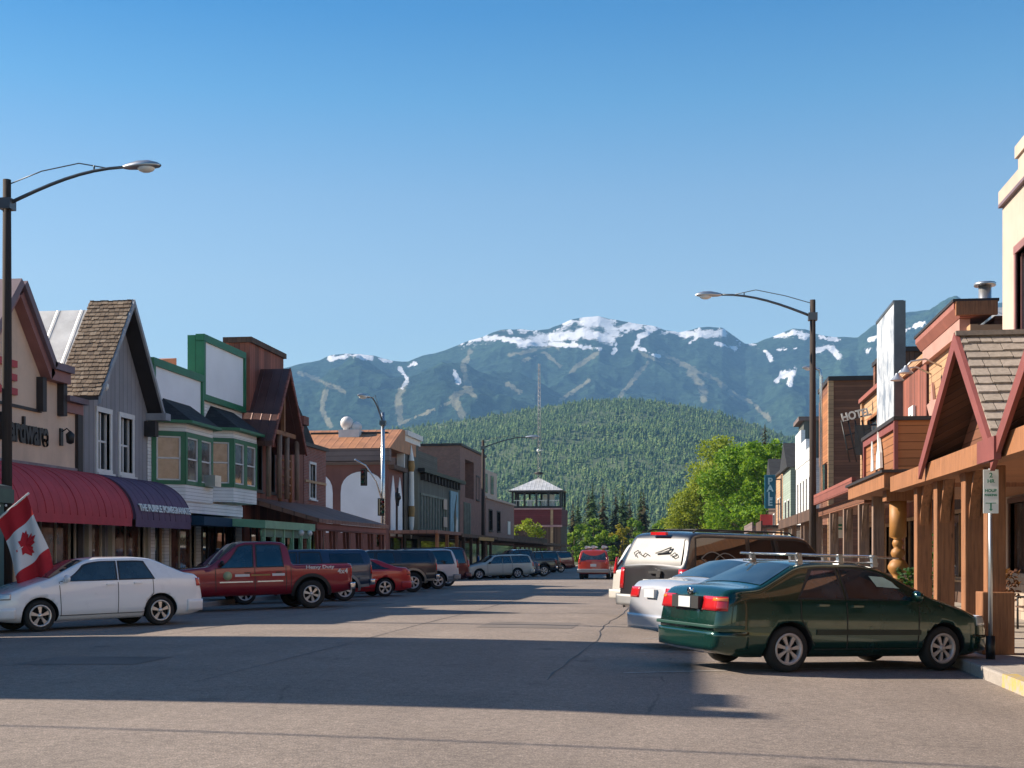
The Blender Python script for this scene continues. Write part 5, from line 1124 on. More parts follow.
for nm, v0, v1, m_ in (('red_band', 0, .27, 'flag_red'), ('white_band', .27, .73, 'flag_white'), ('red_band', .73, 1, 'flag_red')):
    mb = MB(); mb.grid([[fp(i/NU, v0+(v1-v0)*j/14) for i in range(NU+1)] for j in range(15)]); mb.build(nm, M[m_], t)
half = [(0, 1.0), (.15, .66), (.33, .74), (.27, .3), (.43, .45), (.52, .34), (.78, .38), (.68, .2), (.82, .1), (.43, -.2), (.47, -.38), (.06, -.3), (.07, -.68), (0, -.68)]
leaf = half+[(-a, c) for a, c in half[::-1][1:-1]]
for sgn in (1,):
    mb = MB(); vs = []; fs = []
    P = [fp(.5+c*-.0+a*.0-c*.0, .5) for a, c in leaf[:1]]
    L2 = (h1-h0).length; L3 = f1.length
    vs = [fp(.5, .5, 0)]
    for off in (.012, -.012):
        c0 = len(mb.v); pv_ = [fp(.5+a*.42*.75, .5+(-c)*-.0+c*-.20, off) for a, c in leaf]
        # leaf tip points to the staff-top side, its stem to the fly: as on the photo's hanging flag
        pv_ = [fp(.5+c*.36, .5+a*.42*L2/L3*.9, off) for a, c in leaf]; ctr = fp(.5, .5, off)
        mb.add([ctr]+pv_, [(0, i+1, (i+1) % len(leaf)+1) for i in range(len(leaf))])
    mb.build('maple_leaf', M['flag_red'], t, recalc=False)
# goods before the hardware shop
def chair(x, y, rz, label, mat):
    t = thing('wooden_chair', label, 'chair', (x, y, KZ), rz, 'slatted wooden chairs before the hardware shop')
    mb = MB()
    for k in range(5): mb.hexa([(-.26+.11*k, .2, .3), (-.18+.11*k, .2, .3), (-.18+.11*k, .22, .3), (-.26+.11*k, .22, .3), (-.28+.12*k, .5, 1.0), (-.2+.12*k, .5, 1.0), (-.2+.12*k, .52, 1.0), (-.28+.12*k, .52, 1.0)])
    mb.box(-.3, .3, .3, .33, .48, .54); mb.build('backrest', mat, t)
    mb = MB(); mb.hexa([(-.27, -.3, .36), (.27, -.3, .36), (.27, .25, .26), (-.27, .25, .26), (-.27, -.3, .39), (.27, -.3, .39), (.27, .25, .29), (-.27, .25, .29)]); mb.build('seat', mat, t)
    for s_ in (-1, 1):
        mb = MB(); mb.box(s_*.33-.05, s_*.33+.05, -.35, .4, .55, .58); mb.build('arm', mat, t)
        mb = MB(); mb.box(s_*.3-.02, s_*.3+.02, -.32, -.24, 0, .55); mb.build('leg', mat, t)
        mb = MB(); mb.box(s_*.3-.02, s_*.3+.02, .25, .33, 0, .55); mb.build('leg', mat, t)
for k, (px, d, rz, lb) in enumerate(((30, 31.5, 2.0, 'pale wooden chair below the flag'), (40, 32, 2.2, 'wooden slatted chair right of the flag'), (68, 33, 2.1, 'wooden slatted chair behind the white sedan windscreen'), (80, 33.5, 2.3, 'wooden slatted chair next to the kettle grill'))):
    x_, y_ = at(px, d); chair(x_, y_, rz, lb, M['light_wood'])
x_, y_ = at(99, 33.5); t = thing('kettle_grill', 'black domed kettle grill behind the white sedan roof', 'grill', (x_, y_, KZ))
mb = MB(); mb.lathe([(0, .5), (.2, .55), (.33, .72), (.36, .86)], n=18); mb.build('bowl', M['black'], t)
mb = MB(); mb.lathe([(.37, .87), (.35, 1.02), (.25, 1.18), (.1, 1.26), (0, 1.27)], n=18); o = mb.build('lid', M['black'], t); mb = MB(); mb.box(-.06, .06, -.02, .02, 1.27, 1.33); mb.build('handle', M['light_wood'], o)
for k in range(3):
    a = k*2.1; mb = MB(); mb.tube([(.2*math.cos(a), .2*math.sin(a), .6), (.36*math.cos(a), .36*math.sin(a), 0)], .015, 6); mb.build('leg', M['galv'], t)
x_, y_ = at(56, 31.5); t = thing('sidewalk_board', 'white sandwich board with black marks under the flag', 'sign', (x_, y_, KZ), .9)
for s_ in (-1, 1):
    mb = MB(); mb.hexa([(-.3, s_*.28, 0), (.3, s_*.28, 0), (.3, s_*.25, 0), (-.3, s_*.25, 0), (-.3, s_*.04, 1.15), (.3, s_*.04, 1.15), (.3, s_*.01, 1.15), (-.3, s_*.01, 1.15)]); o = mb.build('board', M['sign_white'], t)
    mb = MB(); mb.ball((-.08, s_*.17, .68), .12, 8, 0, (1, .3, 1.2)); mb.build('mark', M['black'], o)
    mb = MB(); mb.ball((.12, s_*.21, .4), .1, 8, 0, (1, .3, 1)); mb.build('mark', M['black'], o)
x_, y_ = at(1019, 23); t = thing('iron_bench', 'dark iron bench against the stone shopfront at the right edge', 'bench', (6.6, y_+1.5, KZ), -math.pi/2)
mb = MB()
for k in range(5): mb.box(-.8, .8, -.35+.13*k, -.25+.13*k, .42, .45)
mb.build('seat', M['dark_boards'], t)
mb = MB()
for k in range(4): mb.box(-.8, .8, .28+.03*k, .31+.03*k, .52+.12*k, .61+.12*k)
mb.build('backrest', M['dark_boards'], t)
for s_ in (-1, 1):
    mb = MB(); mb.tube([(s_*.7, -.33, 0), (s_*.7, -.33, .62), (s_*.7, .3, .64), (s_*.7, .42, 1.0)], .025, 6); mb.tube([(s_*.7, .3, .64), (s_*.7, .33, 0)], .025, 6); mb.build('leg', M['black'], t)
for k, (px, y_) in enumerate(((911, 28), (932, 27.5), (1003, 27))):
    x_ = Xat(px, y_)
    t = thing('potted_plant', ('green plant in a low clay pot beside the carved post', 'climbing green plant hanging between two porch posts', 'dry twiggy plant in a pot against the stone base')[k], 'plant', (x_, y_, KZ))
    mb = MB(); mb.lathe([(0, 0), (.16, 0), (.22, .35), (.19, .35), (.17, .3)], n=12); mb.build('pot', m_plain('clay_pot', (.3, .12, .07), .8) if k == 0 else bpy.data.materials['clay_pot'], t)
    rd = random.Random(k+4); mb = MB()
    for j in range(260):
        h_ = rd.random(); a = rd.random()*6.28; r_ = rd.random()**.5*(.32 if h_ > .2 else .2); c = Vector((r_*math.cos(a), r_*math.sin(a), .35+h_*(1.5 if k == 1 else .8)))
        u_ = Vector((rd.uniform(-1, 1), rd.uniform(-1, 1), rd.uniform(-1, 1))).normalized()*.06; w_ = u_.orthogonal().normalized()*.035; mb.add([c-u_, c+w_, c+u_, c-w_], [(0, 1, 2, 3)])
    mb.build('leaves', M['leaf_dry'] if k == 2 else M['leaf'], t, recalc=False)

# ------------------------------------------------------------ trees
def blob_leaves(mb, rd, c, rx, rz, n, size, flat=0):
    for _ in range(n):
        d = Vector((rd.gauss(0, 1), rd.gauss(0, 1), rd.gauss(0, 1))).normalized()*rd.uniform(.45, 1.05)
        p = c+Vector((d.x*rx, d.y*rx, d.z*rz)); s_ = size*rd.uniform(.6, 1.4)
        u = Vector((rd.gauss(0, 1), rd.gauss(0, 1), rd.gauss(0, .7))).normalized(); w_ = u.orthogonal().normalized(); w_ = (w_*math.cos(3*rd.random())+u.cross(w_)*math.sin(3*rd.random()))
        mb.add([p-u*s_, p+w_*s_*.6, p+u*s_, p-w_*s_*.6], [(0, 1, 2, 3)])
def broad_tree(x, y, h, rad, mat, label, cat='tree', seed=1, trunk_h=.2, clumps=46, per=110, leaf=.22, group=None, shape=1.0, name='broadleaf_tree'):
    rd = random.Random(seed); t = thing(name, label, cat, (x, y, KZ-.1), group=group)
    tk = MB(); tk.tube([(0, 0, 0), (.1, .05, h*.25), (0, .1, h*.55)], [.03*h*.6, .022*h*.6, .01*h*.6], 9); lv = MB(); cs = []
    for k in range(clumps):
        a = rd.random()*6.283; zf = rd.random()**.8; rr = rad*math.sqrt(max(.05, 1-(2*zf-1.0)**2*shape))*rd.uniform(.45, 1.0)
        c = Vector((rr*math.cos(a), rr*math.sin(a), h*(trunk_h+(1-trunk_h)*zf*.93))); cs.append(c); r_ = rad*rd.uniform(.16, .32)
        blob_leaves(lv, rd, c, r_, r_*.8, int(per*(r_/rad/.24)**2), leaf)
    for c in cs[::3]: tk.tube([(0, 0, h*rd.uniform(.18, .45)), c*.55+Vector((0, 0, h*.12)), c], [.09, .05, .02], 5)
    tk.build('trunk', M['bark'], t); lv.build('crown', mat, t, recalc=False); return t
def conifer(x, y, h, rad, mat, label, seed=1, group=None, dens=1.0, name='fir_tree'):
    rd = random.Random(seed); t = thing(name, label, 'fir tree', (x, y, 0), group=group)
    tk = MB(); tk.tube([(0, 0, -.2), (0, 0, h*.97)], [.016*h, .02], 7); tk.build('trunk', M['bark'], t)
    mb = MB(); n = int(h*3.2*dens)
    for i in range(n):
        zf = (i/n); z = h*(.1+.9*zf); r_ = rad*(1-zf)**.75*rd.uniform(.75, 1.12)+.08; m_ = max(4, int(9*(1-zf))+3)
        for j in range(m_):
            a = rd.random()*6.283; dr = Vector((math.cos(a), math.sin(a), -.32-.2*rd.random())); sd_ = Vector((-math.sin(a), math.cos(a), 0)); p = Vector((0, 0, z)); rr = r_*rd.uniform(.7, 1.1)
            for q in range(5):
                f0, f1_ = q/5, (q+1.1)/5; w0 = rr*.3*(1-f0*.5)*rd.uniform(.7, 1.3); dz = rd.uniform(-.12, .12)*rr
                a0 = p+dr*rr*f0; a1 = p+dr*rr*f1_+Vector((0, 0, dz)); mb.add([a0-sd_*w0, a1-sd_*w0*.3, a1+sd_*w0*.3, a0+sd_*w0], [(0, 1, 2, 3)])
    mb.build('crown', mat, t, recalc=False); return t
# right: bright spring trees
g = 'spring green trees beyond the right shops'
x_, y_ = at(748, 162); broad_tree(x_, y_, 16.0, 6.0, M['leaf_bright'], 'bright spring green tree rising beside the teal sign', seed=2, clumps=95, per=190, leaf=.22, group=g, trunk_h=.08)
x_, y_ = at(772, 150); broad_tree(x_, y_, 15.6, 4.2, M['leaf_bright'], 'bright green tree partly behind the last shop', seed=5, clumps=60, per=190, leaf=.22, group=g, trunk_h=.08)
x_, y_ = at(722, 195); broad_tree(x_, y_, 19.5, 6, M['leaf_yellowgreen'], 'feathery yellow-green tree behind the others', seed=3, clumps=70, per=120, leaf=.22, group=g, trunk_h=.15)
x_, y_ = at(706, 178); broad_tree(x_, y_, 12.6, 5.2, M['leaf_olive'], 'dome-shaped olive-green willow right of the street end', seed=4, clumps=150, per=200, leaf=.17, group=g, trunk_h=.02, shape=1.0, name='willow_tree')
x_, y_ = at(668, 185); broad_tree(x_, y_, 13.5, 1.3, M['leaf_bright'], 'slender bright sprig of a tree at the left of the willow', seed=9, clumps=18, per=40, leaf=.2, group=g, trunk_h=.2) if 0 else None
x_, y_ = at(765, 260); conifer(x_, y_, 28.5, 4.6, M['fir_brown'], 'tall brownish fir standing above the bright green tree', seed=6)
x_, y_ = at(669, 300); conifer(x_, y_, 15.5, 3.2, M['fir'], 'dark fir at the left of the willow', seed=7)
x_, y_ = at(525, 168); broad_tree(x_, y_, 6.2, 2.3, M['leaf_yellowgreen'], 'small yellow-green street tree before the fire tower', seed=12, clumps=26, per=60, leaf=.16, trunk_h=.35)
rd = random.Random(21)
for k in range(16):
    px = 572+ (648-572)*(k+.5)/16+rd.uniform(-2, 2); d = rd.uniform(300, 360); x_, y_ = at(px, d)
    conifer(x_, y_, rd.uniform(11, 19), rd.uniform(3, 4.4), M['fir_brown'] if k % 3 == 0 else M['fir'], ('brownish' if k % 3 == 0 else 'dark green')+' fir in the row at the end of the street', seed=40+k, group='%s firs in the row at the end of the street' % ('brownish' if k % 3 == 0 else 'dark green'), dens=.8)
for k, px in enumerate((573, 583, 594, 606, 622, 634, 645, 655, 664)):
    x_, y_ = at(px, 262+8*(k % 3)); yl = k == 4
    broad_tree(x_, y_, 6.5+1.6*(k % 3), 2.9, M['leaf_yellow'] if yl else M['leaf_mid'], 'bright yellow-green bush-like tree in the row at the street end' if yl else 'mid green leafy tree in the low row at the street end', seed=60+k, clumps=24, per=60, leaf=.3, group='low leafy trees at the street end', trunk_h=.05)
rd = random.Random(31)
for k in range(26):
    px = -240+1500*(k+.5)/26
    if 560 < px < 680: continue
    x_, y_ = at(px, rd.uniform(420, 520)); conifer(x_, y_, rd.uniform(13, 20), 3.4, M['fir'], 'fir tree far behind the town roofs', seed=90+k % 6, group='firs far behind the town roofs', dens=.45)

# ------------------------------------------------------------ vehicles
def lerp_tab(tab, x):
    if x <= tab[0][0]: return tab[0][1]
    for (a, b), (c, d) in zip(tab, tab[1:]):
        if x <= c: return b+(d-b)*(x-a)/(c-a)
    return tab[-1][1]
def smooth_tab(tab, x, r):
    return sum(lerp_tab(tab, x+r*k/4)*w_ for k, w_ in ((-4, 1), (-3, 2), (-2, 3), (-1, 4), (0, 5), (1, 4), (2, 3), (3, 2), (4, 1)))/25
class Shape:
    """body as a function: x forward, y left, z up; origin on the ground under the middle"""
    def __init__(s, L, W, top, belt, zb=.2, wt=.72, front_w=.72, rear_w=.8, rf=.7, rr=.5, rnd=.07, lean_f=.12, lean_r=.06, tumble=None, sm=.1, bulge=.03, crown=.03):
        s.__dict__.update(locals()); s.xf, s.xr = L/2, -L/2
    def zt(s, x): return smooth_tab(s.top, x, s.sm)
    def zbelt(s, x): return min(lerp_tab(s.belt, x), s.zt(x)-.02)
    def plan(s, x):
        w_ = s.W/2
        if x > s.xf-s.rf: t = min(1, (x-(s.xf-s.rf))/s.rf); return w_*(s.front_w+(1-s.front_w)*math.sqrt(max(0, 1-t*t)))
        if x < s.xr+s.rr: t = min(1, ((s.xr+s.rr)-x)/s.rr); return w_*(s.rear_w+(1-s.rear_w)*math.sqrt(max(0, 1-t*t)))
        return w_
    def y(s, x, z):
        w_ = s.plan(x); zb = lerp_tab(s.belt, x); h = (z-s.zb)/(zb-s.zb)
        if h <= 1: return w_*(1-.06*max(0, 1-h/.25)**2)-s.bulge*(2*max(0, h)-1.05)**2
        up = (z-zb)/max(.2, (s.topmax-zb)); return w_-s.bulge-(w_-w_*s.wt)*min(1.05, up)**1.15
    @property
    def topmax(s): return max(t[1] for t in s.top)
    def dx(s, x, z):
        if x > s.xf-.6: k = ((x-(s.xf-.6))/.6)**2; return -k*s.lean_f*max(0, (z-.55))/.35
        if x < s.xr+.6: k = (((s.xr+.6)-x)/.6)**2; return k*s.lean_r*max(0, (z-.6))/.35
        return 0
    def P(s, x, y, z): return Vector((x+s.dx(x, z), y, z))
    def section(s, x):
        zt = s.zt(x); r = min(s.rnd, (zt-s.zb)*.3); zs = min(lerp_tab(s.belt, x), zt-r); zb = s.zb+ (.1*max(0, (abs(x)-(s.L/2-.5))/.5)**2); pts = []
        yb = s.y(x, zb); pts += [(0, zb), (yb*.5, zb), (yb-.06, zb), (yb, zb+.05)]
        for k in range(1, 9): z = zb+.05+(zs-zb-.05)*k/8; pts.append((s.y(x, z), z))
        for k in range(1, 6): z = zs+(zt-r-zs)*k/5; pts.append((s.y(x, z), z))
        ye = s.y(x, zt-r)
        for k in range(1, 5): a = math.pi/2*k/4; pts.append((ye-r*1.2*(1-math.cos(a)), zt-r+r*math.sin(a)))
        yy = ye-r*1.2
        for k in range(1, 7): f = 1-k/6; pts.append((yy*f, zt+s.crown*(1-f*f)))
        return pts
    def topz(s, x, y):
        zt = s.zt(x); ye = s.y(x, zt-s.rnd)-s.rnd*1.2; f = min(1, abs(y)/max(.1, ye)); return zt+s.crown*(1-f*f)
    def body(s, mat, wells, name, parent, step=.06):
        n = int(s.L/step); xs = [s.xr+s.L*(.5-.5*math.cos(math.pi*i/n))*.35+s.L*i/n*.65 for i in range(n+1)]; rows = []
        for x in xs:
            h = s.section(x); rows.append([s.P(x, y, z) for y, z in h]+[s.P(x, -y, z) for y, z in h[-2:0:-1]])
        m_ = len(rows[0]); vs = [p for r in rows for p in r]; fs = [(i*m_+k, i*m_+(k+1) % m_, (i+1)*m_+(k+1) % m_, (i+1)*m_+k) for i in range(n) for k in range(m_)]
        mb = MB(); mb.add(vs, fs, 0, True)
        hh = len(s.section(0))
        for row in (rows[0], rows[-1]):
            left = row[:hh]; right = [row[0]]+row[:hh-1:-1]+[row[hh-1]]
            mb.grid([[l, l*.5+r*.5, r] for l, r in zip(left, right)], 0, True)
        o = mb.build(name, [mat, M['well']], parent)
        cm = MB()
        for (x, z, r) in wells:
            for s_ in (-1, 1):
                y0, y1 = (s.W/2-.3, s.W/2+.3); nn_ = 28; ring = [(x+r*math.cos(2*math.pi*k/nn_), z+r*math.sin(2*math.pi*k/nn_)) for k in range(nn_)]
                cm.prism([(a, s_*y0, c) for a, c in ring], (0, s_*(y1-y0), 0), 1)
        c = cm.build('cut', [mat, M['well']]); md = o.modifiers.new('w', 'BOOLEAN'); md.operation = 'DIFFERENCE'; md.object = c; md.solver = 'EXACT'
        dg = bpy.context.evaluated_depsgraph_get(); me = bpy.data.meshes.new_from_object(o.evaluated_get(dg)); o.modifiers.clear(); o.data = me; bpy.data.objects.remove(c)
        return o
    def side_patch(s, quad, mat, name, parent, sgn, off=.006, nu=8, nv=6, cap=.1, th=.0):
        (ax, az), (bx, bz), (cx, cz), (dx_, dz) = quad; rows = []     # a,b bottom (rear->front), c,d top (front->rear)
        for j in range(nv+1):
            v = j/nv; row = []
            for i in range(nu+1):
                u = i/nu; x = (ax+(bx-ax)*u)*(1-v)+(dx_+(cx-dx_)*u)*v; z0 = az+(bz-az)*u; z1 = min(dz+(cz-dz)*u, s.zt(x)-cap); z = z0+(z1-z0)*v
                row.append(s.P(x, sgn*(s.y(x, z)+off), z))
            rows.append(row)
        mb = MB(); mb.grid(rows); ob = mb.build(name, mat, parent)
        if cap < .115 and 'window' in name and off < .01:
            (ax, az), (bx, bz), (cx, cz), (dx_, dz) = quad; e_ = .035; f = MB(); fr = []
            for j in range(nv+1):
                v = j/nv; row = []
                for i in range(nu+1):
                    u = i/nu; x = (ax-e_+(bx-ax+2*e_)*u)*(1-v)+(dx_-e_+(cx-dx_+2*e_)*u)*v; z0 = az-.025; z1 = min(dz+e_, s.zt(x)-cap+.035); z = z0+(z1-z0)*v
                    row.append(s.P(x, sgn*(s.y(x, z)+off*.5), z))
                fr.append(row)
            f.grid(fr); f.build('window_frame', M['trim_black'], ob)
        return ob
    def top_patch(s, x0, x1, inset0, inset1, mat, name, parent, off=.008):
        rows = []
        for j in range(9):
            x = x0+(x1-x0)*j/8; zt = s.zt(x); ye = s.y(x, zt-s.rnd)-(inset0+(inset1-inset0)*j/8); rows.append([s.P(x, ye*(1-2*i/10), 0).xy.to_3d()+Vector((s.dx(x, zt), 0, s.topz(x, ye*(1-2*i/10))+off)) for i in range(11)])
        dz = (s.zt(x1)-s.zt(x0))/(x1-x0)
        mb = MB(); mb.grid(rows); return mb.build(name, mat, parent)
    def wrap(s, end, z0, z1, ls, yc, off, mat, name, parent, side=0, depth=.04, nz=4):
        """solid band round an end: from ls metres along the side, round the corner, to y=yc on the end"""
        sg = 1 if end == 'f' else -1; xe = s.xf if sg > 0 else s.xr; o2 = None
        def path(z, o_):
            pts = []; N = 12
            for k in range(N+1): x = xe-sg*ls*(1-k/N)**1.5; pts.append((x, s.y(x, z)))
            ylast = pts[-1][1]
            if yc < ylast:
                for k in range(1, 5): pts.append((xe, ylast+(yc-ylast)*k/4))
            out = []
            for i, (x, y) in enumerate(pts):
                a = pts[max(0, i-1)]; b_ = pts[min(len(pts)-1, i+1)]; t = Vector((b_[0]-a[0], b_[1]-a[1])); t = t.normalized() if t.length > 1e-6 else Vector((0, -1)); n = Vector((-t.y, t.x))*sg
                if n.dot(Vector((x*.3, y))) < 0: n = -n
                out.append(s.P(x, y, z)+Vector((n.x*o_, n.y*o_, 0)))
            return out
        sides = (1, -1) if side == 0 else (side,)
        objs = []
        if yc <= 0 and side == 0:
            def full(z, o_): p = path(z, o_); return p+[Vector((q.x, -q.y, q.z)) for q in p[::-1]]
            fn = [full]; 
        else: fn = [(lambda z, o_, s_=s_: [Vector((q.x, s_*q.y, q.z)) for q in path(z, o_)]) for s_ in sides]
        for f in fn:
            rows = [f(z0, off-depth)]+[f(z0+(z1-z0)*k/nz, off) for k in range(nz+1)]+[f(z1, off-depth)]; rows.append(rows[0]); mb = MB(); mb.grid(rows)
            for e_ in (0, -1): mb.add([r[e_] for r in rows[:-1]], [list(range(len(rows)-1))])
            objs.append(mb.build(name, mat, parent))
        return objs
def strip_on(s, pts, wd, mat, name, parent, sgn, off=.004):
    rows = []
    for i, (x, z) in enumerate(pts):
        a = pts[max(0, i-1)]; b_ = pts[min(len(pts)-1, i+1)]; t = Vector((b_[0]-a[0], b_[1]-a[1])).normalized(); n = Vector((-t.y, t.x))*wd/2
        rows.append([s.P(x+n.x, sgn*(s.y(x+n.x, z+n.y)+off), z+n.y), s.P(x-n.x, sgn*(s.y(x-n.x, z-n.y)+off), z-n.y)])
    mb = MB(); mb.grid(rows); return mb.build(name, mat, parent)
def dense(pts, n=6):
    return [(a[0]+(b_[0]-a[0])*k/n, a[1]+(b_[1]-a[1])*k/n) for a, b_ in zip(pts, pts[1:]) for k in range(n)]+[pts[-1]]
WH = {}
def wheel_meshes(r, w_, rim_r, style):
    key = (r, w_, rim_r, style)
    if key in WH: return WH[key]
    h = w_/2; t = MB(); t.lathe([(rim_r, -h*.8), (rim_r+.02, -h*.95), (r-.04, -h), (r-.012, -h*.85), (r, -h*.55), (r, h*.55), (r-.012, h*.85), (r-.04, h), (rim_r+.02, h*.95), (rim_r, h*.8)], n=32, axis='Y')
    to = t.build('tyre', M['rubber']); m = MB()
    m.lathe([(0, h*.25), (rim_r*.8, h*.1), (rim_r, h*.2)], n=28, axis='Y', mi=1)      # dark dish behind the spokes
    m.lathe([(rim_r+.004, h*.2), (rim_r+.008, h*.98), (rim_r-.02, h*.96), (rim_r-.035, h*.6), (rim_r-.035, h*.3)], n=28, axis='Y')
    n = {'five': 5, 'seven': 7, 'steel': 8, 'six': 6}[style]; wd = {'five': .3, 'seven': .24, 'steel': .3, 'six': .28}[style]
    for k in range(n):
        a = 2*math.pi*k/n+.3; ra, rb = rim_r*.12, rim_r*.93
        def pt(rr, da, y): return (rr*math.cos(a+da), y, rr*math.sin(a+da))
        ya = h*(.82 if style != 'steel' else .55); yb = h*.72
        m.hexa([pt(ra, -wd*1.9, ya-.02), pt(ra, wd*1.9, ya-.02), pt(rb, wd*.72, yb-.03), pt(rb, -wd*.72, yb-.03), pt(ra, -wd*1.9, ya), pt(ra, wd*1.9, ya), pt(rb, wd*.72, yb), pt(rb, -wd*.72, yb)])
    m.lathe([(0, h*.95), (rim_r*.2, h*.92), (rim_r*.26, h*.7), (rim_r*.26, h*.3)], n=16, axis='Y')
    ro = m.build('rim', [M['hubcap'] if style == 'seven' else M['alloy'], M['well']]); WH[key] = (to.data, ro.data); bpy.data.objects.remove(to); bpy.data.objects.remove(ro); return WH[key]
def add_wheels(car, xs, y, r, w_, rim_r, style, steer=0):
    tm, rm = wheel_meshes(r, w_, rim_r, style)
    for x in xs:
        for s_ in (1, -1):
            e = empty('wheel', (x, s_*y, r), 0 if s_ > 0 else math.pi, car)
            for nm, me in (('tyre', tm), ('rim', rm)): o = bpy.data.objects.new(nm, me); COL.objects.link(o); o.parent = e
def mirror_at(s, x, z, parent, mat):
    for sg in (1, -1):
        y = s.y(x, z); mb = MB(); mb.ball((x-.02, sg*(y+.12), z+.05), .11, 10, 0, (.55, 1, .72)); mb.box(x-.05, x+.03, sg*y-.03*sg if sg > 0 else sg*y-.05, sg*y+.05 if sg > 0 else sg*y+.03, z-.02, z+.04); mb.build('mirror', mat, parent)
def handle_at(s, x, z, parent, mat):
    for sg in (1, -1):
        y = s.y(x, z); mb = MB(); mb.hexa([(x-.09, sg*(y-.01), z-.015), (x+.09, sg*(y-.01), z-.015), (x+.08, sg*(y+.035), z-.012), (x-.08, sg*(y+.035), z-.012), (x-.09, sg*(y-.01), z+.015), (x+.09, sg*(y-.01), z+.015), (x+.08, sg*(y+.035), z+.012), (x-.08, sg*(y+.035), z+.012)]); mb.build('door_handle', mat, parent)
def place(car, L, row, Y=None, px=None, ang=60, nose=None):
    """park nose-in: row 'L' faces the left kerb, row 'R' the right kerb"""
    a = R(ang); hx, hy = (-math.sin(a), -math.cos(a)) if row == 'L' else (math.sin(a), math.cos(a))
    nx = nose if nose is not None else (LC+.35 if row == 'L' else RC-.2)
    cx = nx-hx*(L/2); cy = Y if Y is not None else Yat(px, cx)
    slope = -.0036*(cx+5.45)                       # the crown of the road tips the car towards the kerb
    yaw = math.atan2(hy, hx); car.rotation_mode = 'XYZ'
    n = Vector((-slope, 0, 1)).normalized(); f = Vector((hx, hy, 0)); f = (f-n*f.dot(n)).normalized(); l = n.cross(f)
    m = Matrix((f, l, n)).transposed(); car.rotation_euler = m.to_euler(); car.location = (cx, cy, road_z(cx))

def place_tail(car, L, W, px, d, ang=60):
    """nose-in at the left kerb, given where its near rear corner stands"""
    a = R(ang); hx, hy = -math.sin(a), -math.cos(a); lx, ly = -hy, hx; X, Y = at(px, d)
    place(car, L, 'L', Y=Y+hy*L/2-ly*W/2, ang=ang, nose=X+hx*L-lx*W/2)
def saloon(label, mat, L=4.55, W=1.72, H=1.42, wb=2.6, hood=.9, deck=1.0, cowl=1.05, rf=.35, rb=-.85, deckx=-1.55, wheel=.31, rim=.2, style='five', glass='car_glass', name='parked_sedan', cat='car', roofrack=False, coupe=False, belt=.93, fw=.72, clad=None, group=None, hatch=False):
    car = thing(name, label, cat, group=group); xf, xr = L/2, -L/2; fo = .88 if L > 4.3 else .8; fx = xf-fo; rx = fx-wb
    top = [(xr-.2, deck-.34), (xr, deck-.14), (xr+.06, deck-.03), (xr+.2, deck), (deckx, deck+.02), (rb, H-.03), (rb+.35, H), (rf-.3, H), (rf, H-.04), (cowl+.12, hood+.06), (cowl+.3, hood+.02), (xf-.45, hood-.12), (xf-.1, hood-.24), (xf, hood-.33), (xf+.2, .45)]
    s = Shape(L, W, top, [(xr, belt+.02), (0, belt), (cowl, belt-.04), (xf, hood-.1)], wt=.74, front_w=fw, sm=.13, rnd=.075, zb=.19)
    s.body(mat, [(fx, wheel, wheel+.055), (rx, wheel, wheel+.055)], 'body', car)
    add_wheels(car, (fx, rx), W/2-.115, wheel, .2, rim, style)
    G = M[glass]
    s.top_patch(cowl+.08, rf+.02, .07, .09, G, 'windscreen', car); s.top_patch(deckx+.06, rb-.02, .07, .09, G, 'rear_window', car)
    bz = belt+.035; bp = -.28 if not coupe else -.55
    for sg in (1, -1):
        d1 = s.side_patch([(bp+.04, bz), (cowl-.12, bz-.02), (rf+.02, H-.05), (bp+.0, H-.05)], G, 'side_window', car, sg, cap=.09)
        if coupe: s.side_patch([(rb-.42, bz+.02), (bp-.04, bz), (bp-.08, H-.05), (rb+.22, H-.05)], G, 'side_window', car, sg, cap=.11)
        else:
            q0 = rx+.14
            s.side_patch([(q0, bz), (bp-.05, bz), (bp-.09, H-.05), (max(rb+.22, q0+.12), H-.05)], G, 'side_window', car, sg, cap=.1)
            strip_on(s, dense([(q0+.02, bz), (q0+.02, .7), (rx+.38, .35)]), .014, M['trim_black'], 'door_seam', car, sg)
        strip_on(s, dense([(bp, bz), (bp+.02, .3)]), .014, M['trim_black'], 'door_seam', car, sg)
        strip_on(s, dense([(cowl-.1, bz-.03), (cowl-.12, .3)]), .014, M['trim_black'], 'door_seam', car, sg)
        strip_on(s, dense([(rx+.38, .3), (fx-.38, .3)]), .014, M['trim_black'], 'door_seam', car, sg)
        if clad: strip_on(s, dense([(rx+.4, .52), (fx-.4, .52)]), .07, clad, 'side_moulding', car, sg, .012)
    handle_at(s, bp+.17, belt-.07, car, mat)
    if not coupe: handle_at(s, rx+.5, belt-.06, car, mat)
    mirror_at(s, cowl-.2, belt+.02, car, mat)
    tz = deck-.1
    for sg in (1, -1):
        s.wrap('r', tz-.17, tz, .16, W*.24, .012, M['tail'], 'tail_light', car, side=sg)
        s.wrap('f', hood-.32, hood-.19, .3, W*.25, .01, M['clear'], 'headlight', car, side=sg)
    s.wrap('r', .28, .52, .42, 0, .022, mat, 'rear_bumper', car); s.wrap('f', .26, .48, .4, 0, .02, mat, 'front_bumper', car)
    s.wrap('f', hood-.33, hood-.22, 0, 0, .012, M['trim_black'], 'grille', car) if 0 else None
    mb = MB(); mb.box(xr-.02, xr+.06, -.16, .16, tz-.16, tz-.03); mb.build('number_plate', M['plate'], car)
    return car, s
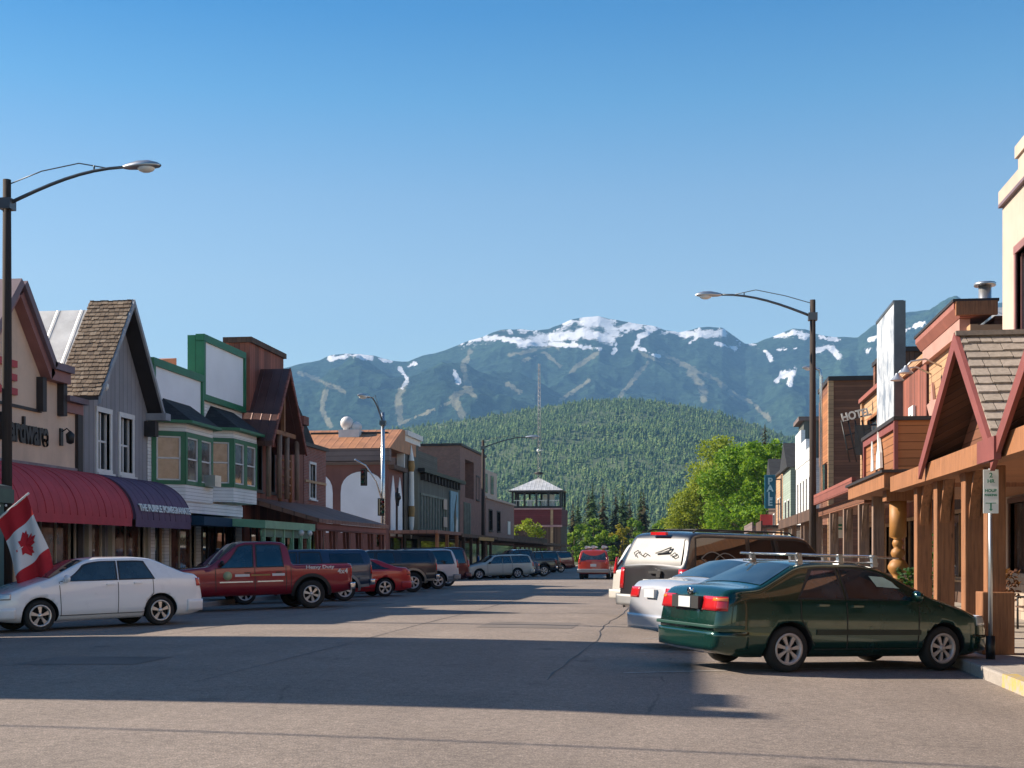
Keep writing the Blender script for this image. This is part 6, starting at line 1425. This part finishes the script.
def suv(label, mat, L=4.6, W=1.8, H=1.75, wb=2.65, hood=1.08, cowl=.95, rf=.35, belt=1.05, wheel=.36, rim=.22, style='five', glass='car_glass_dark', rear_glass=None, rear_slope=.16, lower=None, name='parked_suv', cat='suv', rack=True, long=False, rails=None, tailh=(.9, 1.25), plate_z=.75, spare=False, group=None, zb=.3, bars=True):
    car = thing(name, label, cat, group=group); xf, xr = L/2, -L/2; fx = xf-.86; rx = fx-wb
    top = [(xr-.2, belt-.1), (xr, belt+.02), (xr+.05, belt+.1), (xr+.06+rear_slope, H-.08), (xr+.22+rear_slope, H-.02), (xr+.6, H), (rf-.3, H), (rf, H-.05), (cowl+.1, hood+.08), (cowl+.28, hood+.04), (xf-.4, hood-.08), (xf-.08, hood-.18), (xf, hood-.3), (xf+.2, .6)]
    s = Shape(L, W, top, [(xr, belt), (cowl, belt-.02), (xf, hood-.08)], zb=zb, wt=.82, front_w=.82, rear_w=.9, rf=.5, rr=.3, sm=.06, rnd=.08, lean_f=.05, lean_r=.02, bulge=.02)
    s.body(mat, [(fx, wheel, wheel+.07), (rx, wheel, wheel+.07)], 'body', car)
    add_wheels(car, (fx, rx), W/2-.13, wheel, .24, rim, style)
    G = M[glass]; s.top_patch(cowl+.06, rf+.02, .08, .1, G, 'windscreen', car)
    # rear glass stands on the steep tail: a patch across the end
    n = 8; rows = []
    for j in range(n+1):
        v = j/n; z = belt+.06+(H-.13-belt-.06)*v
        xx = xr+.05+(rear_slope+.01)*min(1, max(0, (z-belt-.1)/(H-.08-belt-.1)))
        ye = (s.y(xr+.2, z)-.13); rows.append([Vector((xx-.018+s.dx(xr+.02, z)*.5, ye*(1-2*i/8), z)) for i in range(9)])
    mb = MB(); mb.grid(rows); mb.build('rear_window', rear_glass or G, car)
    bz = belt+.04; bp = -.15; segs = [(bp+.05, cowl-.1, bp+.0, rf+.02)]
    q0 = rx+.38
    segs.append((q0+.02, bp-.05, q0+.1, bp-.07)); segs.append((xr+.22, q0-.08, xr+.36, q0-.02))
    if long: segs[-1] = (xr+.3, q0-.08, xr+.42, q0-.02)
    for sg in (1, -1):
        for (a, c, d, e_) in segs: s.side_patch([(a, bz), (c, bz), (e_, H-.06), (d, H-.06)], G, 'side_window', car, sg, cap=.1)
        for x in (bp, q0-.02, cowl-.08): strip_on(s, dense([(x, bz), (x, zb+.12)]), .015, M['trim_black'], 'door_seam', car, sg)
        if lower: 
            for (x0, x1) in ((rx+wheel+.1, fx-wheel-.1), (fx+wheel+.1, xf-.12), (xr+.12, rx-wheel-.1)):
                strip_on(s, dense([(x0, zb+.14), (x1, zb+.14)]), .2, lower, 'cladding', car, sg, .012)
    handle_at(s, bp+.16, belt-.1, car, M['trim_black'] if lower else mat); handle_at(s, q0+.12, belt-.1, car, M['trim_black'] if lower else mat); mirror_at(s, cowl-.18, belt+.03, car, M['trim_black'])
    for sg in (1, -1):
        s.wrap('r', tailh[0], tailh[1], .09, W*.4, .012, M['tail'], 'tail_light', car, side=sg); s.wrap('f', hood-.34, hood-.2, .16, W*.28, .01, M['clear'], 'headlight', car, side=sg)
    bm_ = lower or mat
    s.wrap('r', zb+.1, zb+.32, .3, 0, .08, bm_, 'rear_bumper', car); s.wrap('f', zb+.08, zb+.34, .3, 0, .07, bm_, 'front_bumper', car)
    mb = MB(); mb.box(xr-.03, xr+.05, -.17, .17, plate_z, plate_z+.16); mb.build('number_plate', M['plate'], car)
    if rack:
        for sg in (1, -1):
            y = s.y(0, H-.1)-.16; mb = MB(); mb.tube([(xr+.5, sg*y, H), (xr+.62, sg*y, H+.06), (rf-.35, sg*y, H+.06), (rf-.2, sg*y, H-.0)], .018, 6); o = mb.build('roof_rail', rails or M['trim_black'], car)
        if bars:
            for x in (xr+1.0, -.3): mb = MB(); mb.tube([(x, -y, H+.07), (x, y, H+.07)], .016, 6); mb.build('roof_bar', rails or M['trim_black'], car)
    if spare: mb = MB(); mb.lathe([(0, -.2), (.3, -.2), (.36, -.12), (.36, -.02)], (xr, 0, 1.0), 'X', 20); mb.build('spare_wheel', M['rubber'], car)
    return car, s
def pickup(label, mat, L=5.75, W=1.98, H=1.86, wb=3.6, wheel=.39, rim=.235, style='six', lower=None, cab=(1.0, -1.05), name='pickup_truck', cap_mat=None, group=None, steel=False):
    car = thing(name, label, 'pickup truck', group=group); xf, xr = L/2, -L/2; fx = xf-.98; rx = fx-wb; hood, belt, bed = 1.16, 1.14, 1.2; cowl, cb = cab[0], cab[1]; rf = cowl-.72
    top = [(xr-.2, bed), (xr, bed), (cb-.1, bed+.02), (cb-.02, H-.12), (cb+.1, H-.03), (cb+.4, H), (rf-.2, H), (rf, H-.05), (cowl+.08, hood+.06), (cowl+.25, hood+.03), (xf-.35, hood-.06), (xf-.06, hood-.14), (xf, hood-.26), (xf+.2, .7)]
    if cap_mat: top = [(xr-.2, bed), (xr, bed+.05), (xr+.12, H-.1), (xr+.25, H-.04)]+[(cb-.1, H-.02), (cb+.1, H-.01)]+top[5:]
    s = Shape(L, W, top, [(xr, belt), (cowl, belt), (xf, hood-.05)], zb=.4, wt=.8, front_w=.86, rear_w=.95, rf=.4, rr=.15, sm=.04, rnd=.06, lean_f=.04, lean_r=0, bulge=.02)
    s.body(mat, [(fx, wheel, wheel+.1), (rx, wheel, wheel+.1)], 'body', car, step=.05)
    add_wheels(car, (fx, rx), W/2-.14, wheel, .26, rim, style); G = M['car_glass']
    s.top_patch(cowl+.05, rf+.02, .08, .1, G, 'windscreen', car); bz = belt+.04; mid = (cowl+cb)/2-.1
    if not cap_mat:
        mb = MB(); mb.box(cb-.09, cb-.05, -W*.36, W*.36, bz+.03, H-.14); mb.build('rear_window', G, car)
        mb = MB(); mb.box(xr+.08, cb-.16, -W/2+.14, W/2-.14, bed-.05, bed+.034); mb.build('bed_cover', M['trim_black'], car)
    for sg in (1, -1):
        s.side_patch([(mid+.06, bz), (cowl-.1, bz-.01), (rf+.0, H-.07), (mid+.03, H-.07)], G, 'side_window', car, sg, cap=.1)
        s.side_patch([(cb+.14, bz), (mid-.06, bz), (mid-.09, H-.07), (cb+.2, H-.07)], G, 'side_window', car, sg, cap=.1)
        if cap_mat: s.side_patch([(xr+.25, bz+.02), (cb-.12, bz+.02), (cb-.12, H-.14), (xr+.35, H-.14)], M['car_glass_dark'], 'canopy_window', car, sg, cap=.12)
        for x in (mid, cb+.06, cowl-.06, cb-.08): strip_on(s, dense([(x, bz if x != cb-.08 else bed-.02), (x, .52)]), .018, M['trim_black'], 'door_seam', car, sg)
        strip_on(s, dense([(cb+.15, .78), (mid-.06, .78)]), .035, M['chrome'], 'side_moulding', car, sg, .014); strip_on(s, dense([(mid+.06, .78), (cowl-.16, .78)]), .035, M['chrome'], 'side_moulding', car, sg, .014)
        for cx_ in (fx, rx):   # wheel arch flare
            pts = [(cx_+(wheel+.14)*math.cos(a), wheel+(wheel+.14)*math.sin(a)) for a in [math.pi*(k/16)*1.06-.1 for k in range(17)]]
            strip_on(s, pts, .09, lower or M['trim_black'], 'wheel_arch', car, sg, .02)
        if lower:
            strip_on(s, dense([(rx+wheel+.15, .56), (fx-wheel-.15, .56)]), .26, lower, 'cladding', car, sg, .01); strip_on(s, dense([(xr+.1, .6), (rx-wheel-.15, .6)]), .32, lower, 'cladding', car, sg, .01)
        s.wrap('r', .86, bed-.06, .05, W*.42, .01, M['tail'], 'tail_light', car, side=sg); s.wrap('f', hood-.34, hood-.18, .16, W*.27, .01, M['clear'], 'headlight', car, side=sg)
    handle_at(s, mid+.2, belt-.12, car, M['trim_black']); handle_at(s, cb+.26, belt-.12, car, M['trim_black']); mirror_at(s, cowl-.2, belt+.1, car, M['trim_black'])
    s.wrap('r', .5, .68, .1, 0, .1, M['chrome'], 'rear_bumper', car); s.wrap('f', .48, .72, .25, 0, .06, M['trim_black'] if not lower else lower, 'front_bumper', car)
    mb = MB(); mb.box(xr-.1, xr+.02, -.17, .17, .72, .86); mb.build('number_plate', M['plate'], car)
    return car, s
P_ = {k: m_paint(k+'_car_paint', c, me, ro) for k, c, me, ro in (('white', (.86, .87, .9), .0, .25), ('red_truck', (.25, .004, .016), .2, .28), ('navy', (.03, .055, .1), .4, .3), ('red', (.5, .01, .015), .1, .28), ('dark', (.03, .035, .045), .4, .3),
     ('silver', (.55, .56, .58), .3, .32), ('pearl', (.46, .47, .5), .25, .32), ('maroon', (.09, .012, .02), .4, .3), ('wagon', (.55, .52, .44), .2, .35), ('green', (.003, .042, .03), .4, .2), ('charcoal', (.035, .036, .04), .5, .32), ('offwhite', (.6, .58, .53), .1, .35), ('orange_red', (.38, .035, .02), .3, .3))}
P_['champagne'] = m_plain('champagne_lower_paint', (.33, .29, .23), .4, .4, var=.1, coat=.6); P_['silver_dark'] = m_plain('pewter_cladding', (.28, .28, .28), .5, .3, var=.1)
ROW = 'cars parked nose-in along the left kerb'; ROWR = 'cars parked nose-in along the right kerb'
# left row
c, s = saloon('white four-door sedan parked below the flag and red awning', P_['white'], L=4.45, W=1.73, H=1.45, wb=2.55, hood=.97, deck=1.08, belt=.97, rb=-1.1, deckx=-1.78, wheel=.315, rim=.215, style='five', group=ROW); place(c, 4.45, 'L', px=90, ang=42, nose=LC+.6)
c, s = pickup('dark red crew-cab pickup with chrome side strip and door lettering', P_['red_truck'], group=ROW); place_tail(c, 5.75, 1.98, 353, 36.4, 57)
def side_text(s, body, size, mat, parent, x, z, sg=1, name='lettering', stretch=1, bold=.003):
    y = sg*(s.y(x, z)+.016); o = text_mesh(name, body, size, mat, parent, frame_mtx((x, y, z), (-sg, 0, 0), (0, 0, 1)), .001, stretch=stretch, bold=bold); return o
pl = m_plain('white_lettering', (.75, .72, .7), .5, var=.03)
side_text(s, '4x4', .2, pl, c, -2.6, 1.0); side_text(s, 'Heavy Duty', .13, pl, c, -1.95, 1.13, stretch=1.3)
mb = MB(); mb.lathe([(0, 0), (.12, 0), (.12, -.012)], (.62, s.y(.6, .98)+.016, .95), 'Y', 14); mb.build('door_emblem', m_plain('pale_green_emblem', (.45, .5, .28), .6), c)
for x0, x1, m_ in ((.02, .42, pl), (-.55, -.02, M['gold']), (-.95, -.6, pl)):
    strip_on(s, dense([(x0, .955), (x1, .955)]), .07 if m_ is pl else .045, m_, 'door_lettering', c, 1, .006)
c, s = pickup('dark blue-grey pickup with canopy and grey lower body beside the red coupe', P_['navy'], L=5.1, W=1.9, H=1.68, wb=3.2, wheel=.36, rim=.23, style='six', lower=P_['silver_dark'], cap_mat=P_['navy'], group=ROW); place_tail(c, 5.1, 1.9, 373, 42.2)
c, s = saloon('bright red two-door coupe between the dark pickups', P_['red'], L=4.6, W=1.8, H=1.36, wb=2.7, hood=.93, deck=1.02, belt=.94, rb=-1.05, deckx=-1.75, wheel=.32, rim=.22, coupe=True, name='parked_coupe', glass='car_glass_dark', group=ROW); place_tail(c, 4.6, 1.8, 413, 46.6)
c, s = pickup('black pickup with champagne lower body parked behind the red coupe', P_['dark'], L=5.3, W=1.95, H=1.7, wb=3.3, lower=P_['champagne'], cap_mat=P_['dark'], group=ROW); place_tail(c, 5.3, 1.95, 438, 52.0)
c, s = suv('white compact suv with dark windows parked below the blue mural', P_['silver'], L=4.5, H=1.74, lower=P_['silver_dark'], group=ROW); place_tail(c, 4.5, 1.8, 460, 56.8)
c, s = suv('dark maroon minivan behind the white compact suv', P_['maroon'], L=4.9, H=1.85, wb=2.9, lower=None, name='parked_minivan', cat='minivan', rack=False, group=ROW); place_tail(c, 4.9, 1.8, 471, 62.5)
c, s = suv('pale beige estate car with side windows parked beyond the motorcycle', P_['wagon'], L=4.6, W=1.72, H=1.5, wb=2.6, belt=.95, hood=.95, wheel=.31, rim=.2, zb=.22, name='parked_wagon', cat='station wagon', tailh=(.75, 1.0), glass='car_glass', group=ROW); place(c, 4.6, 'L', px=496)
c, s = pickup('dark pickup behind the pale beige estate car', P_['dark'], L=5.5, group=ROW); place(c, 5.5, 'L', px=514)
c, s = suv('dark green suv second from the last in the far left row', P_['charcoal'], L=4.7, group=ROW); place(c, 4.7, 'L', px=529)
c, s = suv('maroon suv at the far end of the left row', P_['maroon'], L=4.8, group=ROW); place(c, 4.8, 'L', px=545)
c, s = saloon('blue-grey sedan half hidden before the dark far pickup', P_['navy'], group=ROW); place(c, 4.55, 'L', px=505)
# the red suv driving away
c, s = suv('orange-red suv with a loaded roof rack driving away in mid street', P_['orange_red'], L=4.7, W=1.85, H=1.72, lower=P_['silver_dark'], glass='car_glass', name='moving_suv', bars=True, tailh=(.92, 1.3), rear_slope=.3)
x_, y_ = at(597, 78); c.location = (x_, y_, road_z(x_)); c.rotation_euler = (0, 0, R(90+YAW*57.3-9))
mb = MB(); mb.tube([(-1.7, -.5, 1.9), (1.2, -.5, 1.9)], [.1, .05], 8); mb.tube([(-1.6, .1, 1.9), (1.2, .1, 1.9)], [.1, .05], 8); mb.tube([(-1.6, .5, 1.88), (1.2, .5, 1.88)], [.09, .05], 8); mb.build('roof_load', M['white'], c)
# right row
c, s = saloon('dark green sedan with silver roof rack parked in front by the parking sign', P_['green'], L=4.4, W=1.7, H=1.42, wb=2.47, hood=.93, deck=1.06, cowl=1.0, rf=.32, rb=-.95, deckx=-1.6, belt=.93, wheel=.3, rim=.2, style='seven', clad=m_plain('green_black_moulding', (.008, .02, .016), .5), glass='car_glass', group=ROWR); place(c, 4.4, 'R', Y=18.3, ang=60, nose=3.74)
G_ = c; S_ = s
for n_ in [o for o in c.children if o.name.startswith('number_plate') or o.name.startswith('tail_light')]: bpy.data.objects.remove(n_)
for sg in (1, -1):
    S_.wrap('r', .78, .96, .13, .36, .014, M['tail'], 'tail_light', c, side=sg); S_.wrap('r', .905, .945, .125, .6, .018, M['amber'], 'indicator', c, side=sg)
mb = MB(); mb.box(-2.225, -2.15, -.34, .34, .79, .95); o = mb.build('plate_panel', M['trim_black'], c); mb = MB(); mb.box(-2.235, -2.226, -.15, .15, .8, .94); mb.build('number_plate', M['plate'], c)
mb = MB(); mb.lathe([(0, -.012), (.055, -.012), (.055, .02)], (-2.15, 0, 1.015), 'X', 16); mb.build('emblem', M['chrome'], c)
S_.wrap('r', .56, .6, .35, 0, .05, m_plain('bumper_groove', (.01, .06, .045), .5), 'bumper_strip', c)
yy = S_.y(-.2, 1.32)-.1
for sg in (1, -1):
    for z in (1.43, 1.525): mb = MB(); mb.tube([(-1.0, sg*yy, z), (.42, sg*yy, z)] if z < 1.47 else [(-1.05, sg*yy, z), (.75, sg*yy, z-.02)], .016, 6); mb.build('rack_rail', M['steel'], c)
    for x in (-.85, -.2, .35): mb = MB(); mb.hexa([(x-.03, sg*yy-.03, 1.38), (x+.05, sg*yy-.03, 1.38), (x+.05, sg*yy+.03, 1.38), (x-.03, sg*yy+.03, 1.38), (x-.05, sg*yy-.03, 1.54), (x+.02, sg*yy-.03, 1.54), (x+.02, sg*yy+.03, 1.54), (x-.05, sg*yy+.03, 1.54)]); mb.build('rack_foot', M['steel'], c)
for x in (-.85, .33): mb = MB(); mb.tube([(x, -yy-.04, 1.52), (x, yy+.04, 1.52)], .017, 6); mb.build('rack_bar', M['steel'], c)
S_.side_patch([(.25, 1.12), (.62, 1.1), (.52, 1.24), (.16, 1.26)], m_plain('green_sticker', (.45, .6, .5), .5), 'window_sticker', c, -1, .012)
strip_on(S_, dense([(-2.02, .66), (-1.72, .66)]), .06, M['amber'], 'side_reflector', c, -1, .01) if 0 else None
c, s = saloon('silver-white sedan squeezed between the green sedan and the black suv', P_['pearl'], L=4.7, W=1.76, H=1.42, wb=2.7, hood=.95, deck=1.05, belt=.95, rb=-.9, deckx=-1.6, group=ROWR); place(c, 4.7, 'R', Y=21.9, ang=60, nose=3.42)
c, s = suv('large black and grey suv with dusty rear window painted pale for reflected sky', P_['charcoal'], L=5.55, W=2.0, H=1.92, wb=3.3, hood=1.15, cowl=1.35, rf=.75, belt=1.2, wheel=.38, rim=.23, style='six', rear_glass=M['dust_sheen_glass'], rear_slope=.2, lower=P_['silver_dark'], long=True, tailh=(.78, 1.2), plate_z=.82, zb=.35, rails=M['trim_black'], group=ROWR); place(c, 5.55, 'R', Y=27.6, ang=47, nose=3.25)
SB = c; xr = -5.55/2
mb = MB(); mb.box(xr+.19, xr+.25, -.22, .22, 1.86, 1.92); mb.build('brake_light', M['tail'], c)
def rear_draw(pts, w_=.03):
    mb = MB()
    for a, b_ in zip(pts, pts[1:]):
        pa = [Vector((xr+.05+.2*max(0, (z-1.3)/.54)-.03, y, z)) for y, z in (a, b_)]; mb.tube(pa, w_*.5, 4)
    return mb
rear_draw([(-.05, 1.5), (-.45, 1.62), (-.4, 1.52), (-.05, 1.5), (-.42, 1.54), (-.1, 1.51)], .03).build('dust_drawing', M['dust_mark'], c)
rear_draw([(.5, 1.42), (.6, 1.5), (.5, 1.55), (.42, 1.48), (.3, 1.44), (.25, 1.5), (.15, 1.46)], .02).build('dust_drawing', M['dust_mark'], c); rear_draw([(-.5, 1.45), (-.6, 1.52), (-.68, 1.46), (-.6, 1.42), (-.5, 1.48)], .02).build('dust_drawing', M['dust_mark'], c)
mb = MB(); mb.box(xr-.03, xr+.04, -.34, .02, 1.1, 1.15); mb.box(xr-.035, xr+.03, -.33, -.22, 1.03, 1.1); mb.build('tailgate_handle', M['trim_black'], c)
for k in (0, 1):   # leaping-fish outlines on the rear side glass
    pts = [(-2.3+.35*k+.62*t, 1.42+.13*math.sin(t*math.pi)*(1 if i else -1)-.02*k) for i in (0, 1) for t in ([j/8 for j in range(9)] if i == 0 else [1-j/8 for j in range(9)])]
    strip_on(s, pts, .022, M['dust_mark'], 'fish_drawing', c, -1, .014)
c, s = suv('tall white minivan mostly hidden behind the large black suv', P_['offwhite'], L=4.8, W=1.9, H=1.78, wb=2.9, belt=1.02, lower=None, name='parked_minivan', cat='minivan', rack=False, tailh=(1.0, 1.4), rear_slope=.3, glass='car_glass', group=ROWR); place(c, 4.8, 'R', Y=32.4, ang=50, nose=2.35)
c, s = saloon('distant white sedan in the right row seen past the white minivan', P_['offwhite'], group=ROWR); place(c, 4.55, 'R', Y=50, ang=58, nose=2.2)
# motorcycle
x_, y_ = at(490, 84); t = thing('motorcycle', 'chrome and dark motorcycle parked beyond the maroon minivan', 'motorcycle', (x_, y_, road_z(x_)), R(10))
tm, rm = wheel_meshes(.33, .14, .24, 'seven')
for x in (-.75, .8):
    e = empty('wheel', (x, 0, .33), 0, t)
    for nm, me in (('tyre', tm), ('rim', rm)): o = bpy.data.objects.new(nm, me); COL.objects.link(o); o.parent = e
mb = MB(); mb.ball((.15, 0, .82), .22, 12, 0, (1.5, .8, .75)); mb.build('tank', P_['navy'], t)
mb = MB(); mb.ball((-.4, 0, .74), .22, 10, 0, (1.6, .8, .4)); mb.build('seat', M['trim_black'], t)
mb = MB(); mb.lathe([(0, 0), (.14, 0), (.17, .35), (0, .36)], (.0, 0, .34), n=10); mb.box(-.2, .25, -.16, .16, .28, .5); mb.build('engine', M['chrome'], t)
mb = MB(); mb.tube([(.2, .15, .4), (-.1, .18, .28), (-.85, .18, .3)], .045, 8); mb.build('exhaust', M['chrome'], t)
mb = MB(); mb.tube([(.8, .1, .33), (.5, .1, 1.0)], .025, 6); mb.tube([(.8, -.1, .33), (.5, -.1, 1.0)], .025, 6); mb.tube([(.3, -.38, 1.05), (.5, -.1, 1.02), (.5, .1, 1.02), (.3, .38, 1.05)], .02, 6); mb.build('fork', M['chrome'], t)
mb = MB(); mb.ball((.62, 0, .92), .11, 10); mb.build('headlight', M['clear'], t)
mb = MB(); P = []
for k in range(9):
    a = math.pi*(.1+.8*k/8); P.append([(-.75+.38*math.cos(a), -.09, .33+.38*math.sin(a)), (-.75+.4*math.cos(a), 0, .33+.41*math.sin(a)), (-.75+.38*math.cos(a), .09, .33+.38*math.sin(a))])
mb.grid(P); mb.build('mudguard', P_['navy'], t)
# person on the left pavement
def person(x, y, z, rz, label, h=1.74, shirt=None, trousers=None, hair=None):
    t = thing('person', label, 'person', (x, y, z), rz)
    J = {'pel': (0, 0, .95), 'sp': (0, .01, 1.15), 'ch': (0, 0, 1.35), 'nk': (0, 0, 1.5), 'hd': (0, .02, 1.62), 'tp': (0, .01, 1.74), 'ls': (.18, 0, 1.42), 'le': (.25, -.02, 1.14), 'lw': (.24, .08, .9), 'lh': (.24, .12, .8), 'rs': (-.18, 0, 1.42), 're': (-.25, -.03, 1.14), 'rw': (-.24, .1, .92), 'rh': (-.24, .14, .82),
         'lhp': (.1, 0, .9), 'lk': (.11, .06, .5), 'la': (.12, -.05, .08), 'lt': (.12, .12, .03), 'rhp': (-.1, 0, .9), 'rk': (-.11, -.02, .5), 'ra': (-.12, -.14, .1), 'rt': (-.12, .02, .03)}
    rad = {'pel': .14, 'sp': .13, 'ch': .15, 'nk': .055, 'hd': .095, 'tp': .06, 'ls': .065, 'le': .045, 'lw': .03, 'lh': .035, 'rs': .065, 're': .045, 'rw': .03, 'rh': .035, 'lhp': .09, 'lk': .06, 'la': .04, 'lt': .035, 'rhp': .09, 'rk': .06, 'ra': .04, 'rt': .035}
    E = [('pel', 'sp'), ('sp', 'ch'), ('ch', 'nk'), ('nk', 'hd'), ('hd', 'tp'), ('ch', 'ls'), ('ls', 'le'), ('le', 'lw'), ('lw', 'lh'), ('ch', 'rs'), ('rs', 're'), ('re', 'rw'), ('rw', 'rh'), ('pel', 'lhp'), ('lhp', 'lk'), ('lk', 'la'), ('la', 'lt'), ('pel', 'rhp'), ('rhp', 'rk'), ('rk', 'ra'), ('ra', 'rt')]
    ks = list(J); me = bpy.data.meshes.new('body'); me.from_pydata([Vector(J[k])*h/1.74 for k in ks], [(ks.index(a), ks.index(b_)) for a, b_ in E], [])
    o = bpy.data.objects.new('body', me); COL.objects.link(o); sk = o.modifiers.new('s', 'SKIN'); ss = o.modifiers.new('ss', 'SUBSURF'); ss.levels = 1
    for i, k in enumerate(ks): me.skin_vertices[0].data[i].radius = (rad[k], rad[k]*(.75 if k in ('pel', 'sp', 'ch') else 1)); me.skin_vertices[0].data[i].use_root = (k == 'pel')
    dg = bpy.context.evaluated_depsgraph_get(); m2 = bpy.data.meshes.new_from_object(o.evaluated_get(dg)); bpy.data.objects.remove(o)
    m2.materials.clear()
    for m_ in (M['skin'], shirt, trousers, hair): m2.materials.append(m_)
    for p in m2.polygons:
        c_ = p.center; p.material_index = 2 if c_.z < .97 and abs(c_.x) < .2 else 1 if .97 <= c_.z < 1.48 and (abs(c_.x) < .3) and c_.z > 1.0 else 3 if (c_.z > 1.64 or (c_.z > 1.56 and c_.y < 0)) else 0; p.use_smooth = True
    b_ = bpy.data.objects.new('body', m2); COL.objects.link(b_); b_.parent = t; return t
M['skin'] = m_plain('skin', (.45, .26, .18), .6, var=.1)
x_, y_ = at(478.5, 88); person(x_, y_, KZ if x_ < LC-.16 else road_z(x_), R(100), 'person in a blue shirt and dark trousers walking by the far shopfronts', shirt=m_plain('blue_shirt', (.05, .13, .3), .8), trousers=m_plain('dark_trousers', (.02, .025, .04), .8), hair=m_plain('dark_hair', (.03, .02, .015), .7))

# ------------------------------------------------------------ haze
hz = MB(); hz.box(-9000, 9500, -400, 12000, -2, 2150)
hm_ = bpy.data.materials.new('haze'); hm_.use_nodes = True; t = hm_.node_tree; t.nodes.clear()
out = t.nodes.new('ShaderNodeOutputMaterial'); pv = t.nodes.new('ShaderNodeVolumePrincipled'); t.links.new(pv.outputs[0], out.inputs['Volume'])
pv.inputs['Color'].default_value = (.28, .58, 1, 1); pv.inputs['Density'].default_value = HAZE; pv.inputs['Anisotropy'].default_value = 0
tag(hz.build('haze', hm_), kind='stuff', label='thin blue haze in the air before the mountains', cat='haze')
